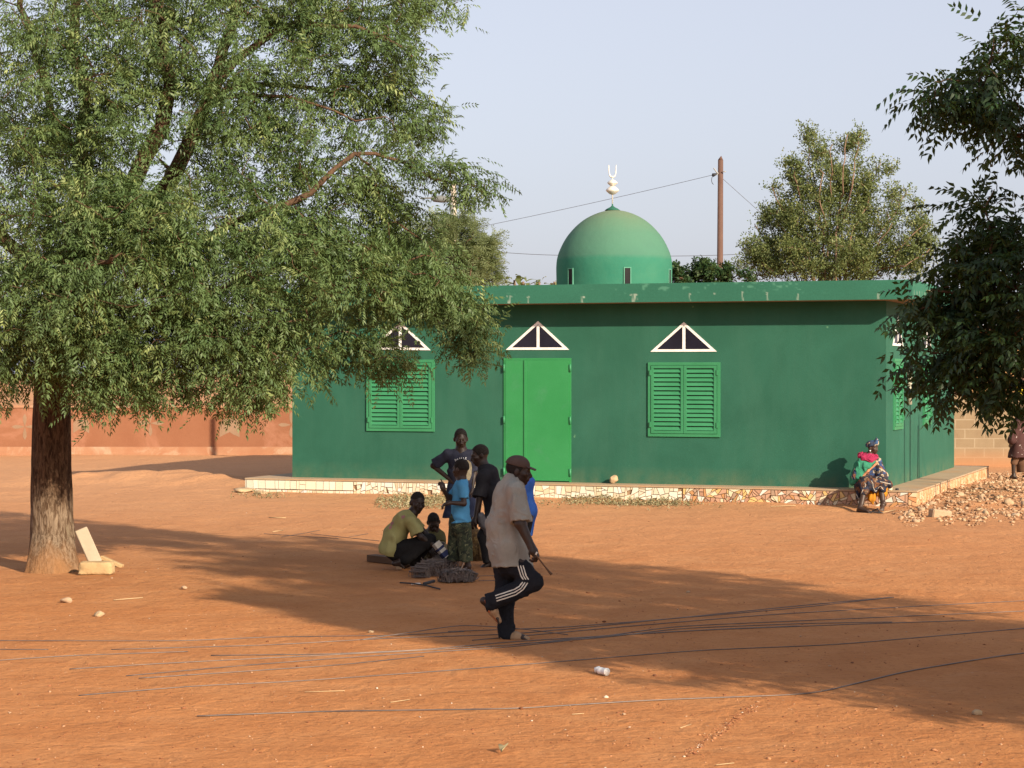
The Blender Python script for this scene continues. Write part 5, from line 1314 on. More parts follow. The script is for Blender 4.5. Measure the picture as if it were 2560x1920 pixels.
gn_.links.new(ramp(gn_, a_.outputs['Fac'], [(.0, (.15, .055, .025)), (.45, (.28, .105, .045)), (.8, (.40, .19, .09)), (.97, (.40, .27, .17)), (1, (.60, .52, .42))]), gb_.inputs['Base Color']); gb_.inputs['Roughness'].default_value = .9
rs3 = np.random.RandomState(5)
gp = []
for i in range(7500):
    px, py = rs3.uniform(-60, 2620), 1200 + (1930 - 1200) * rs3.rand() ** .8
    p = G(px, py)
    gp.append((p.x, p.y))
er = []
for i in range(420):
    t = rs3.rand(); px, py = np.interp(t, [0, .35, .7, 1], [1895, 1850, 1800, 1720]) + rs3.normal(0, 9), np.interp(t, [0, .35, .7, 1], [1762, 1790, 1825, 1885]) + rs3.normal(0, 5)
    p = G(px, py); er.append((p.x, p.y))
gp = np.array(gp); cl = vnoise(np.stack([gp[:, 0] * .8, gp[:, 1] * .8, np.zeros(len(gp))], -1), 4) + rs3.uniform(-.7, .7, len(gp)); gp = np.concatenate([gp[cl > .0], np.array(er)])
gpz = gz(gp[:, 0], gp[:, 1]); sz = np.clip(rs3.lognormal(-5.1, .5, len(gp)), .003, .03)
scatter('gravel', np.stack([gp[:, 0], gp[:, 1], gpz + sz * .15], -1), sz, [M_grav], 'scattered small pebbles and crumbs on the red earth', 'gravel', 9)
rp = []
for i in range(6500):
    px, py = rs3.uniform(2200, 2640), rs3.uniform(1180, 1325)
    if py < 1250 - (px - 2290) * .42 or py > 1296 + 22 * math.sin(px * .021) * math.sin(px * .057 + 1) + rs3.normal(0, 9) or px < 2250 + rs3.normal(0, 14): continue
    p = G(px, py); rp.append((p.x, p.y))
rp = np.array(rp); sz = np.clip(rs3.lognormal(-3.75, .5, len(rp)), .008, .07)
M_rub, gn_, gb_ = newmat('rubble_bits'); a_ = N(gn_, 'ShaderNodeAttribute', attribute_name='tint')
gn_.links.new(ramp(gn_, a_.outputs['Fac'], [(.0, (.25, .13, .065)), (.4, (.36, .205, .11)), (.8, (.41, .265, .155)), (1, (.48, .36, .24))]), gb_.inputs['Base Color']); gb_.inputs['Roughness'].default_value = .9
scatter('rubble_gravel', np.stack([rp[:, 0], rp[:, 1], gz(rp[:, 0], rp[:, 1]) + sz * .25], -1), sz, [M_rub], 'loose rubble chips spread beside the tiled plinth', 'rubble', 12)
# dry leaf litter along the plinth
lt = []
for (x0, x1, y0, y1, n) in ((930, 1150, 1236, 1276, 700), (1400, 1560, 1238, 1256, 260), (1480, 1760, 1243, 1266, 420), (1150, 1900, 1245, 1275, 120), (560, 760, 1232, 1245, 60)):
    for i in range(n):
        u = rs3.beta(2, 2); p = G(x0 + (x1 - x0) * u, y0 + (y1 - y0) * rs3.beta(2, 2)); lt.append((p.x, p.y, gz1(p.x, p.y) + .015))
lt = np.array(lt); dr_ = rs3.normal(0, 1, (len(lt), 3)); dr_[:, 2] *= .25
M_lit = leaf_mat('dry_leaf_litter', (.13, .115, .055), (.22, .19, .095), (.34, .29, .17), .1, .8)
tag(link('leaf_litter', leaves_mesh('leaf_litter', lt, dr_, leaf_templates('oval', 6, 3), 3, (.35, .7)), None, [M_lit]), 'dry leaf litter gathered along the foot of the plinth', 'leaf litter', kind='stuff')

# ================================================================== people: bodies and clothes as smooth blended solids
def V3(p): return np.array([p[0], p[1], p[2]], dtype=float)
def unit(v):
    v = np.asarray(v, float); return v / (np.linalg.norm(v) + 1e-12)
class Solid:
    """Signed distance solid, smoothly blended, turned into one continuous quad mesh (surface nets)."""
    def __init__(s): s.pr = []
    def cap(s, a, b, ra, rb, k=.02, wide=None, w=1.0, flat=None):
        """Tapered capsule a-b. wide/w: widen by w along a direction. flat=(p, n): cut off where (x-p).n > 0."""
        s.pr.append(('cap', V3(a), V3(b), ra, rb, k, None if wide is None else unit(wide), w, flat)); return s
    def chain(s, pts, rs, k=.02, **kw):
        for i in range(len(pts) - 1): s.cap(pts[i], pts[i + 1], rs[i], rs[i + 1], k, **kw)
        return s
    def ell(s, c, ax, rad, k=.02, flat=None):
        """Ellipsoid: ax = 3 unit rows, rad = 3 radii."""
        s.pr.append(('ell', V3(c), np.array([unit(a) for a in ax]), np.array(rad, float), k, flat)); return s
    def ball(s, c, r, k=.02): return s.cap(c, V3(c) + np.array([0, 0, 1e-4]), r, r, k)
    def cut(s, p, n): s.pr.append(('cut', V3(p), unit(n))); return s
    def carve(s, c, ax, rad): s.pr.append(('carve', V3(c), np.array([unit(a) for a in ax]), np.array(rad, float))); return s
    def fold(s, amp, freq, seed, stretch=(1, 1, 1)): s.pr.append(('fold', amp, freq, seed, np.array(stretch, float))); return s
    def mesh(s, name, h):
        lo = np.full(3, 1e9); hi = -lo
        for q in s.pr:
            if q[0] == 'cap':
                r = max(q[3], q[4]) * max(1, q[7]) + .02
                lo = np.minimum(lo, np.minimum(q[1], q[2]) - r); hi = np.maximum(hi, np.maximum(q[1], q[2]) + r)
            elif q[0] == 'ell':
                r = q[3].max() + .02; lo = np.minimum(lo, q[1] - r); hi = np.maximum(hi, q[1] + r)
        lo -= 2 * h; hi += 2 * h
        dim = np.ceil((hi - lo) / h).astype(int) + 1
        X = [lo[i] + h * np.arange(dim[i]) for i in range(3)]
        D = np.full(tuple(dim), .25)
        def sub(l, u):
            i0 = np.clip(np.floor((l - lo) / h).astype(int), 0, dim - 1); i1 = np.clip(np.ceil((u - lo) / h).astype(int) + 1, 1, dim)
            sl = tuple(slice(i0[i], i1[i]) for i in range(3))
            g = np.stack(np.meshgrid(*[X[i][sl[i]] for i in range(3)], indexing='ij'), -1)
            return sl, g
        def smin(a, b, k):
            t = np.clip(k - np.abs(a - b), 0, None) / k
            return np.minimum(a, b) - t * t * k * .25
        for q in s.pr:
            if q[0] == 'cap':
                _, a, b, ra, rb, k, wd, w, flat = q
                r = max(ra, rb) * max(1, w) + k + .03; sl, g = sub(np.minimum(a, b) - r, np.maximum(a, b) + r)
                pa = g - a; ba = b - a
                if wd is not None and w != 1.0:
                    pw = pa @ wd; pa = pa - (pw * (1 - 1 / w))[..., None] * wd
                    ba = ba - (ba @ wd) * (1 - 1 / w) * wd
                t = np.clip((pa @ ba) / (ba @ ba), 0, 1)
                d = np.sqrt(((pa - t[..., None] * ba) ** 2).sum(-1)) - (ra + (rb - ra) * t)
                if flat is not None: d = np.maximum(d, (g - V3(flat[0])) @ unit(flat[1]))
                D[sl] = smin(D[sl], d, k)
            elif q[0] == 'ell':
                _, c, ax, rad, k, flat = q
                r = rad.max() + k + .03; sl, g = sub(c - r, c + r)
                l = (g - c) @ ax.T; k0 = np.sqrt(((l / rad) ** 2).sum(-1)); k1 = np.sqrt(((l / rad ** 2) ** 2).sum(-1)) + 1e-9
                d = k0 * (k0 - 1) / k1
                d = np.where(k0 < 1e-3, -rad.min(), d)
                if flat is not None: d = np.maximum(d, (g - V3(flat[0])) @ unit(flat[1]))
                D[sl] = smin(D[sl], d, k)
            elif q[0] == 'cut':
                g = np.stack(np.meshgrid(*X, indexing='ij'), -1); D = np.maximum(D, (g - q[1]) @ q[2])
            elif q[0] == 'carve':
                _, c, ax, rad = q; r = rad.max() + .03; sl, g = sub(c - r, c + r)
                l = (g - c) @ ax.T; k0 = np.sqrt(((l / rad) ** 2).sum(-1)); k1 = np.sqrt(((l / rad ** 2) ** 2).sum(-1)) + 1e-9
                D[sl] = np.maximum(D[sl], -k0 * (k0 - 1) / k1)
            elif q[0] == 'fold':
                _, amp, fr, sd_, st = q
                nb = np.abs(D) < amp * 2.5 + h * 2; ii = np.argwhere(nb); p = lo + ii * h
                wv = vnoise(p * fr * .6, sd_)[:, None] * .25
                nn = vnoise((p + wv * .3) * fr * st, sd_ + 1); D[nb] += amp * (nn - .6 * np.abs(nn))
        # naive surface nets
        S = D < 0
        cells = np.zeros(tuple(dim - 1), bool); c8 = [S[dx:dim[0] - 1 + dx, dy:dim[1] - 1 + dy, dz:dim[2] - 1 + dz] for dx in (0, 1) for dy in (0, 1) for dz in (0, 1)]
        any_ = np.logical_or.reduce(c8); all_ = np.logical_and.reduce(c8); cells = any_ & ~all_
        ci = np.argwhere(cells); vid = np.full(tuple(dim - 1), -1, int); vid[cells] = np.arange(len(ci))
        acc = np.zeros((len(ci), 3)); cnt = np.zeros(len(ci))
        corners = [(dx, dy, dz) for dx in (0, 1) for dy in (0, 1) for dz in (0, 1)]
        for i, a in enumerate(corners):
            for b in corners[i + 1:]:
                if sum(abs(a[j] - b[j]) for j in range(3)) != 1: continue
                va = D[ci[:, 0] + a[0], ci[:, 1] + a[1], ci[:, 2] + a[2]]; vb = D[ci[:, 0] + b[0], ci[:, 1] + b[1], ci[:, 2] + b[2]]
                cr = (va < 0) != (vb < 0); t = np.where(cr, va / np.where(np.abs(va - vb) < 1e-12, 1, va - vb), 0)
                p = np.array(a)[None] + t[:, None] * (np.array(b) - np.array(a))[None]
                acc[cr] += p[cr]; cnt[cr] += 1
        verts = lo + (ci + acc / np.maximum(cnt, 1)[:, None]) * h
        quads = []
        for ax_ in range(3):
            u, v = [(1, 2), (2, 0), (0, 1)][ax_]
            sl0 = [slice(1, dim[i] - 1) for i in range(3)]; sl0[ax_] = slice(0, dim[ax_] - 1); sl1 = list(sl0); sl1[ax_] = slice(1, dim[ax_])
            s0 = S[tuple(sl0)]; s1 = S[tuple(sl1)]; off = np.array([1, 1, 1]); off[ax_] = 0
            for flip, m in ((False, s0 & ~s1), (True, ~s0 & s1)):
                e = np.argwhere(m) + off
                if not len(e): continue
                eu = np.zeros(3, int); eu[u] = 1; ev = np.zeros(3, int); ev[v] = 1
                q4 = [vid[tuple((e - eu - ev).T)], vid[tuple((e - ev).T)], vid[tuple(e.T)], vid[tuple((e - eu).T)]]
                if flip: q4 = q4[::-1]
                quads.append(np.stack(q4, 1))
        quads = np.concatenate(quads); quads = quads[(quads >= 0).all(1)]
        # keep the largest piece only
        par = np.arange(len(verts))
        for _ in range(4000):
            m = np.minimum.reduce([par[quads[:, j]] for j in range(4)]); old = par.copy()
            for j in range(4): np.minimum.at(par, quads[:, j], m)
            par = par[par]
            if (par == old).all(): break
        ids, ct = np.unique(par, return_counts=True); keep = par == ids[np.argmax(ct)]
        if ct.max() < .985 * len(par): print('LOOSE', name, round(ct.max() / len(par), 3))
        mp = np.cumsum(keep) - 1; quads = mp[quads[keep[quads].all(1)]]
        return mesh_np(name, verts[keep], quads, 4, True)

def frame(f, u=(0, 0, 1)):
    f = unit(f); u = np.asarray(u, float); u = unit(u - f * (u @ f)); r = np.cross(f, u); return f, u, r      # forward, up, right

M_skin = mat_noise('dark_brown_skin', (.026, .0135, .009), (.034, .018, .012), 14, .5, .12, .003, 120, spec=.4)
M_skin2 = mat_noise('brown_skin', (.042, .0215, .0135), (.052, .028, .018), 14, .5, .12, .003, 120, spec=.4)
M_hair = mat_noise('black_hair', (.013, .0095, .0075), (.018, .0135, .011), 60, .9, .6, .006, 260)
M_eye = mat_noise('eye_white', (.15, .13, .115), (.12, .105, .09), 60, .3, .0)

def add_head(S, c, f, u, s=.225, neck=None, neck_r=.048):
    """Head solid with brow, nose, lips, chin and ears; s = chin to crown height."""
    f, u, r = frame(f, u); k = s / .225; c = V3(c); P_ = lambda a, b, d=0.0: c + k * (a * f + b * u + d * r)
    S.ell(P_(-.012, .022), (r, f, u), (.072 * k, .093 * k, .088 * k), .02)
    S.ell(P_(.022, -.045), (r, f, u), (.056 * k, .066 * k, .062 * k), .03)
    S.ball(P_(.062, -.094), .021 * k, .025)
    S.cap(P_(.076, .018, -.032), P_(.076, .018, .032), .013 * k, .013 * k, .02)
    S.cap(P_(.084, .005), P_(.103, -.034), .009 * k, .015 * k, .014)
    S.cap(P_(.096, -.036, -.014), P_(.096, -.036, .014), .010 * k, .010 * k, .012)
    S.cap(P_(.086, -.058, -.018), P_(.086, -.058, .018), .011 * k, .011 * k, .010)
    S.cap(P_(.083, -.070, -.014), P_(.083, -.070, .014), .011 * k, .011 * k, .010)
    for q in (-1, 1):
        S.ell(P_(.056, -.022, q * .042), (r, f, u), (.022 * k, .026 * k, .022 * k), .02)
        S.ell(P_(-.006, -.012, q * .076), (unit(r + .35 * q * f), unit(f), u), (.009 * k, .020 * k, .031 * k), .008)
    if neck is not None: S.cap(P_(-.018, -.06), neck, neck_r * k, neck_r * 1.12 * k, .03)
def add_hair(c, f, u, s, name, parent, h=.006, low=-.01, m=None, grow=.008):
    f, u, r = frame(f, u); k = s / .225; c = V3(c); S = Solid()
    S.ell(c + k * (-.014 * f + .024 * u), (r, f, u), ((.072 + grow) * k, (.093 + grow) * k, (.088 + grow) * k), .01)
    S.cut(c + k * (.050 * f + .040 * u), unit(f * .85 - u * .55)); S.cut(c + k * (low * u - .02 * f), unit(-u * 1.0 + f * .15))
    S.fold(.0035, 70, 3)
    return link(name, S.mesh(name, h), parent, [m or M_hair])
def add_eyes(c, f, u, s, parent):
    f, u, r = frame(f, u); k = s / .225; c = V3(c)
    for q in (-1, 1):
        mb = MB(); p = c + k * (.078 * f + .000 * u + q * .031 * r)
        mb.lathe([(.0, -.010 * k), (.009 * k, -.006 * k), (.0118 * k, 0), (.009 * k, .006 * k), (.0, .010 * k)], Vector(p), 12)
        e = mb.build('eye', M_eye, parent)
        mb = MB(); mb.lathe([(.0, -.004 * k), (.0058 * k, 0), (.0, .003 * k)], Vector(p + f * .0098 * k), 10, Vector(f).to_track_quat('Z', 'Y').to_matrix()); mb.build('pupil', M_hair, e)
def add_hand(S, w, d, n, s=1.0, curl=.5, thumb=1, spread=.10, curls=None):
    """Hand from wrist w along d; n = back of the hand; fingers curl towards -n; thumb leaves the side."""
    d = unit(d); n = unit(np.asarray(n, float) - d * (np.asarray(n, float) @ d)); sd_ = np.cross(d, n) * thumb; w = V3(w)
    S.cap(w, w + d * .035 * s, .024 * s, .029 * s, .02, wide=sd_, w=1.15)
    S.cap(w + d * .03 * s, w + d * .078 * s, .019 * s, .017 * s, .02, wide=sd_, w=2.0)
    L = (.068, .078, .072, .055); rr = (.0092, .0095, .0092, .0082)
    for i in range(4):
        o = (1.5 - i) * .0185 * s; p = w + d * (.082 - .004 * abs(i - 1)) * s + sd_ * o
        cu = curl if curls is None else curls[i]; a = 0.0; dd = unit(d + sd_ * spread * (1.5 - i) * .6)
        for j, fr_ in enumerate((.42, .33, .25)):
            a += cu * (.9, 1.1, .8)[j]; q = p + (dd * math.cos(a) - n * math.sin(a)) * L[i] * fr_ * s
            S.cap(p, q, rr[i] * s * (1 - .08 * j), rr[i] * s * (1 - .08 * (j + 1)), .006); p = q
    p = w + d * .028 * s + sd_ * .024 * s; t1 = p + unit(d * .65 + sd_ * .7 - n * .35) * .042 * s; t2 = t1 + unit(d * .95 + sd_ * .15 - n * (.2 + .5 * curl)) * .034 * s
    S.cap(p, t1, .0135 * s, .0115 * s, .012); S.cap(t1, t2, .0112 * s, .0092 * s, .006)
def add_foot(S, ankle, toe, up=(0, 0, 1), s=1.0, k=.02):
    """Foot from the ankle joint to the toe tip, sole away from up."""
    a = V3(ankle); t = V3(toe); d = unit(t - a); u = np.asarray(up, float); u = unit(u - d * (u @ d)); r = np.cross(d, u)
    heel = a - d * .035 * s - u * .045 * s
    S.cap(a + u * .03 * s, heel, .036 * s, .032 * s, k)
    ball = t - d * .055 * s - u * .004 * s
    S.cap(a, ball, .036 * s, .022 * s, k, wide=r, w=1.35); S.cap(heel, ball, .028 * s, .022 * s, k, wide=r, w=1.3)
    for i in range(5):
        o = (2 - i) * .0165 * s; L = (.05, .047, .042, .036, .028)[i] * s
        S.cap(ball + r * o, ball + r * o * 1.1 + d * L - u * .006 * s, .0115 * s if i == 0 else .009 * s, .0088 * s, .010)
def add_sandal(name, ankle, toe, parent, m, up=(0, 0, 1), s=1.0, drop=.062, h=.006):
    a = V3(ankle); t = V3(toe); d = unit(t - a); u = np.asarray(up, float); u = unit(u - d * (u @ d)); r = np.cross(d, u)
    heel = a - d * .075 * s - u * drop * s; tip = t + d * .012 * s - u * (drop - .032) * s
    S = Solid(); S.cap(heel + d * .035 * s, tip - d * .04 * s, .012 * s, .012 * s, .005, wide=r, w=3.4)
    return link(name, S.mesh(name, h), parent, [m])
def ray_onto(obj_mesh, pts2, Yn, off=.004):
    """Project photo pixels onto a mesh along the camera rays: points lie on the real surface."""
    bv = BVHTree.FromPolygons([v.co for v in obj_mesh.vertices], [tuple(p.vertices) for p in obj_mesh.polygons])
    o = Vector((0, 0, CAMH)); out = []
    for (px, py) in pts2:
        d = (P(px, py, Yn) - o).normalized(); hit = bv.ray_cast(o, d)
        out.append(None if hit[0] is None else hit[0] + hit[1] * off)
    return out
def ribbon_on(name, mesh, path, width, Yn, m, parent, off=.004):
    """A thin strip of cloth lying on a garment along a path of photo pixels."""
    dense = []
    for i in range(len(path) - 1):
        for t in np.linspace(0, 1, 9)[:-1]: dense.append((path[i][0] + (path[i + 1][0] - path[i][0]) * t, path[i][1] + (path[i + 1][1] - path[i][1]) * t))
    dense.append(path[-1]); q = np.array(dense); tg_ = np.gradient(q, axis=0); tg_ /= np.linalg.norm(tg_, axis=1, keepdims=True); nn = np.stack([-tg_[:, 1], tg_[:, 0]], 1) * width / 2
    A_ = ray_onto(mesh, q + nn, Yn, off); B_ = ray_onto(mesh, q - nn, Yn, off); vs, fs = [], []
    for i in range(len(q) - 1):
        if None in (A_[i], B_[i], A_[i + 1], B_[i + 1]): continue
        b = len(vs); vs += [A_[i], B_[i], B_[i + 1], A_[i + 1]]; fs.append((b, b + 1, b + 2, b + 3))
    if not vs: return None
    return link(name, mesh_np(name, np.array([tuple(v) for v in vs]), np.array(fs), 4, False), parent, [m])
def print_on(name, mesh, polys, Yn, m, parent, off=.004):
    """Printed patches: pixel polygons projected on a garment, refined so that they follow its folds."""
    vs, fs = [], []
    for poly in polys:
        q = np.array(poly, float); c = q.mean(0); n = len(q); rings = [ray_onto(mesh, c + (q - c) * t, Yn, off) for t in (.0, .5, 1.0)]
        if any(v is None for r_ in rings for v in r_): continue
        b = len(vs); vs += [rings[0][0]] + rings[1] + rings[2]
        for i in range(n):
            j = (i + 1) % n; fs.append((b, b + 1 + i, b + 1 + j, b + 1 + j)); fs.append((b + 1 + i, b + 1 + n + i, b + 1 + n + j, b + 1 + j))
    if not vs: return None
    me = bpy.data.meshes.new(name); me.from_pydata([tuple(v) for v in vs], [], [tuple(dict.fromkeys(f)) for f in fs]); me.update()
    return link(name, me, parent, [m])
def person(name_label, S, h, skin):
    me = S.mesh('person', h); o = link('person', me, None, [skin]); return tag(o, name_label, 'person', 'people in the yard')
def cloth(S, name, h, parent, m): 
    o = link(name, S.mesh(name, h), parent, [m]); return o
def cloth_mat(name, c, worn=.2, scale=9):
    return mat_noise(name, c, tuple(min(1, x * (1 + worn)) for x in c), scale, .95, .25, .004, 160, spec=.1)
def camo_mat(name, cols, scale=9):
    m, nt, b = newmat(name); v = coords(nt); c = None
    n1 = noise(nt, scale, 2, .5, v, 1.2); n2 = noise(nt, scale * 1.4, 2, .5, v, 1.0)
    c = mixc(nt, ramp(nt, n1, [(.50, 0.), (.52, 1.)]), cols[0], cols[1]); c = mixc(nt, ramp(nt, n2, [(.56, 0.), (.58, 1.)]), c, cols[2])
    c = mixc(nt, ramp(nt, noise(nt, scale * 1.9, 2, .5, v, .8), [(.64, 0.), (.66, 1.)]), c, cols[3])
    nt.links.new(c, b.inputs['Base Color']); b.inputs['Roughness'].default_value = .95; return m

UP = np.array([0, 0, 1.0]); X1 = np.array([1.0, 0, 0]); Y1 = np.array([0, 1.0, 0])

# ------------------------------------------------------------------ 1. man in a cap walking to the right across the rods
MY = 18.75
def Q(px, py, dy=0.0): return V3(P(px, py, MY + dy))
S = Solid(); fH = unit((.95, -.12, -.12)); hc = Q(1297, 1176)
nb = Q(1281, 1213)
add_head(S, hc, fH, UP, .245, nb, .054)
S.chain([nb, Q(1272, 1250), Q(1257, 1325), Q(1270, 1392)], [.07, .105, .10, .105], .04, wide=Y1, w=1.35)
# near arm (his right) hanging forward, hand closed on a stick
sh = Q(1293, 1232, -.21); el = Q(1301, 1309, -.30); wr = Q(1328, 1366, -.33)
S.cap(Q(1280, 1230, -.06), sh, .08, .060, .03); S.chain([sh, el], [.058, .050], .03); S.chain([el, wr], [.050, .034], .02)
add_hand(S, wr, unit(Q(1342, 1392, -.33) - wr), (.75, -.45, .45), 1.28, .9, -1)
# far arm
sh2 = Q(1290, 1230, .19); el2 = Q(1306, 1308, .24); wr2 = Q(1314, 1362, .22)
S.cap(Q(1280, 1230, .06), sh2, .08, .055, .03); S.chain([sh2, el2], [.052, .042], .03); S.chain([el2, wr2], [.042, .028], .02); add_hand(S, wr2, (.12, -.05, -1), (.5, .85, 0), 1.0, .3, 1)
# legs: standing left leg, right leg lifted behind
hipL, knL, anL = Q(1262, 1400, .09), Q(1262, 1492, .07), Q(1268, 1578, .05)
S.chain([hipL, knL, anL], [.085, .058, .042], .03); add_foot(S, anL + np.array([0, 0, -.01]), Q(1323, 1597, -.02), UP, 1.05)
hipR, knR, anR = Q(1288, 1402, -.09), Q(1336, 1456, -.13), Q(1228, 1502, -.12)
S.chain([hipR, knR, anR], [.085, .058, .042], .03)
fd = unit(Q(1250, 1557, -.10) - Q(1224, 1500, -.12)); add_foot(S, Q(1225, 1505, -.12), Q(1251, 1557, -.10), (.85, -.1, .5), 1.0)
man = person('man in a brown cap and loose beige shirt striding right with a stick', S, .0065, M_skin)
# shirt
M_beige = mat_noise('worn_beige_jersey', (.245, .235, .205), (.30, .285, .245), 5, .95, .3, .004, 140, spec=.1, dirt=((.30, .20, .14), 2.2, .55, .8))
C = Solid()
C.chain([Q(1282, 1211), Q(1272, 1243), Q(1258, 1316)], [.085, .120, .125], .05, wide=Y1, w=1.35)
C.chain([Q(1256, 1312), Q(1268, 1370), Q(1279, 1428)], [.122, .150, .178], .06, wide=Y1, w=1.22)
C.cap(Q(1284, 1206), Q(1288, 1212), .062, .07, .02)
for dy in (-1, 1):
    a = Q(1291, 1230, .20 * dy); b = Q(1302, 1316, .29 * dy); cut_ = Q(1300, 1303 if dy < 0 else 1296, .28 * dy), unit(b - a)
    C.cap(Q(1285, 1223, .12 * dy), a, .082, .080, .04); C.cap(a, b, .079, .086, .018, flat=cut_)
for dy in (-1, 1):
    a = Q(1291, 1230, .20 * dy); b = Q(1302, 1316, .29 * dy); f3, u3, r3 = frame(b - a, X1); C.carve(Q(1300, 1303 if dy < 0 else 1296, .28 * dy) + .01 * f3, (f3, u3, r3), (.075, .068, .068))
C.cut(Q(1278, 1413), (.06, -.0, -1.0)); C.fold(.018, 7, 5, (1.7, 1.7, .45)); C.fold(.008, 18, 6, (1.3, 1.3, .7))
shirt = cloth(C, 'shirt', .0065, man, M_beige)
# tracksuit trousers
M_navy = cloth_mat('navy_black_tracksuit', (.0135, .014, .0175), .5)
C = Solid()
C.cap(Q(1270, 1396), Q(1273, 1414), .105, .11, .04, wide=Y1, w=1.15)
C.chain([Q(1263, 1412, .09), Q(1261, 1488, .07)], [.105, .080], .05); C.cap(Q(1261, 1488, .07), Q(1266, 1596, .05), .078, .066, .04, flat=(Q(1266, 1586, .05), (.15, 0, -1)))
C.cap(Q(1264, 1572, .05), Q(1270, 1594, .04), .062, .058, .04, flat=(Q(1262, 1599, .05), (.35, 0, -1)))
C.chain([Q(1290, 1414, -.08), Q(1334, 1455, -.13)], [.100, .086], .035); C.chain([Q(1333, 1455, -.13), Q(1224, 1507, -.12)], [.082, .080], .03)
C.cut(Q(1216, 1507, -.12), (-.95, 0, -.1)); C.fold(.009, 13, 9, (1.2, 1.2, .8)); C.fold(.004, 30, 10)
tr = cloth(C, 'trousers', .0065, man, M_navy)
M_str = cloth_mat('cream_trouser_stripe', (.62, .58, .50), .1)
for k in (-1, 0, 1):
    o = 6.4 * k
    ribbon_on('trouser_stripe', tr.data, [(1301 + o, 1414), (1309 + o, 1440), (1315 + o * 1.05, 1449)], 2.7, MY, M_str, man)
    ribbon_on('trouser_stripe', tr.data, [(1313 + o, 1456 + o * .12), (1303 + o * .8, 1470 + o * .55), (1288 + o * .3, 1480 + o), (1262 + o * .25, 1489 + o), (1240 + o * .3, 1496 + o)], 2.7, MY, M_str, man)
# cap with bill
M_cap = mat_noise('brown_cap_cloth', (.065, .042, .034), (.085, .055, .045), 9, .9, .25, .003, 160)
f_, u_, r_ = frame(fH, UP); cc = hc + .012 * u_ - .004 * f_
C = Solid(); C.ell(cc + .035 * u_ - .012 * f_, (r_, f_, u_), (.090, .112, .088), .01); C.cap(cc - .085 * f_ + .02 * u_, cc - .10 * f_ - .03 * u_, .035, .03, .02, wide=r_, w=1.5)
C.cut(cc + .028 * u_, -u_ + .12 * f_ * -1); 
cap_ = cloth(C, 'cap', .0055, man, M_cap)
C = Solid(); C.cap(cc + .075 * f_ + .030 * u_, cc + .150 * f_ + .012 * u_, .011, .009, .01, wide=r_, w=6.5); cloth(C, 'cap_bill', .0055, cap_, M_cap)
# band of bare back of head shows under the cap: short hair
add_hair(hc, fH, UP, .245, 'hair', man, .006, -.05, None, .003)
M_sand = mat_noise('tan_rubber', (.36, .22, .12), (.30, .18, .10), 9, .7, .1)
M_red = mat_noise('orange_red_rubber', (.42, .13, .05), (.36, .11, .05), 9, .7, .1)
def shoe(name, pts, rs_, parent, m, wide, w, flat=None, h=.006):
    C_ = Solid(); C_.chain(pts, rs_, .02, wide=wide, w=w)
    if flat is not None: C_.cut(*flat)
    return cloth(C_, name, h, parent, m)
shoe('shoe', [Q(1262, 1592, .05), Q(1290, 1592, .02), Q(1318, 1598, -.01)], [.045, .045, .026], man, M_sand, Y1, 1.25, (Q(1290, 1603.5, 0), (0, 0, -1)))
so_ = shoe('sole', [Q(1256, 1602, .05), Q(1320, 1601, -.01)], [.010, .010], man, M_red, Y1, 4.2)
shoe('shoe', [Q(1222, 1503, -.12), Q(1233, 1528, -.11), Q(1247, 1552, -.10)], [.045, .043, .026], man, M_sand, Y1, 1.25)
shoe('sole', [Q(1212, 1500, -.12), Q(1222, 1526, -.115), Q(1247, 1557, -.10)], [.011, .011, .010], man, M_red, Y1, 4.0)
hd = Q(1341, 1386, -.27)
m = MB(); m.tube([Vector(Q(1332, 1378, -.36)), Vector(Q(1345, 1394, -.36)), Vector(Q(1362, 1416, -.3)), Vector(Q(1375, 1432, -.3)), Vector(Q(1379, 1436, -.3))], [.007, .008, .007, .011, .013], 8)
tag(m.build('stick', M_plank), 'dark stick held in the hand of the walking man', 'stick')
m = MB(); m.tube([Vector(Q(1339, 1387, -.41)), Vector(Q(1343, 1380, -.41))], .009, 6); m.build('cuff_tag', M_str, man)

# ------------------------------------------------------------------ 2. boy in a light blue shirt, seen from his left, looking left
KY = 25.0
def Q(px, py, dy=0.0): return V3(P(px, py, KY + dy))
S = Solid(); fH = unit((-.80, .55, -.10)); hc = Q(1152, 1172)
nb = Q(1154, 1203)
add_head(S, hc, fH, UP, .232, nb, .046)
S.chain([nb, Q(1152, 1225), Q(1150, 1280), Q(1152, 1312)], [.055, .08, .078, .085], .04, wide=(.12, 1, 0), w=1.35)
sh, el, wr = Q(1158, 1216, -.13), Q(1160, 1259, -.17), Q(1124, 1257, -.24)
S.chain([sh, el], [.036, .030], .02); S.chain([el, wr], [.032, .022], .02); add_hand(S, wr, (-.85, -.1, -.25), (-.3, -.1, .95), .88, .55, 1, curls=(.75, .65, .6, .5))
sh, el, wr = Q(1145, 1216, .12), Q(1123, 1250, .10), Q(1109, 1224, .02)
S.chain([sh, el], [.036, .030], .02); S.chain([el, wr], [.030, .021], .02); add_hand(S, wr, (-.35, -.15, .85), (.6, -.75, .1), .88, .5, 1, curls=(.15, .75, .85, .9))
for x0, x1, x2, dy, toe in ((1144, 1134, 1128, .09, (1112, 1424)), (1160, 1166, 1170, -.06, (1176, 1436))):
    S.chain([Q(x0, 1318, dy), Q(x1, 1368, dy), Q(x2, 1418, dy)], [.07, .046, .032], .03); add_foot(S, Q(x2, 1419, dy), Q(toe[0], toe[1], dy - .05), UP, .86)
boy = person('boy in a light blue T-shirt and camouflage trousers standing over the wire bundles', S, .0075, M_skin2)
add_hair(hc, fH, UP, .232, 'hair', boy, .0065, -.01, None, .003)
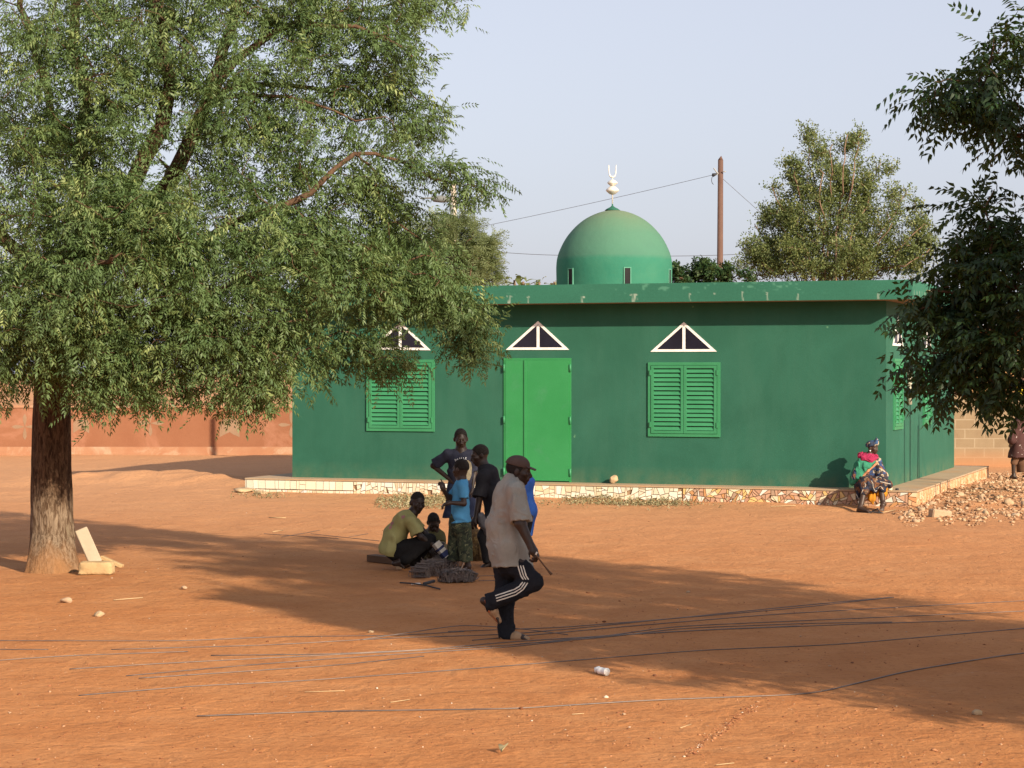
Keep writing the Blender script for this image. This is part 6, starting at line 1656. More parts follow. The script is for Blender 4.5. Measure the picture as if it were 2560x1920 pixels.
M_blue = cloth_mat('light_blue_jersey', (.080, .27, .46), .15, 5)
C = Solid()
C.chain([Q(1155, 1205), Q(1152, 1226), Q(1151, 1268), Q(1152, 1308)], [.062, .094, .094, .128], .04, wide=(.12, 1, 0), w=1.3)
C.cap(Q(1156, 1212, -.05), Q(1158, 1218, -.13), .06, .055, .03); C.cap(Q(1158, 1218, -.13), Q(1161, 1256, -.165), .055, .062, .02, flat=(Q(1160, 1245, -.16), unit(Q(1161, 1256, -.165) - Q(1158, 1218, -.13))))
C.cap(Q(1150, 1212, .05), Q(1145, 1217, .12), .06, .055, .03); C.cap(Q(1145, 1217, .12), Q(1125, 1248, .10), .055, .055, .02, flat=(Q(1131, 1238, .10), unit(Q(1125, 1248, .1) - Q(1145, 1217, .12))))
C.cut(Q(1152, 1305), (.04, 0, -1)); C.cut(Q(1154, 1199.5), (0, 0, 1)); C.fold(.009, 12, 15, (1.3, 1.3, .7)); cloth(C, 'shirt', .0075, boy, M_blue)
M_camo = camo_mat('camouflage_cotton', ((.045, .055, .03), (.025, .03, .02), (.085, .085, .045), (.16, .16, .08)), 11)
C = Solid(); C.cap(Q(1151, 1298), Q(1151, 1318), .115, .12, .03, wide=(.6, .75, 0), w=1.2)
for x0, x1, x2, dy in ((1143, 1137, 1134, .09), (1160, 1163, 1166, -.06)):
    C.cap(Q(x0, 1318, dy), Q(x1, 1362, dy), .092, .085, .025); C.cap(Q(x1, 1362, dy), Q(x2, 1412, dy), .085, .082, .02, flat=(Q(x2, 1403, dy), (0, 0, -1)))
C.fold(.010, 11, 17, (1.4, 1.4, .6)); cloth(C, 'trousers', .0075, boy, M_camo)

# ------------------------------------------------------------------ 3. boy in a yellow olive shirt, squatting, looking at the camera
KY = 25.3
S = Solid(); fH = unit((.42, -.88, -.16)); hc = Q(1044, 1256); nb = Q(1030, 1285)
add_head(S, hc, fH, (.12, 0, 1), .252, nb, .050)
S.chain([nb, Q(1014, 1300), Q(988, 1340), Q(976, 1368)], [.06, .095, .10, .105], .04, wide=Y1, w=1.35)
sh, el, wr = Q(1030, 1306, -.17), Q(1052, 1342, -.20), Q(1083, 1363, -.16)
S.chain([sh, el], [.045, .036], .02); S.chain([el, wr], [.036, .024], .02); add_hand(S, wr, (.8, .1, -.45), (.2, -.6, .7), .95, .6, 1)
sh, el, wr = Q(1032, 1300, .17), Q(1062, 1332, .20), Q(1092, 1362, .12)
S.chain([sh, el], [.045, .036], .02); S.chain([el, wr], [.036, .024], .02); add_hand(S, wr, (.7, -.3, -.5), (.3, .5, .7), .95, .6, -1)
for dy, kx, ky_, ax_, ay_ in ((-.13, 1068, 1352, 994, 1400), (.13, 1074, 1350, 1014, 1404)):
    S.chain([Q(982, 1376, dy * .7), Q(kx, ky_, dy), Q(ax_ + 6, ay_ + 2, dy)], [.085, .06, .040], .03); add_foot(S, Q(ax_ + 4, ay_ + 6, dy), Q(ax_ + 20, 1420 if dy < 0 else 1414, dy), UP, 1.0)
b2_ = person('boy in a yellow olive T-shirt squatting on his heels and facing the camera', S, .0075, M_skin)
add_hair(hc, fH, (.12, 0, 1), .252, 'hair', b2_, .0065, .03, None, .002); add_eyes(hc, fH, (.12, 0, 1), .252, b2_)
M_olv = mat_noise('yellow_olive_jersey', (.30, .27, .105), (.36, .33, .145), 5, .95, .25, .004, 140, spec=.1, dirt=((.30, .20, .12), 3, .6, .8))
C = Solid(); C.chain([Q(1027, 1288), Q(1012, 1302), Q(986, 1340), Q(976, 1372), Q(978, 1392)], [.07, .118, .128, .130, .125], .05, wide=Y1, w=1.4)
for dy, x1, y1 in ((-1, 1048, 1340), (1, 1056, 1330)):
    a = Q(1027, 1304, .17 * dy); b = Q(x1, y1, .20 * dy); C.cap(Q(1020, 1298, .08 * dy), a, .075, .072, .03); C.cap(a, b, .072, .085, .02, flat=(a + (b - a) * .84, unit(b - a)))
C.cut(Q(980, 1388), (-.25, 0, -1)); C.fold(.012, 10, 25, (1.2, 1.2, .8)); s2 = cloth(C, 'shirt', .0075, b2_, M_olv)
M_blk = cloth_mat('black_cotton', (.012, .011, .011), .5)
C = Solid(); C.cap(Q(984, 1374), Q(992, 1380), .12, .12, .03, wide=Y1, w=1.25)
for dy, kx, ky_, ax_, ay_ in ((-.13, 1068, 1352, 1000, 1400), (.13, 1074, 1350, 1020, 1406)):
    C.cap(Q(992, 1376, dy * .7), Q(kx, ky_, dy), .108, .078, .04); C.cap(Q(kx - 1, ky_ + 2, dy), Q(ax_ + 14, ay_ - 2, dy), .075, .072, .03)
C.fold(.009, 12, 27); cloth(C, 'trousers', .0075, b2_, M_blk)
print_on('shirt_print', s2.data, [[(976, 1300 + 8), (984, 1301 + 2), (985, 1306 + 2), (978, 1315)], [(972, 1318), (979, 1313), (980, 1320), (974, 1325)], [(1003, 1284 + 6), (1012, 1284 + 4), (1013, 1292 + 2), (1005, 1298)]], KY, mat_flat('faded_pink_print', (.36, .16, .15), .9), b2_)
add_sandal('sandal', Q(996, 1408, -.13), Q(1000, 1424, -.20), b2_, M_sand, UP, .9, .05)
# flat box of tools held between the boys
M_box = mat_flat('cream_card', (.55, .50, .42), .8); M_nv = mat_flat('dark_blue_print', (.02, .028, .09), .7)
a = Vector(Q(1089, 1357, -.22)); b = Vector(Q(1117, 1392, -.22)); dv = (b - a).normalized(); rot = Matrix.Rotation(math.atan2(-dv.z, dv.x), 3, 'Y'); rot = rot @ Matrix.Rotation(R(-25), 3, 'X')
bx = MB(); bx.box((a + b) / 2, (b - a).length, .09, .085, rot, .004); ob = bx.build('carton', M_box); tag(ob, 'small cream carton with dark blue bands held by the squatting boy', 'box')
for t, w_ in ((.40, .03), (.80, .065)):
    mm = MB(); mm.box(a.lerp(b, t), w_, .094, .089, rot); mm.build('printed_band', M_nv, ob)

# ------------------------------------------------------------------ 4. small boy in olive behind, sitting with bowed head
KY = 25.9
S = Solid(); fH = unit((.12, -.80, -.58)); uH = unit((0, -.55, .85)); hc = Q(1084, 1305); nb = Q(1083, 1325, .04)
add_head(S, hc, fH, uH, .225, nb, .044)
S.chain([nb, Q(1082, 1340, .06), Q(1082, 1382, .10)], [.055, .085, .10], .04, wide=X1, w=1.35)
for q, ex, wx in ((-1, 1060, 1078), (1, 1103, 1094)):
    sh, el, wr = Q(1083 + q * 19, 1338, .05), Q(ex, 1362, -.05), Q(wx, 1372, -.26); S.chain([sh, el], [.036, .03], .02); S.chain([el, wr], [.03, .021], .02); add_hand(S, wr, (-.2 * q, -.8, -.5), (0, -.5, .8), .85, .5, q)
    S.chain([Q(1083 + q * 10, 1392, .08), Q(1083 + q * 22, 1366, -.20), Q(1083 + q * 20, 1406, -.24)], [.075, .05, .034], .03); add_foot(S, Q(1083 + q * 20, 1405, -.24), Q(1083 + q * 24, 1413, -.42), UP, .82)
b3 = person('small boy in an olive T-shirt sitting behind with his head bowed', S, .008, M_skin)
add_hair(hc, fH, uH, .225, 'hair', b3, .0065, .02, None, .002); add_eyes(hc, fH, uH, .225, b3)
M_ol2 = cloth_mat('dull_olive_jersey', (.105, .095, .045), .2)
C = Solid(); C.chain([Q(1083, 1328, .05), Q(1082, 1342, .06), Q(1082, 1392, .10)], [.065, .098, .118], .04, wide=X1, w=1.35)
for q, ex in ((-1, 1062), (1, 1102)):
    a = Q(1083 + q * 18, 1339, .05); b = Q(ex, 1362, -.05); C.cap(a, b, .058, .062, .03, flat=(a + (b - a) * .8, unit(b - a)))
C.fold(.009, 12, 35); cloth(C, 'shirt', .008, b3, M_ol2)
M_khk = cloth_mat('khaki_cotton', (.20, .17, .11), .2); C = Solid()
for q in (-1, 1): C.chain([Q(1083 + q * 10, 1392, .08), Q(1083 + q * 22, 1368, -.19)], [.088, .066], .03); C.cap(Q(1083 + q * 22, 1368, -.19), Q(1083 + q * 20, 1398, -.23), .064, .05, .02, flat=(Q(1083, 1394, -.2), (0, 0, -1)))
C.fold(.006, 14, 37); cloth(C, 'trousers', .008, b3, M_khk)

# ------------------------------------------------------------------ 5. tall boy in a dark navy T-shirt, hand on hip
KY = 27.2
S = Solid(); fH = unit((.10, -.95, -.22)); hc = Q(1152, 1096); nb = Q(1153, 1128)
add_head(S, hc, fH, (0, -.2, 1), .250, nb, .052)
S.chain([nb, Q(1152, 1148), Q(1150, 1190), Q(1152, 1215)], [.06, .095, .085, .09], .04, wide=X1, w=1.45)
sh, el, wr = Q(1117, 1137), Q(1083, 1164, .04), Q(1131, 1204, -.06)
S.chain([sh, el], [.043, .036], .02); S.chain([el, wr], [.036, .025], .02); add_hand(S, wr, (.75, -.35, -.2), (.1, -.9, .35), .95, .35, -1)
sh, el, wr = Q(1182, 1137), Q(1186, 1182, .02), Q(1180, 1225, -.06)
S.chain([sh, el], [.043, .036], .02); S.chain([el, wr], [.036, .024], .02); add_hand(S, wr, (.0, -.1, -1), (.9, -.3, 0), .95, .35, 1)
for q in (-1, 1): S.chain([Q(1152 + 14 * q, 1228), Q(1152 + 19 * q, 1310, -.02), Q(1152 + 17 * q, 1386)], [.08, .055, .038], .03); add_foot(S, Q(1152 + 17 * q, 1384), Q(1152 + 22 * q, 1394, -.19), UP, 1.0)
b4 = person('tall boy in a dark navy printed T-shirt standing with one hand on his hip', S, .0075, M_skin)
add_hair(hc, fH, (0, -.2, 1), .250, 'hair', b4, .0065, .005, None, .003); add_eyes(hc, fH, (0, -.2, 1), .250, b4)
M_nvy = cloth_mat('navy_grey_jersey', (.030, .032, .050), .25)
C = Solid(); C.chain([Q(1153, 1132), Q(1152, 1150), Q(1151, 1186), Q(1152, 1214)], [.068, .112, .108, .118], .04, wide=X1, w=1.42)
for a_, b_, t_ in ((Q(1119, 1138), Q(1083, 1164, .04), .86), (Q(1181, 1138), Q(1187, 1180, .02), .9)):
    C.cap(Q(1150 + (12 if t_ > .88 else -12), 1137), a_, .068, .066, .04); C.cap(a_, b_, .066, .074, .03, flat=(a_ + (b_ - a_) * t_, unit(b_ - a_)))
C.cut(Q(1152, 1209), (0, 0, -1)); C.fold(.010, 10, 45, (1.2, 1.2, .8)); s4 = cloth(C, 'shirt', .0075, b4, M_nvy)
M_jean = cloth_mat('dark_blue_denim', (.020, .025, .050), .3)
C = Solid(); C.cap(Q(1152, 1205), Q(1152, 1222), .112, .12, .03, wide=X1, w=1.35)
for q in (-1, 1): C.cap(Q(1152 + 13 * q, 1222), Q(1152 + 23 * q, 1300, -.02), .105, .112, .03, flat=(Q(1152 + 22 * q, 1292), (0, 0, -1)))
C.fold(.010, 10, 47, (1.4, 1.4, .6)); cloth(C, 'shorts', .008, b4, M_jean)
# lettering and pale picture on the chest, projected on the cloth
M_prn = mat_flat('white_print', (.62, .62, .62), .9); M_pic = mat_noise('faded_picture_print', (.30, .26, .18), (.20, .165, .11), 22, .95, .0)
GL = {'M': [[(0, 0), (.22, 0), (.22, 1), (0, 1)], [(.78, 0), (1, 0), (1, 1), (.78, 1)], [(.22, .0), (.5, .5), (.5, .8), (.22, .3)], [(.78, 0), (.78, .3), (.5, .8), (.5, .5)]],
      'A': [[(0, 1), (.4, 0), (.6, 0), (.25, 1)], [(.75, 1), (.5, .1), (.6, 0), (1, 1)], [(.3, .55), (.7, .55), (.7, .75), (.3, .75)]],
      'I': [[(.35, 0), (.65, 0), (.65, 1), (.35, 1)]], 'L': [[(.1, 0), (.4, 0), (.4, 1), (.1, 1)], [(.4, .75), (.95, .75), (.95, 1), (.4, 1)]],
      'E': [[(.1, 0), (.4, 0), (.4, 1), (.1, 1)], [(.4, 0), (.95, 0), (.95, .22), (.4, .22)], [(.4, .4), (.8, .4), (.8, .6), (.4, .6)], [(.4, .78), (.95, .78), (.95, 1), (.4, 1)]]}
polys = []
for i, ch in enumerate('MAILLE'):
    t = i / 5; x0 = 1137.5 + 25 * t; y0 = 1149.5 - 4.6 * math.sin(min(1, t * 1.25) * math.pi / 2) - .4 * t; rt = -.30 + .35 * t
    for pl in GL[ch]: polys.append([(x0 + (4.0 * (x - 0) * math.cos(rt) - 5.2 * (y - .5) * math.sin(rt)), y0 + 4.0 * x * math.sin(rt) + 5.2 * (y - .5) * math.cos(rt) + 1.5) for x, y in pl])
print_on('shirt_lettering', s4.data, polys, KY, M_prn, b4)
print_on('shirt_print', s4.data, [[(1163, 1153), (1170, 1150), (1177, 1156), (1180, 1168), (1178, 1188), (1174, 1200), (1166, 1201), (1158, 1196), (1160, 1178), (1166, 1166)]], KY, M_pic, b4)

# ------------------------------------------------------------------ 6. boy in a black shirt, bending forward, in profile to the left
KY = 25.7
S = Solid(); fH = unit((-.95, -.22, -.22)); hc = Q(1199, 1137); nb = Q(1209, 1166)
add_head(S, hc, fH, (-.12, 0, 1), .245, nb, .052)
S.chain([nb, Q(1218, 1182), Q(1236, 1235), Q(1240, 1268)], [.06, .095, .09, .095], .04, wide=Y1, w=1.4)
sh, el, wr = Q(1208, 1192, -.16), Q(1198, 1246, -.20), Q(1188, 1297, -.24)
S.chain([sh, el], [.045, .036], .02); S.chain([el, wr], [.036, .024], .02); add_hand(S, wr, (-.5, -.1, -.85), (-.5, -.7, .3), .95, .5, -1)
sh, el, wr = Q(1214, 1190, .16), Q(1200, 1244, .2), Q(1194, 1296, .1)
S.chain([sh, el], [.045, .036], .02); S.chain([el, wr], [.036, .024], .02); add_hand(S, wr, (-.4, -.2, -.85), (-.5, .7, .3), .95, .5, 1)
for dy, kx in ((-.10, 1208), (.10, 1222)): S.chain([Q(1238, 1278, dy), Q(kx, 1340, dy), Q(1226, 1408, dy)], [.085, .056, .038], .03); add_foot(S, Q(1224, 1409, dy), Q(1200, 1419, dy - .05), UP, 1.0)
b5 = person('boy in a black T-shirt leaning forward in profile behind the walking man', S, .0075, M_skin)
add_hair(hc, fH, (-.12, 0, 1), .245, 'hair', b5, .0065, -.005, None, .005)
M_bk2 = cloth_mat('faded_black_jersey', (.021, .020, .023), .4)
C = Solid(); C.chain([Q(1209, 1169), Q(1219, 1184), Q(1234, 1232), Q(1238, 1278)], [.068, .120, .125, .135], .05, wide=Y1, w=1.4)
for dy in (-1, 1):
    a = Q(1209, 1193, .17 * dy); b = Q(1197, 1250, .21 * dy); C.cap(Q(1214, 1184, .08 * dy), a, .075, .072, .03); C.cap(a, b, .074, .088, .03, flat=(a + (b - a) * .86, unit(b - a)))
C.cut(Q(1236, 1284), (-.1, 0, -1)); C.fold(.012, 9, 55, (1.2, 1.2, .8)); cloth(C, 'shirt', .0075, b5, M_bk2)
M_char = cloth_mat('charcoal_cotton', (.026, .025, .026), .4)
C = Solid(); C.cap(Q(1237, 1270), Q(1238, 1284), .115, .12, .03, wide=Y1, w=1.25)
for dy, kx in ((-.10, 1210), (.10, 1223)): C.cap(Q(1238, 1280, dy), Q(kx, 1340, dy), .10, .08, .03); C.cap(Q(kx, 1340, dy), Q(1227, 1412, dy), .078, .075, .03, flat=(Q(1227, 1405, dy), (0, 0, -1)))
C.fold(.009, 12, 57, (1.2, 1.2, .8)); cloth(C, 'trousers', .0075, b5, M_char)
C = Solid(); C.chain([Q(1202, 1292, -.22), Q(1214, 1316, -.20), Q(1218, 1334, -.17)], [.05, .05, .035], .03); C.fold(.012, 16, 58); M_gr = cloth_mat('grey_rag', (.14, .135, .14), .2)
tag(cloth(C, 'rag', .008, None, M_gr), 'crumpled grey cloth held at the knee of the leaning boy', 'cloth')
add_sandal('sandal', Q(1224, 1411, -.1), Q(1200, 1421, -.15), b5, M_dark, UP, 1.0, .045)

# ------------------------------------------------------------------ 7. crouching child in a brown patterned wrap behind the boy in blue
KY = 26.6
S = Solid(); fH = unit((-.9, -.1, -.35)); hc = Q(1160, 1300); nb = Q(1170, 1320)
add_head(S, hc, fH, UP, .20, nb, .044)
S.chain([nb, Q(1178, 1334), Q(1194, 1372), Q(1198, 1388)], [.055, .085, .10, .10], .04, wide=Y1, w=1.35)
for q in (-1, 1):
    sh, el, wr = Q(1172, 1338, .14 * q), Q(1172, 1366, .19 * q), Q(1152, 1372, .10 * q); S.chain([sh, el], [.036, .03], .02); S.chain([el, wr], [.03, .022], .02); add_hand(S, wr, (-.9, 0, -.3), (0, -.3, .9), .85, .5, q)
    S.chain([Q(1196, 1388, .09 * q), Q(1162, 1368, .12 * q), Q(1182, 1398, .11 * q)], [.08, .052, .036], .03); add_foot(S, Q(1182, 1399, .11 * q), Q(1160, 1405, .13 * q), UP, .85)
b6 = person('child in a brown patterned wrap crouching low behind the boy in blue', S, .008, M_skin)
add_hair(hc, fH, UP, .20, 'hair', b6, .007, .01, None, .006)
M_wrap = camo_mat('brown_patterned_cotton', ((.085, .050, .018), (.055, .032, .014), (.115, .075, .028), (.05, .03, .015)), 16)
C = Solid(); C.chain([Q(1171, 1324), Q(1180, 1338), Q(1196, 1374), Q(1200, 1402)], [.065, .105, .135, .125], .05, wide=Y1, w=1.35)
for q in (-1, 1): C.cap(Q(1192, 1388, .09 * q), Q(1168, 1370, .12 * q), .10, .075, .04)
C.cut(Q(1198, 1402), (0, 0, -1)); C.fold(.010, 13, 65, (1.5, 1.5, .6)); cloth(C, 'wrap', .008, b6, M_wrap)

# ------------------------------------------------------------------ 8. person in blue behind the walking man
KY = 25.2
S = Solid(); fH = unit((-.95, .1, -.25)); hc = Q(1300, 1163); nb = Q(1307, 1188)
add_head(S, hc, fH, UP, .20, nb, .045)
S.chain([nb, Q(1311, 1206), Q(1314, 1250), Q(1318, 1280)], [.055, .085, .085, .10], .04, wide=Y1, w=1.35)
for q in (-1, 1):
    sh, el, wr = Q(1306, 1210, .14 * q), Q(1300, 1252, .18 * q), Q(1278, 1282, .10 * q); S.chain([sh, el], [.038, .032], .02); S.chain([el, wr], [.032, .022], .02); add_hand(S, wr, (-.8, 0, -.5), (-.4, -.6 * -q, .5), .88, .5, q)
    S.chain([Q(1317, 1290, .09 * q), Q(1306, 1350, .09 * q), Q(1312, 1416, .09 * q)], [.085, .055, .038], .03); add_foot(S, Q(1311, 1416, .09 * q), Q(1288, 1425, .09 * q), UP, .95)
b7 = person('person in a bright blue tunic mostly hidden behind the walking man', S, .008, M_skin)
add_hair(hc, fH, UP, .20, 'hair', b7, .007, .0)
M_royal = cloth_mat('bright_blue_cotton', (.035, .105, .36), .2)
C = Solid(); C.chain([Q(1308, 1190), Q(1312, 1206), Q(1312, 1246), Q(1318, 1278)], [.075, .108, .10, .122], .04, wide=Y1, w=1.35)
for q in (-1, 1):
    a = Q(1307, 1211, .15 * q); b = Q(1300, 1252, .18 * q); C.cap(a, b, .062, .068, .03, flat=(a + (b - a) * .85, unit(b - a)))
C.cap(Q(1317, 1276), Q(1311, 1345), .115, .095, .04, wide=Y1, w=1.3, flat=(Q(1311, 1340), (0, 0, -1)))
C.fold(.009, 11, 75, (1.4, 1.4, .5)); cloth(C, 'tunic', .008, b7, M_royal)
M_bk3 = M_blk; C = Solid()
for q in (-1, 1): C.cap(Q(1315, 1300, .09 * q), Q(1308, 1350, .09 * q), .085, .07, .03); C.cap(Q(1308, 1350, .09 * q), Q(1312, 1408, .09 * q), .068, .062, .02, flat=(Q(1312, 1402), (0, 0, -1)))
cloth(C, 'trousers', .009, b7, M_bk3)

# ------------------------------------------------------------------ 9. woman seated on the corner of the plinth
KY = 37.72
def QG(px, Y, h):
    x = (px - 1280) / FPX * Y; return np.array([x, Y, gz1(x, Y) + h])
S = Solid(); fH = unit((.72, -.66, -.12)); hc = Q(2182, 1119); nb = Q(2172, 1140)
add_head(S, hc, fH, (.05, 0, 1), .22, nb, .05)
S.chain([nb, Q(2172, 1156), Q(2172, 1190), Q(2174, 1214)], [.06, .10, .10, .12], .04, wide=X1, w=1.3)
fwd = unit((.25, -.97, 0)); 
sh, el, wr = Q(2196, 1155, -.05), Q(2205, 1187, -.15), Q(2192, 1200, -.42); S.chain([sh, el], [.045, .036], .02); S.chain([el, wr], [.036, .024], .02); add_hand(S, wr, (-.4, -.7, -.3), (.1, -.4, .9), .95, .4, 1)
sh, el, wr = Q(2150, 1158, -.05), Q(2142, 1190, -.1), Q(2168, 1203, -.42); S.chain([sh, el], [.045, .036], .02); S.chain([el, wr], [.036, .024], .02); add_hand(S, wr, (.5, -.6, -.3), (.1, -.4, .9), .95, .4, -1)
# left of picture leg straight down, other leg with the foot drawn back
S.chain([Q(2162, 1212, -.05), Q(2164, 1209, -.56), QG(2152, 36.98, .09)], [.085, .062, .042], .03); add_foot(S, QG(2151, 36.98, .085), QG(2176, 36.76, .035), UP, 1.05)
S.chain([Q(2184, 1212, -.05), Q(2202, 1211, -.56), QG(2208, 37.02, .12)], [.085, .062, .044], .03); add_foot(S, QG(2208, 37.02, .12), QG(2205, 36.88, .03), (.2, -.8, .5), 1.0)
wom = person('woman in a headwrap, green shawl and patterned dress seated on the plinth corner', S, .009, M_skin2); 
add_eyes(hc, fH, (.05, 0, 1), .22, wom)
def print_mat(name, cols, scale, seed=0):
    m, nt, b = newmat(name); v = coords(nt); vo_ = N(nt, 'ShaderNodeTexVoronoi', Scale=scale); nt.links.new(v, vo_.inputs['Vector'])
    se = N(nt, 'ShaderNodeSeparateColor'); nt.links.new(vo_.outputs['Color'], se.inputs[0])
    r_ = N(nt, 'ShaderNodeValToRGB'); r_.color_ramp.interpolation = 'CONSTANT'; e = r_.color_ramp.elements
    while len(e) < len(cols): e.new(.5)
    for i, c in enumerate(cols): e[i].position = i / len(cols); e[i].color = tuple(c) + (1,)
    nt.links.new(se.outputs[0], r_.inputs[0])
    rg_ = ramp(nt, vo_.outputs['Distance'], [(.012 * 30 / scale * 3, 1.), (.014 * 30 / scale * 3 + .02, 0.)])
    c = mixc(nt, ramp(nt, noise(nt, scale * 2.2, 2, .5, v), [(.56, 0.), (.58, 1.)]), r_.outputs[0], cols[0])
    nt.links.new(c, b.inputs['Base Color']); b.inputs['Roughness'].default_value = .9; b.inputs['Specular IOR Level'].default_value = .1; return m
M_dress = print_mat('blue_orange_wax_print', [(.045, .035, .04), (.03, .055, .14), (.40, .33, .23), (.035, .065, .16), (.22, .09, .05), (.06, .045, .05)], 18)
M_lap = print_mat('dark_wax_print', [(.022, .023, .032), (.075, .036, .024), (.02, .022, .034), (.13, .06, .03), (.03, .036, .06), (.20, .13, .08)], 17)
M_hw = print_mat('blue_cream_headwrap', [(.035, .04, .06), (.36, .29, .19), (.04, .09, .20), (.15, .065, .045), (.035, .055, .10)], 22)
M_shawl = mat_noise('green_shawl', (.024, .165, .095), (.036, .20, .12), 7, .9, .3, .005, 100, dirt=((.40, .20, .10), 6, .70, .74))
M_mag = cloth_mat('magenta_scarf', (.25, .022, .06), .2); M_oran = cloth_mat('yellow_orange_underskirt', (.40, .165, .018), .15); M_trim = cloth_mat('pale_trim', (.38, .35, .30), .1); M_brb = cloth_mat('brown_shawl_border', (.38, .17, .09), .2)
f_, u_, r_ = frame(fH, (.05, 0, 1)); C = Solid()
C.ell(hc + .040 * u_ - .022 * f_, (r_, unit(f_ + .25 * u_), unit(u_ - .25 * f_)), (.098, .118, .088), .02); C.ball(hc + .125 * u_ + .060 * f_, .042, .03); C.cap(hc + .14 * u_ + .06 * f_, hc + .185 * u_ + .05 * f_, .022, .010, .02); C.cap(hc + .09 * u_ + .085 * f_, hc + .06 * u_ + .10 * f_ + .03 * r_, .03, .02, .02)
C.cut(hc + .030 * u_ + .03 * f_, unit(-u_ * .9 + f_ * .25)); C.fold(.008, 22, 81); cloth(C, 'headwrap', .008, wom, M_hw)
C = Solid(); C.chain([Q(2172, 1144), Q(2173, 1162), Q(2173, 1200), Q(2175, 1218)], [.075, .125, .135, .15], .05, wide=X1, w=1.35)
for a, b in ((Q(2194, 1156, -.05), Q(2206, 1190, -.15)), (Q(2152, 1158, -.05), Q(2142, 1192, -.1))): C.cap(a, b, .08, .10, .04)
C.cut(Q(2174, 1222), (0, 0, -1)); C.fold(.012, 11, 83, (1.3, 1.3, .6)); cloth(C, 'dress', .009, wom, M_dress)
C = Solid(); C.chain([Q(2168, 1146, -.02), Q(2160, 1164, -.06), Q(2148, 1196, -.08), Q(2140, 1206, -.06)], [.09, .135, .125, .08], .05, wide=X1, w=1.15); C.cap(Q(2178, 1152, -.08), Q(2186, 1152, -.06), .09, .06, .05)
n_ = unit(V3(Q(2134, 1208)) - V3(Q(2192, 1158))); pn = unit(np.cross(n_, Y1)); pn = pn if pn[2] < 0 else -pn
C.cut(Q(2165, 1181), pn); C.fold(.020, 12, 85, (1.3, 1.3, .7)); C.fold(.007, 28, 86); shl = cloth(C, 'shawl', .009, wom, M_shawl)
C = Solid(); C.chain([Q(2193, 1157, -.16), Q(2170, 1178, -.21), Q(2149, 1197, -.18), Q(2135, 1208, -.10)], [.014, .020, .022, .018], .02); C.fold(.008, 18, 86); cloth(C, 'shawl_border', .009, wom, M_brb)
C = Solid(); C.chain([Q(2149, 1141, -.05), Q(2159, 1147, -.13), Q(2176, 1151, -.15), Q(2191, 1145, -.09)], [.034, .042, .044, .03], .03); C.chain([Q(2152, 1138, .08), Q(2172, 1138, .10), Q(2190, 1140, .06)], [.05, .05, .04], .03); C.ell(Q(2170, 1140, -.02), (X1, Y1, UP), (.125, .11, .05), .03); C.fold(.014, 20, 87, (1, 1, 2.0)); cloth(C, 'scarf', .008, wom, M_mag)
# skirt over the knees with a wavy pale edge, yellow underskirt
C = Solid()
C.chain([Q(2168, 1210, -.02), Q(2165, 1208, -.56)], [.13, .118], .05, wide=X1, w=1.15); C.chain([Q(2186, 1210, -.05), Q(2202, 1209, -.55)], [.13, .112], .05, wide=X1, w=1.15); C.chain([Q(2152, 1212, .0), Q(2150, 1226, -.40)], [.11, .08], .05)
C.cap(Q(2149, 1214, -.50), Q(2147, 1247, -.56), .075, .030, .05); C.cap(Q(2164, 1212, -.60), Q(2163, 1227, -.64), .095, .075, .05); C.cap(Q(2186, 1212, -.58), Q(2185, 1226, -.62), .09, .05, .05); C.cap(Q(2206, 1211, -.58), Q(2206, 1222, -.62), .085, .07, .05); C.cap(Q(2212, 1206, -.50), Q(2226, 1213, -.50), .075, .045, .05)
C.cut(Q(2170, 1212 + 20, -.5), (.12, .15, -1)) if False else None
C.fold(.018, 11, 89, (1.6, 1.3, .5)); sk_ = cloth(C, 'skirt', .009, wom, M_lap)
C = Solid(); C.chain([Q(2182, 1214, -.45), Q(2180, 1246, -.56)], [.08, .06], .04, wide=X1, w=1.25); C.chain([Q(2203, 1214, -.45), Q(2206, 1234, -.585)], [.09, .085], .04, wide=X1, w=1.1); C.cap(Q(2177, 1244, -.57), Q(2182, 1260, -.57), .05, .02, .03)
C.fold(.012, 13, 90, (2.2, 1.5, .5)); cloth(C, 'underskirt', .009, wom, M_oran)
for path in ([(2137, 1227), (2142, 1238), (2147, 1249), (2152, 1238), (2158, 1224)], [(2162, 1207), (2164, 1212), (2163, 1218)], [(2178, 1202), (2182, 1208), (2183, 1218), (2188, 1228), (2193, 1226), (2197, 1218), (2202, 1216), (2208, 1224)], [(2190, 1196), (2196, 1192), (2204, 1196)], [(2200, 1204), (2212, 1207), (2226, 1210)]):
    ribbon_on('skirt_trim', sk_.data, path, 1.4, KY, M_trim, wom, .006)
p_ = hc - .045 * u_ + .006 * f_ + .085 * r_; mb = MB(); mb.lathe([(0, -.016), (.013, -.008), (.013, .008), (0, .014)], Vector(p_ - .01 * u_), 10); mb.build('earring', M_can, wom)
M_flip = mat_noise('dark_rubber', (.035, .03, .03), (.05, .045, .045), 9, .7, .1)
add_sandal('sandal', QG(2150, 37.0, .075), QG(2179, 36.74, .03), wom, M_flip, UP, 1.1, .052, .007)
fp = G(2188, 1283); C = Solid(); C.cap((fp.x - .07, fp.y + .06, .02 + fp.z), (fp.x + .10, fp.y - .10, .012 + fp.z), .012, .012, .005, wide=(.6, .8, 0), w=3.6); C.chain([(fp.x - .03, fp.y + .1, .03), (fp.x + .04, fp.y - .0, .075), (fp.x + .07, fp.y - .05, .03)], [.01, .012, .01], .01)
tag(cloth(C, 'flip_flop', .007, None, M_flip), 'dark flip flop slipped off on the ground by the seated woman', 'shoe')

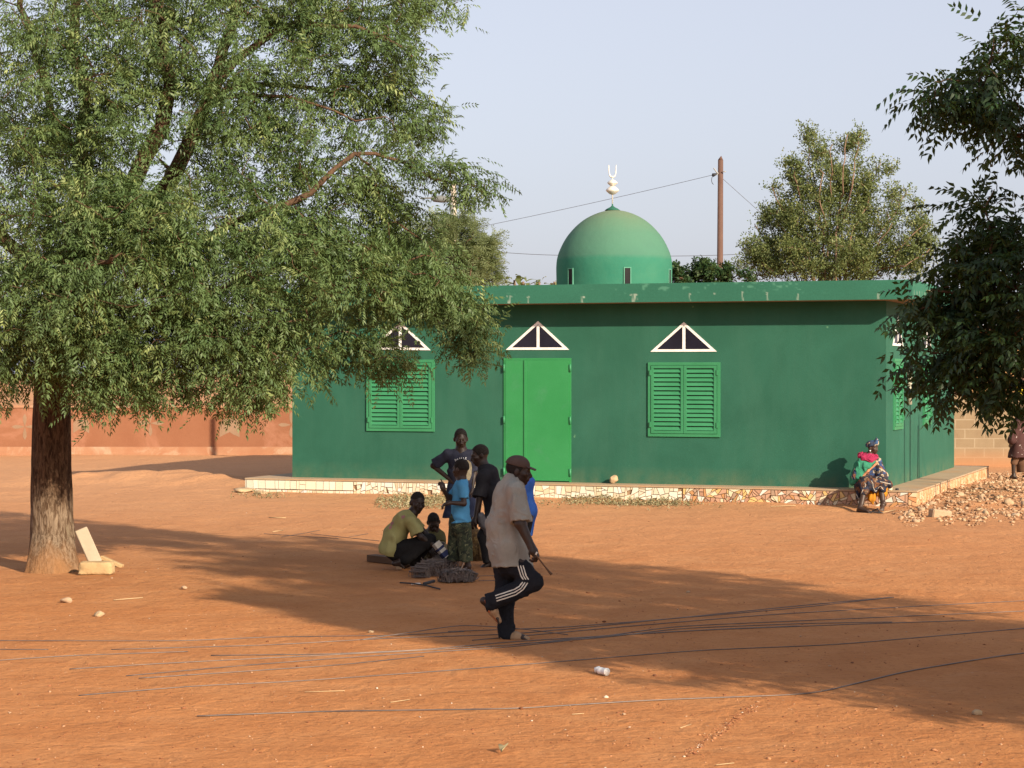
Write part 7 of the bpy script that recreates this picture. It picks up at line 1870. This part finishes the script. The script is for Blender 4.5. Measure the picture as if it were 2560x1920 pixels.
# ------------------------------------------------------------------ 10. person in a dark robe walking at the right edge
KY = 46.3
S = Solid(); fH = unit((-.9, -.3, -.05)); hc = Q(2543, 1028); nb = Q(2546, 1044)
add_head(S, hc, fH, UP, .225, nb, .05)
S.chain([nb, Q(2547, 1056), Q(2548, 1090), Q(2547, 1106)], [.06, .10, .09, .10], .04, wide=(.3, .95, 0), w=1.4)
for q, wx in ((-1, 2528), (1, 2560)):
    sh, el, wr = Q(2546, 1056, .18 * q), Q(2546 + (wx - 2546) * .5, 1080, .22 * q), Q(wx, 1104, .2 * q); S.chain([sh, el], [.045, .036], .02); S.chain([el, wr], [.036, .024], .02); add_hand(S, wr, (-.2, 0, -1), (.1, q, 0), 1.0, .4, q)
S.chain([Q(2545, 1110, -.09), Q(2534, 1152, -.09), Q(2534, 1190, -.09)], [.085, .055, .038], .03); add_foot(S, Q(2534, 1190, -.09), Q(2546, 1196, -.12), UP, 1.0)
S.chain([Q(2549, 1110, .09), Q(2556, 1150, .09), Q(2566, 1188, .09)], [.085, .055, .038], .03); add_foot(S, Q(2566, 1188, .09), Q(2584, 1194, .06), UP, 1.0)
b8 = person('person in a dark maroon robe with pale specks walking behind the right hand branches', S, .010, M_skin)
add_hair(hc, fH, UP, .225, 'hair', b8, .008, .0)
m_, nt_, b_ = newmat('maroon_speckled_robe'); v_ = coords(nt_); nt_.links.new(mixc(nt_, ramp(nt_, noise(nt_, 14, 2, .5, v_), [(.66, 0.), (.70, .7)]), (.055, .022, .020), (.42, .36, .33)), b_.inputs['Base Color']); b_.inputs['Roughness'].default_value = .9
C = Solid(); C.chain([Q(2546, 1047), Q(2547, 1060), Q(2547, 1100), Q(2545, 1146)], [.08, .135, .15, .22], .05, wide=(.3, .95, 0), w=1.25)
for q, wx in ((-1, 2530), (1, 2560)): C.chain([Q(2546, 1058, .18 * q), Q(wx, 1100, .21 * q)], [.085, .10], .03)
C.cut(Q(2545, 1143), (0, 0, -1)); C.fold(.018, 7, 95, (1.6, 1.6, .4)); cloth(C, 'robe', .010, b8, m_)
M_trs = cloth_mat('wide_brown_trousers', (.115, .062, .038), .2); C = Solid()
C.cap(Q(2546, 1120, -.09), Q(2535, 1156, -.09), .10, .07, .03); C.cap(Q(2549, 1120, .09), Q(2562, 1184, .09), .12, .17, .03, flat=(Q(2562, 1180, .09), (0, 0, -1))); C.fold(.01, 10, 97); cloth(C, 'trousers', .010, b8, M_trs)
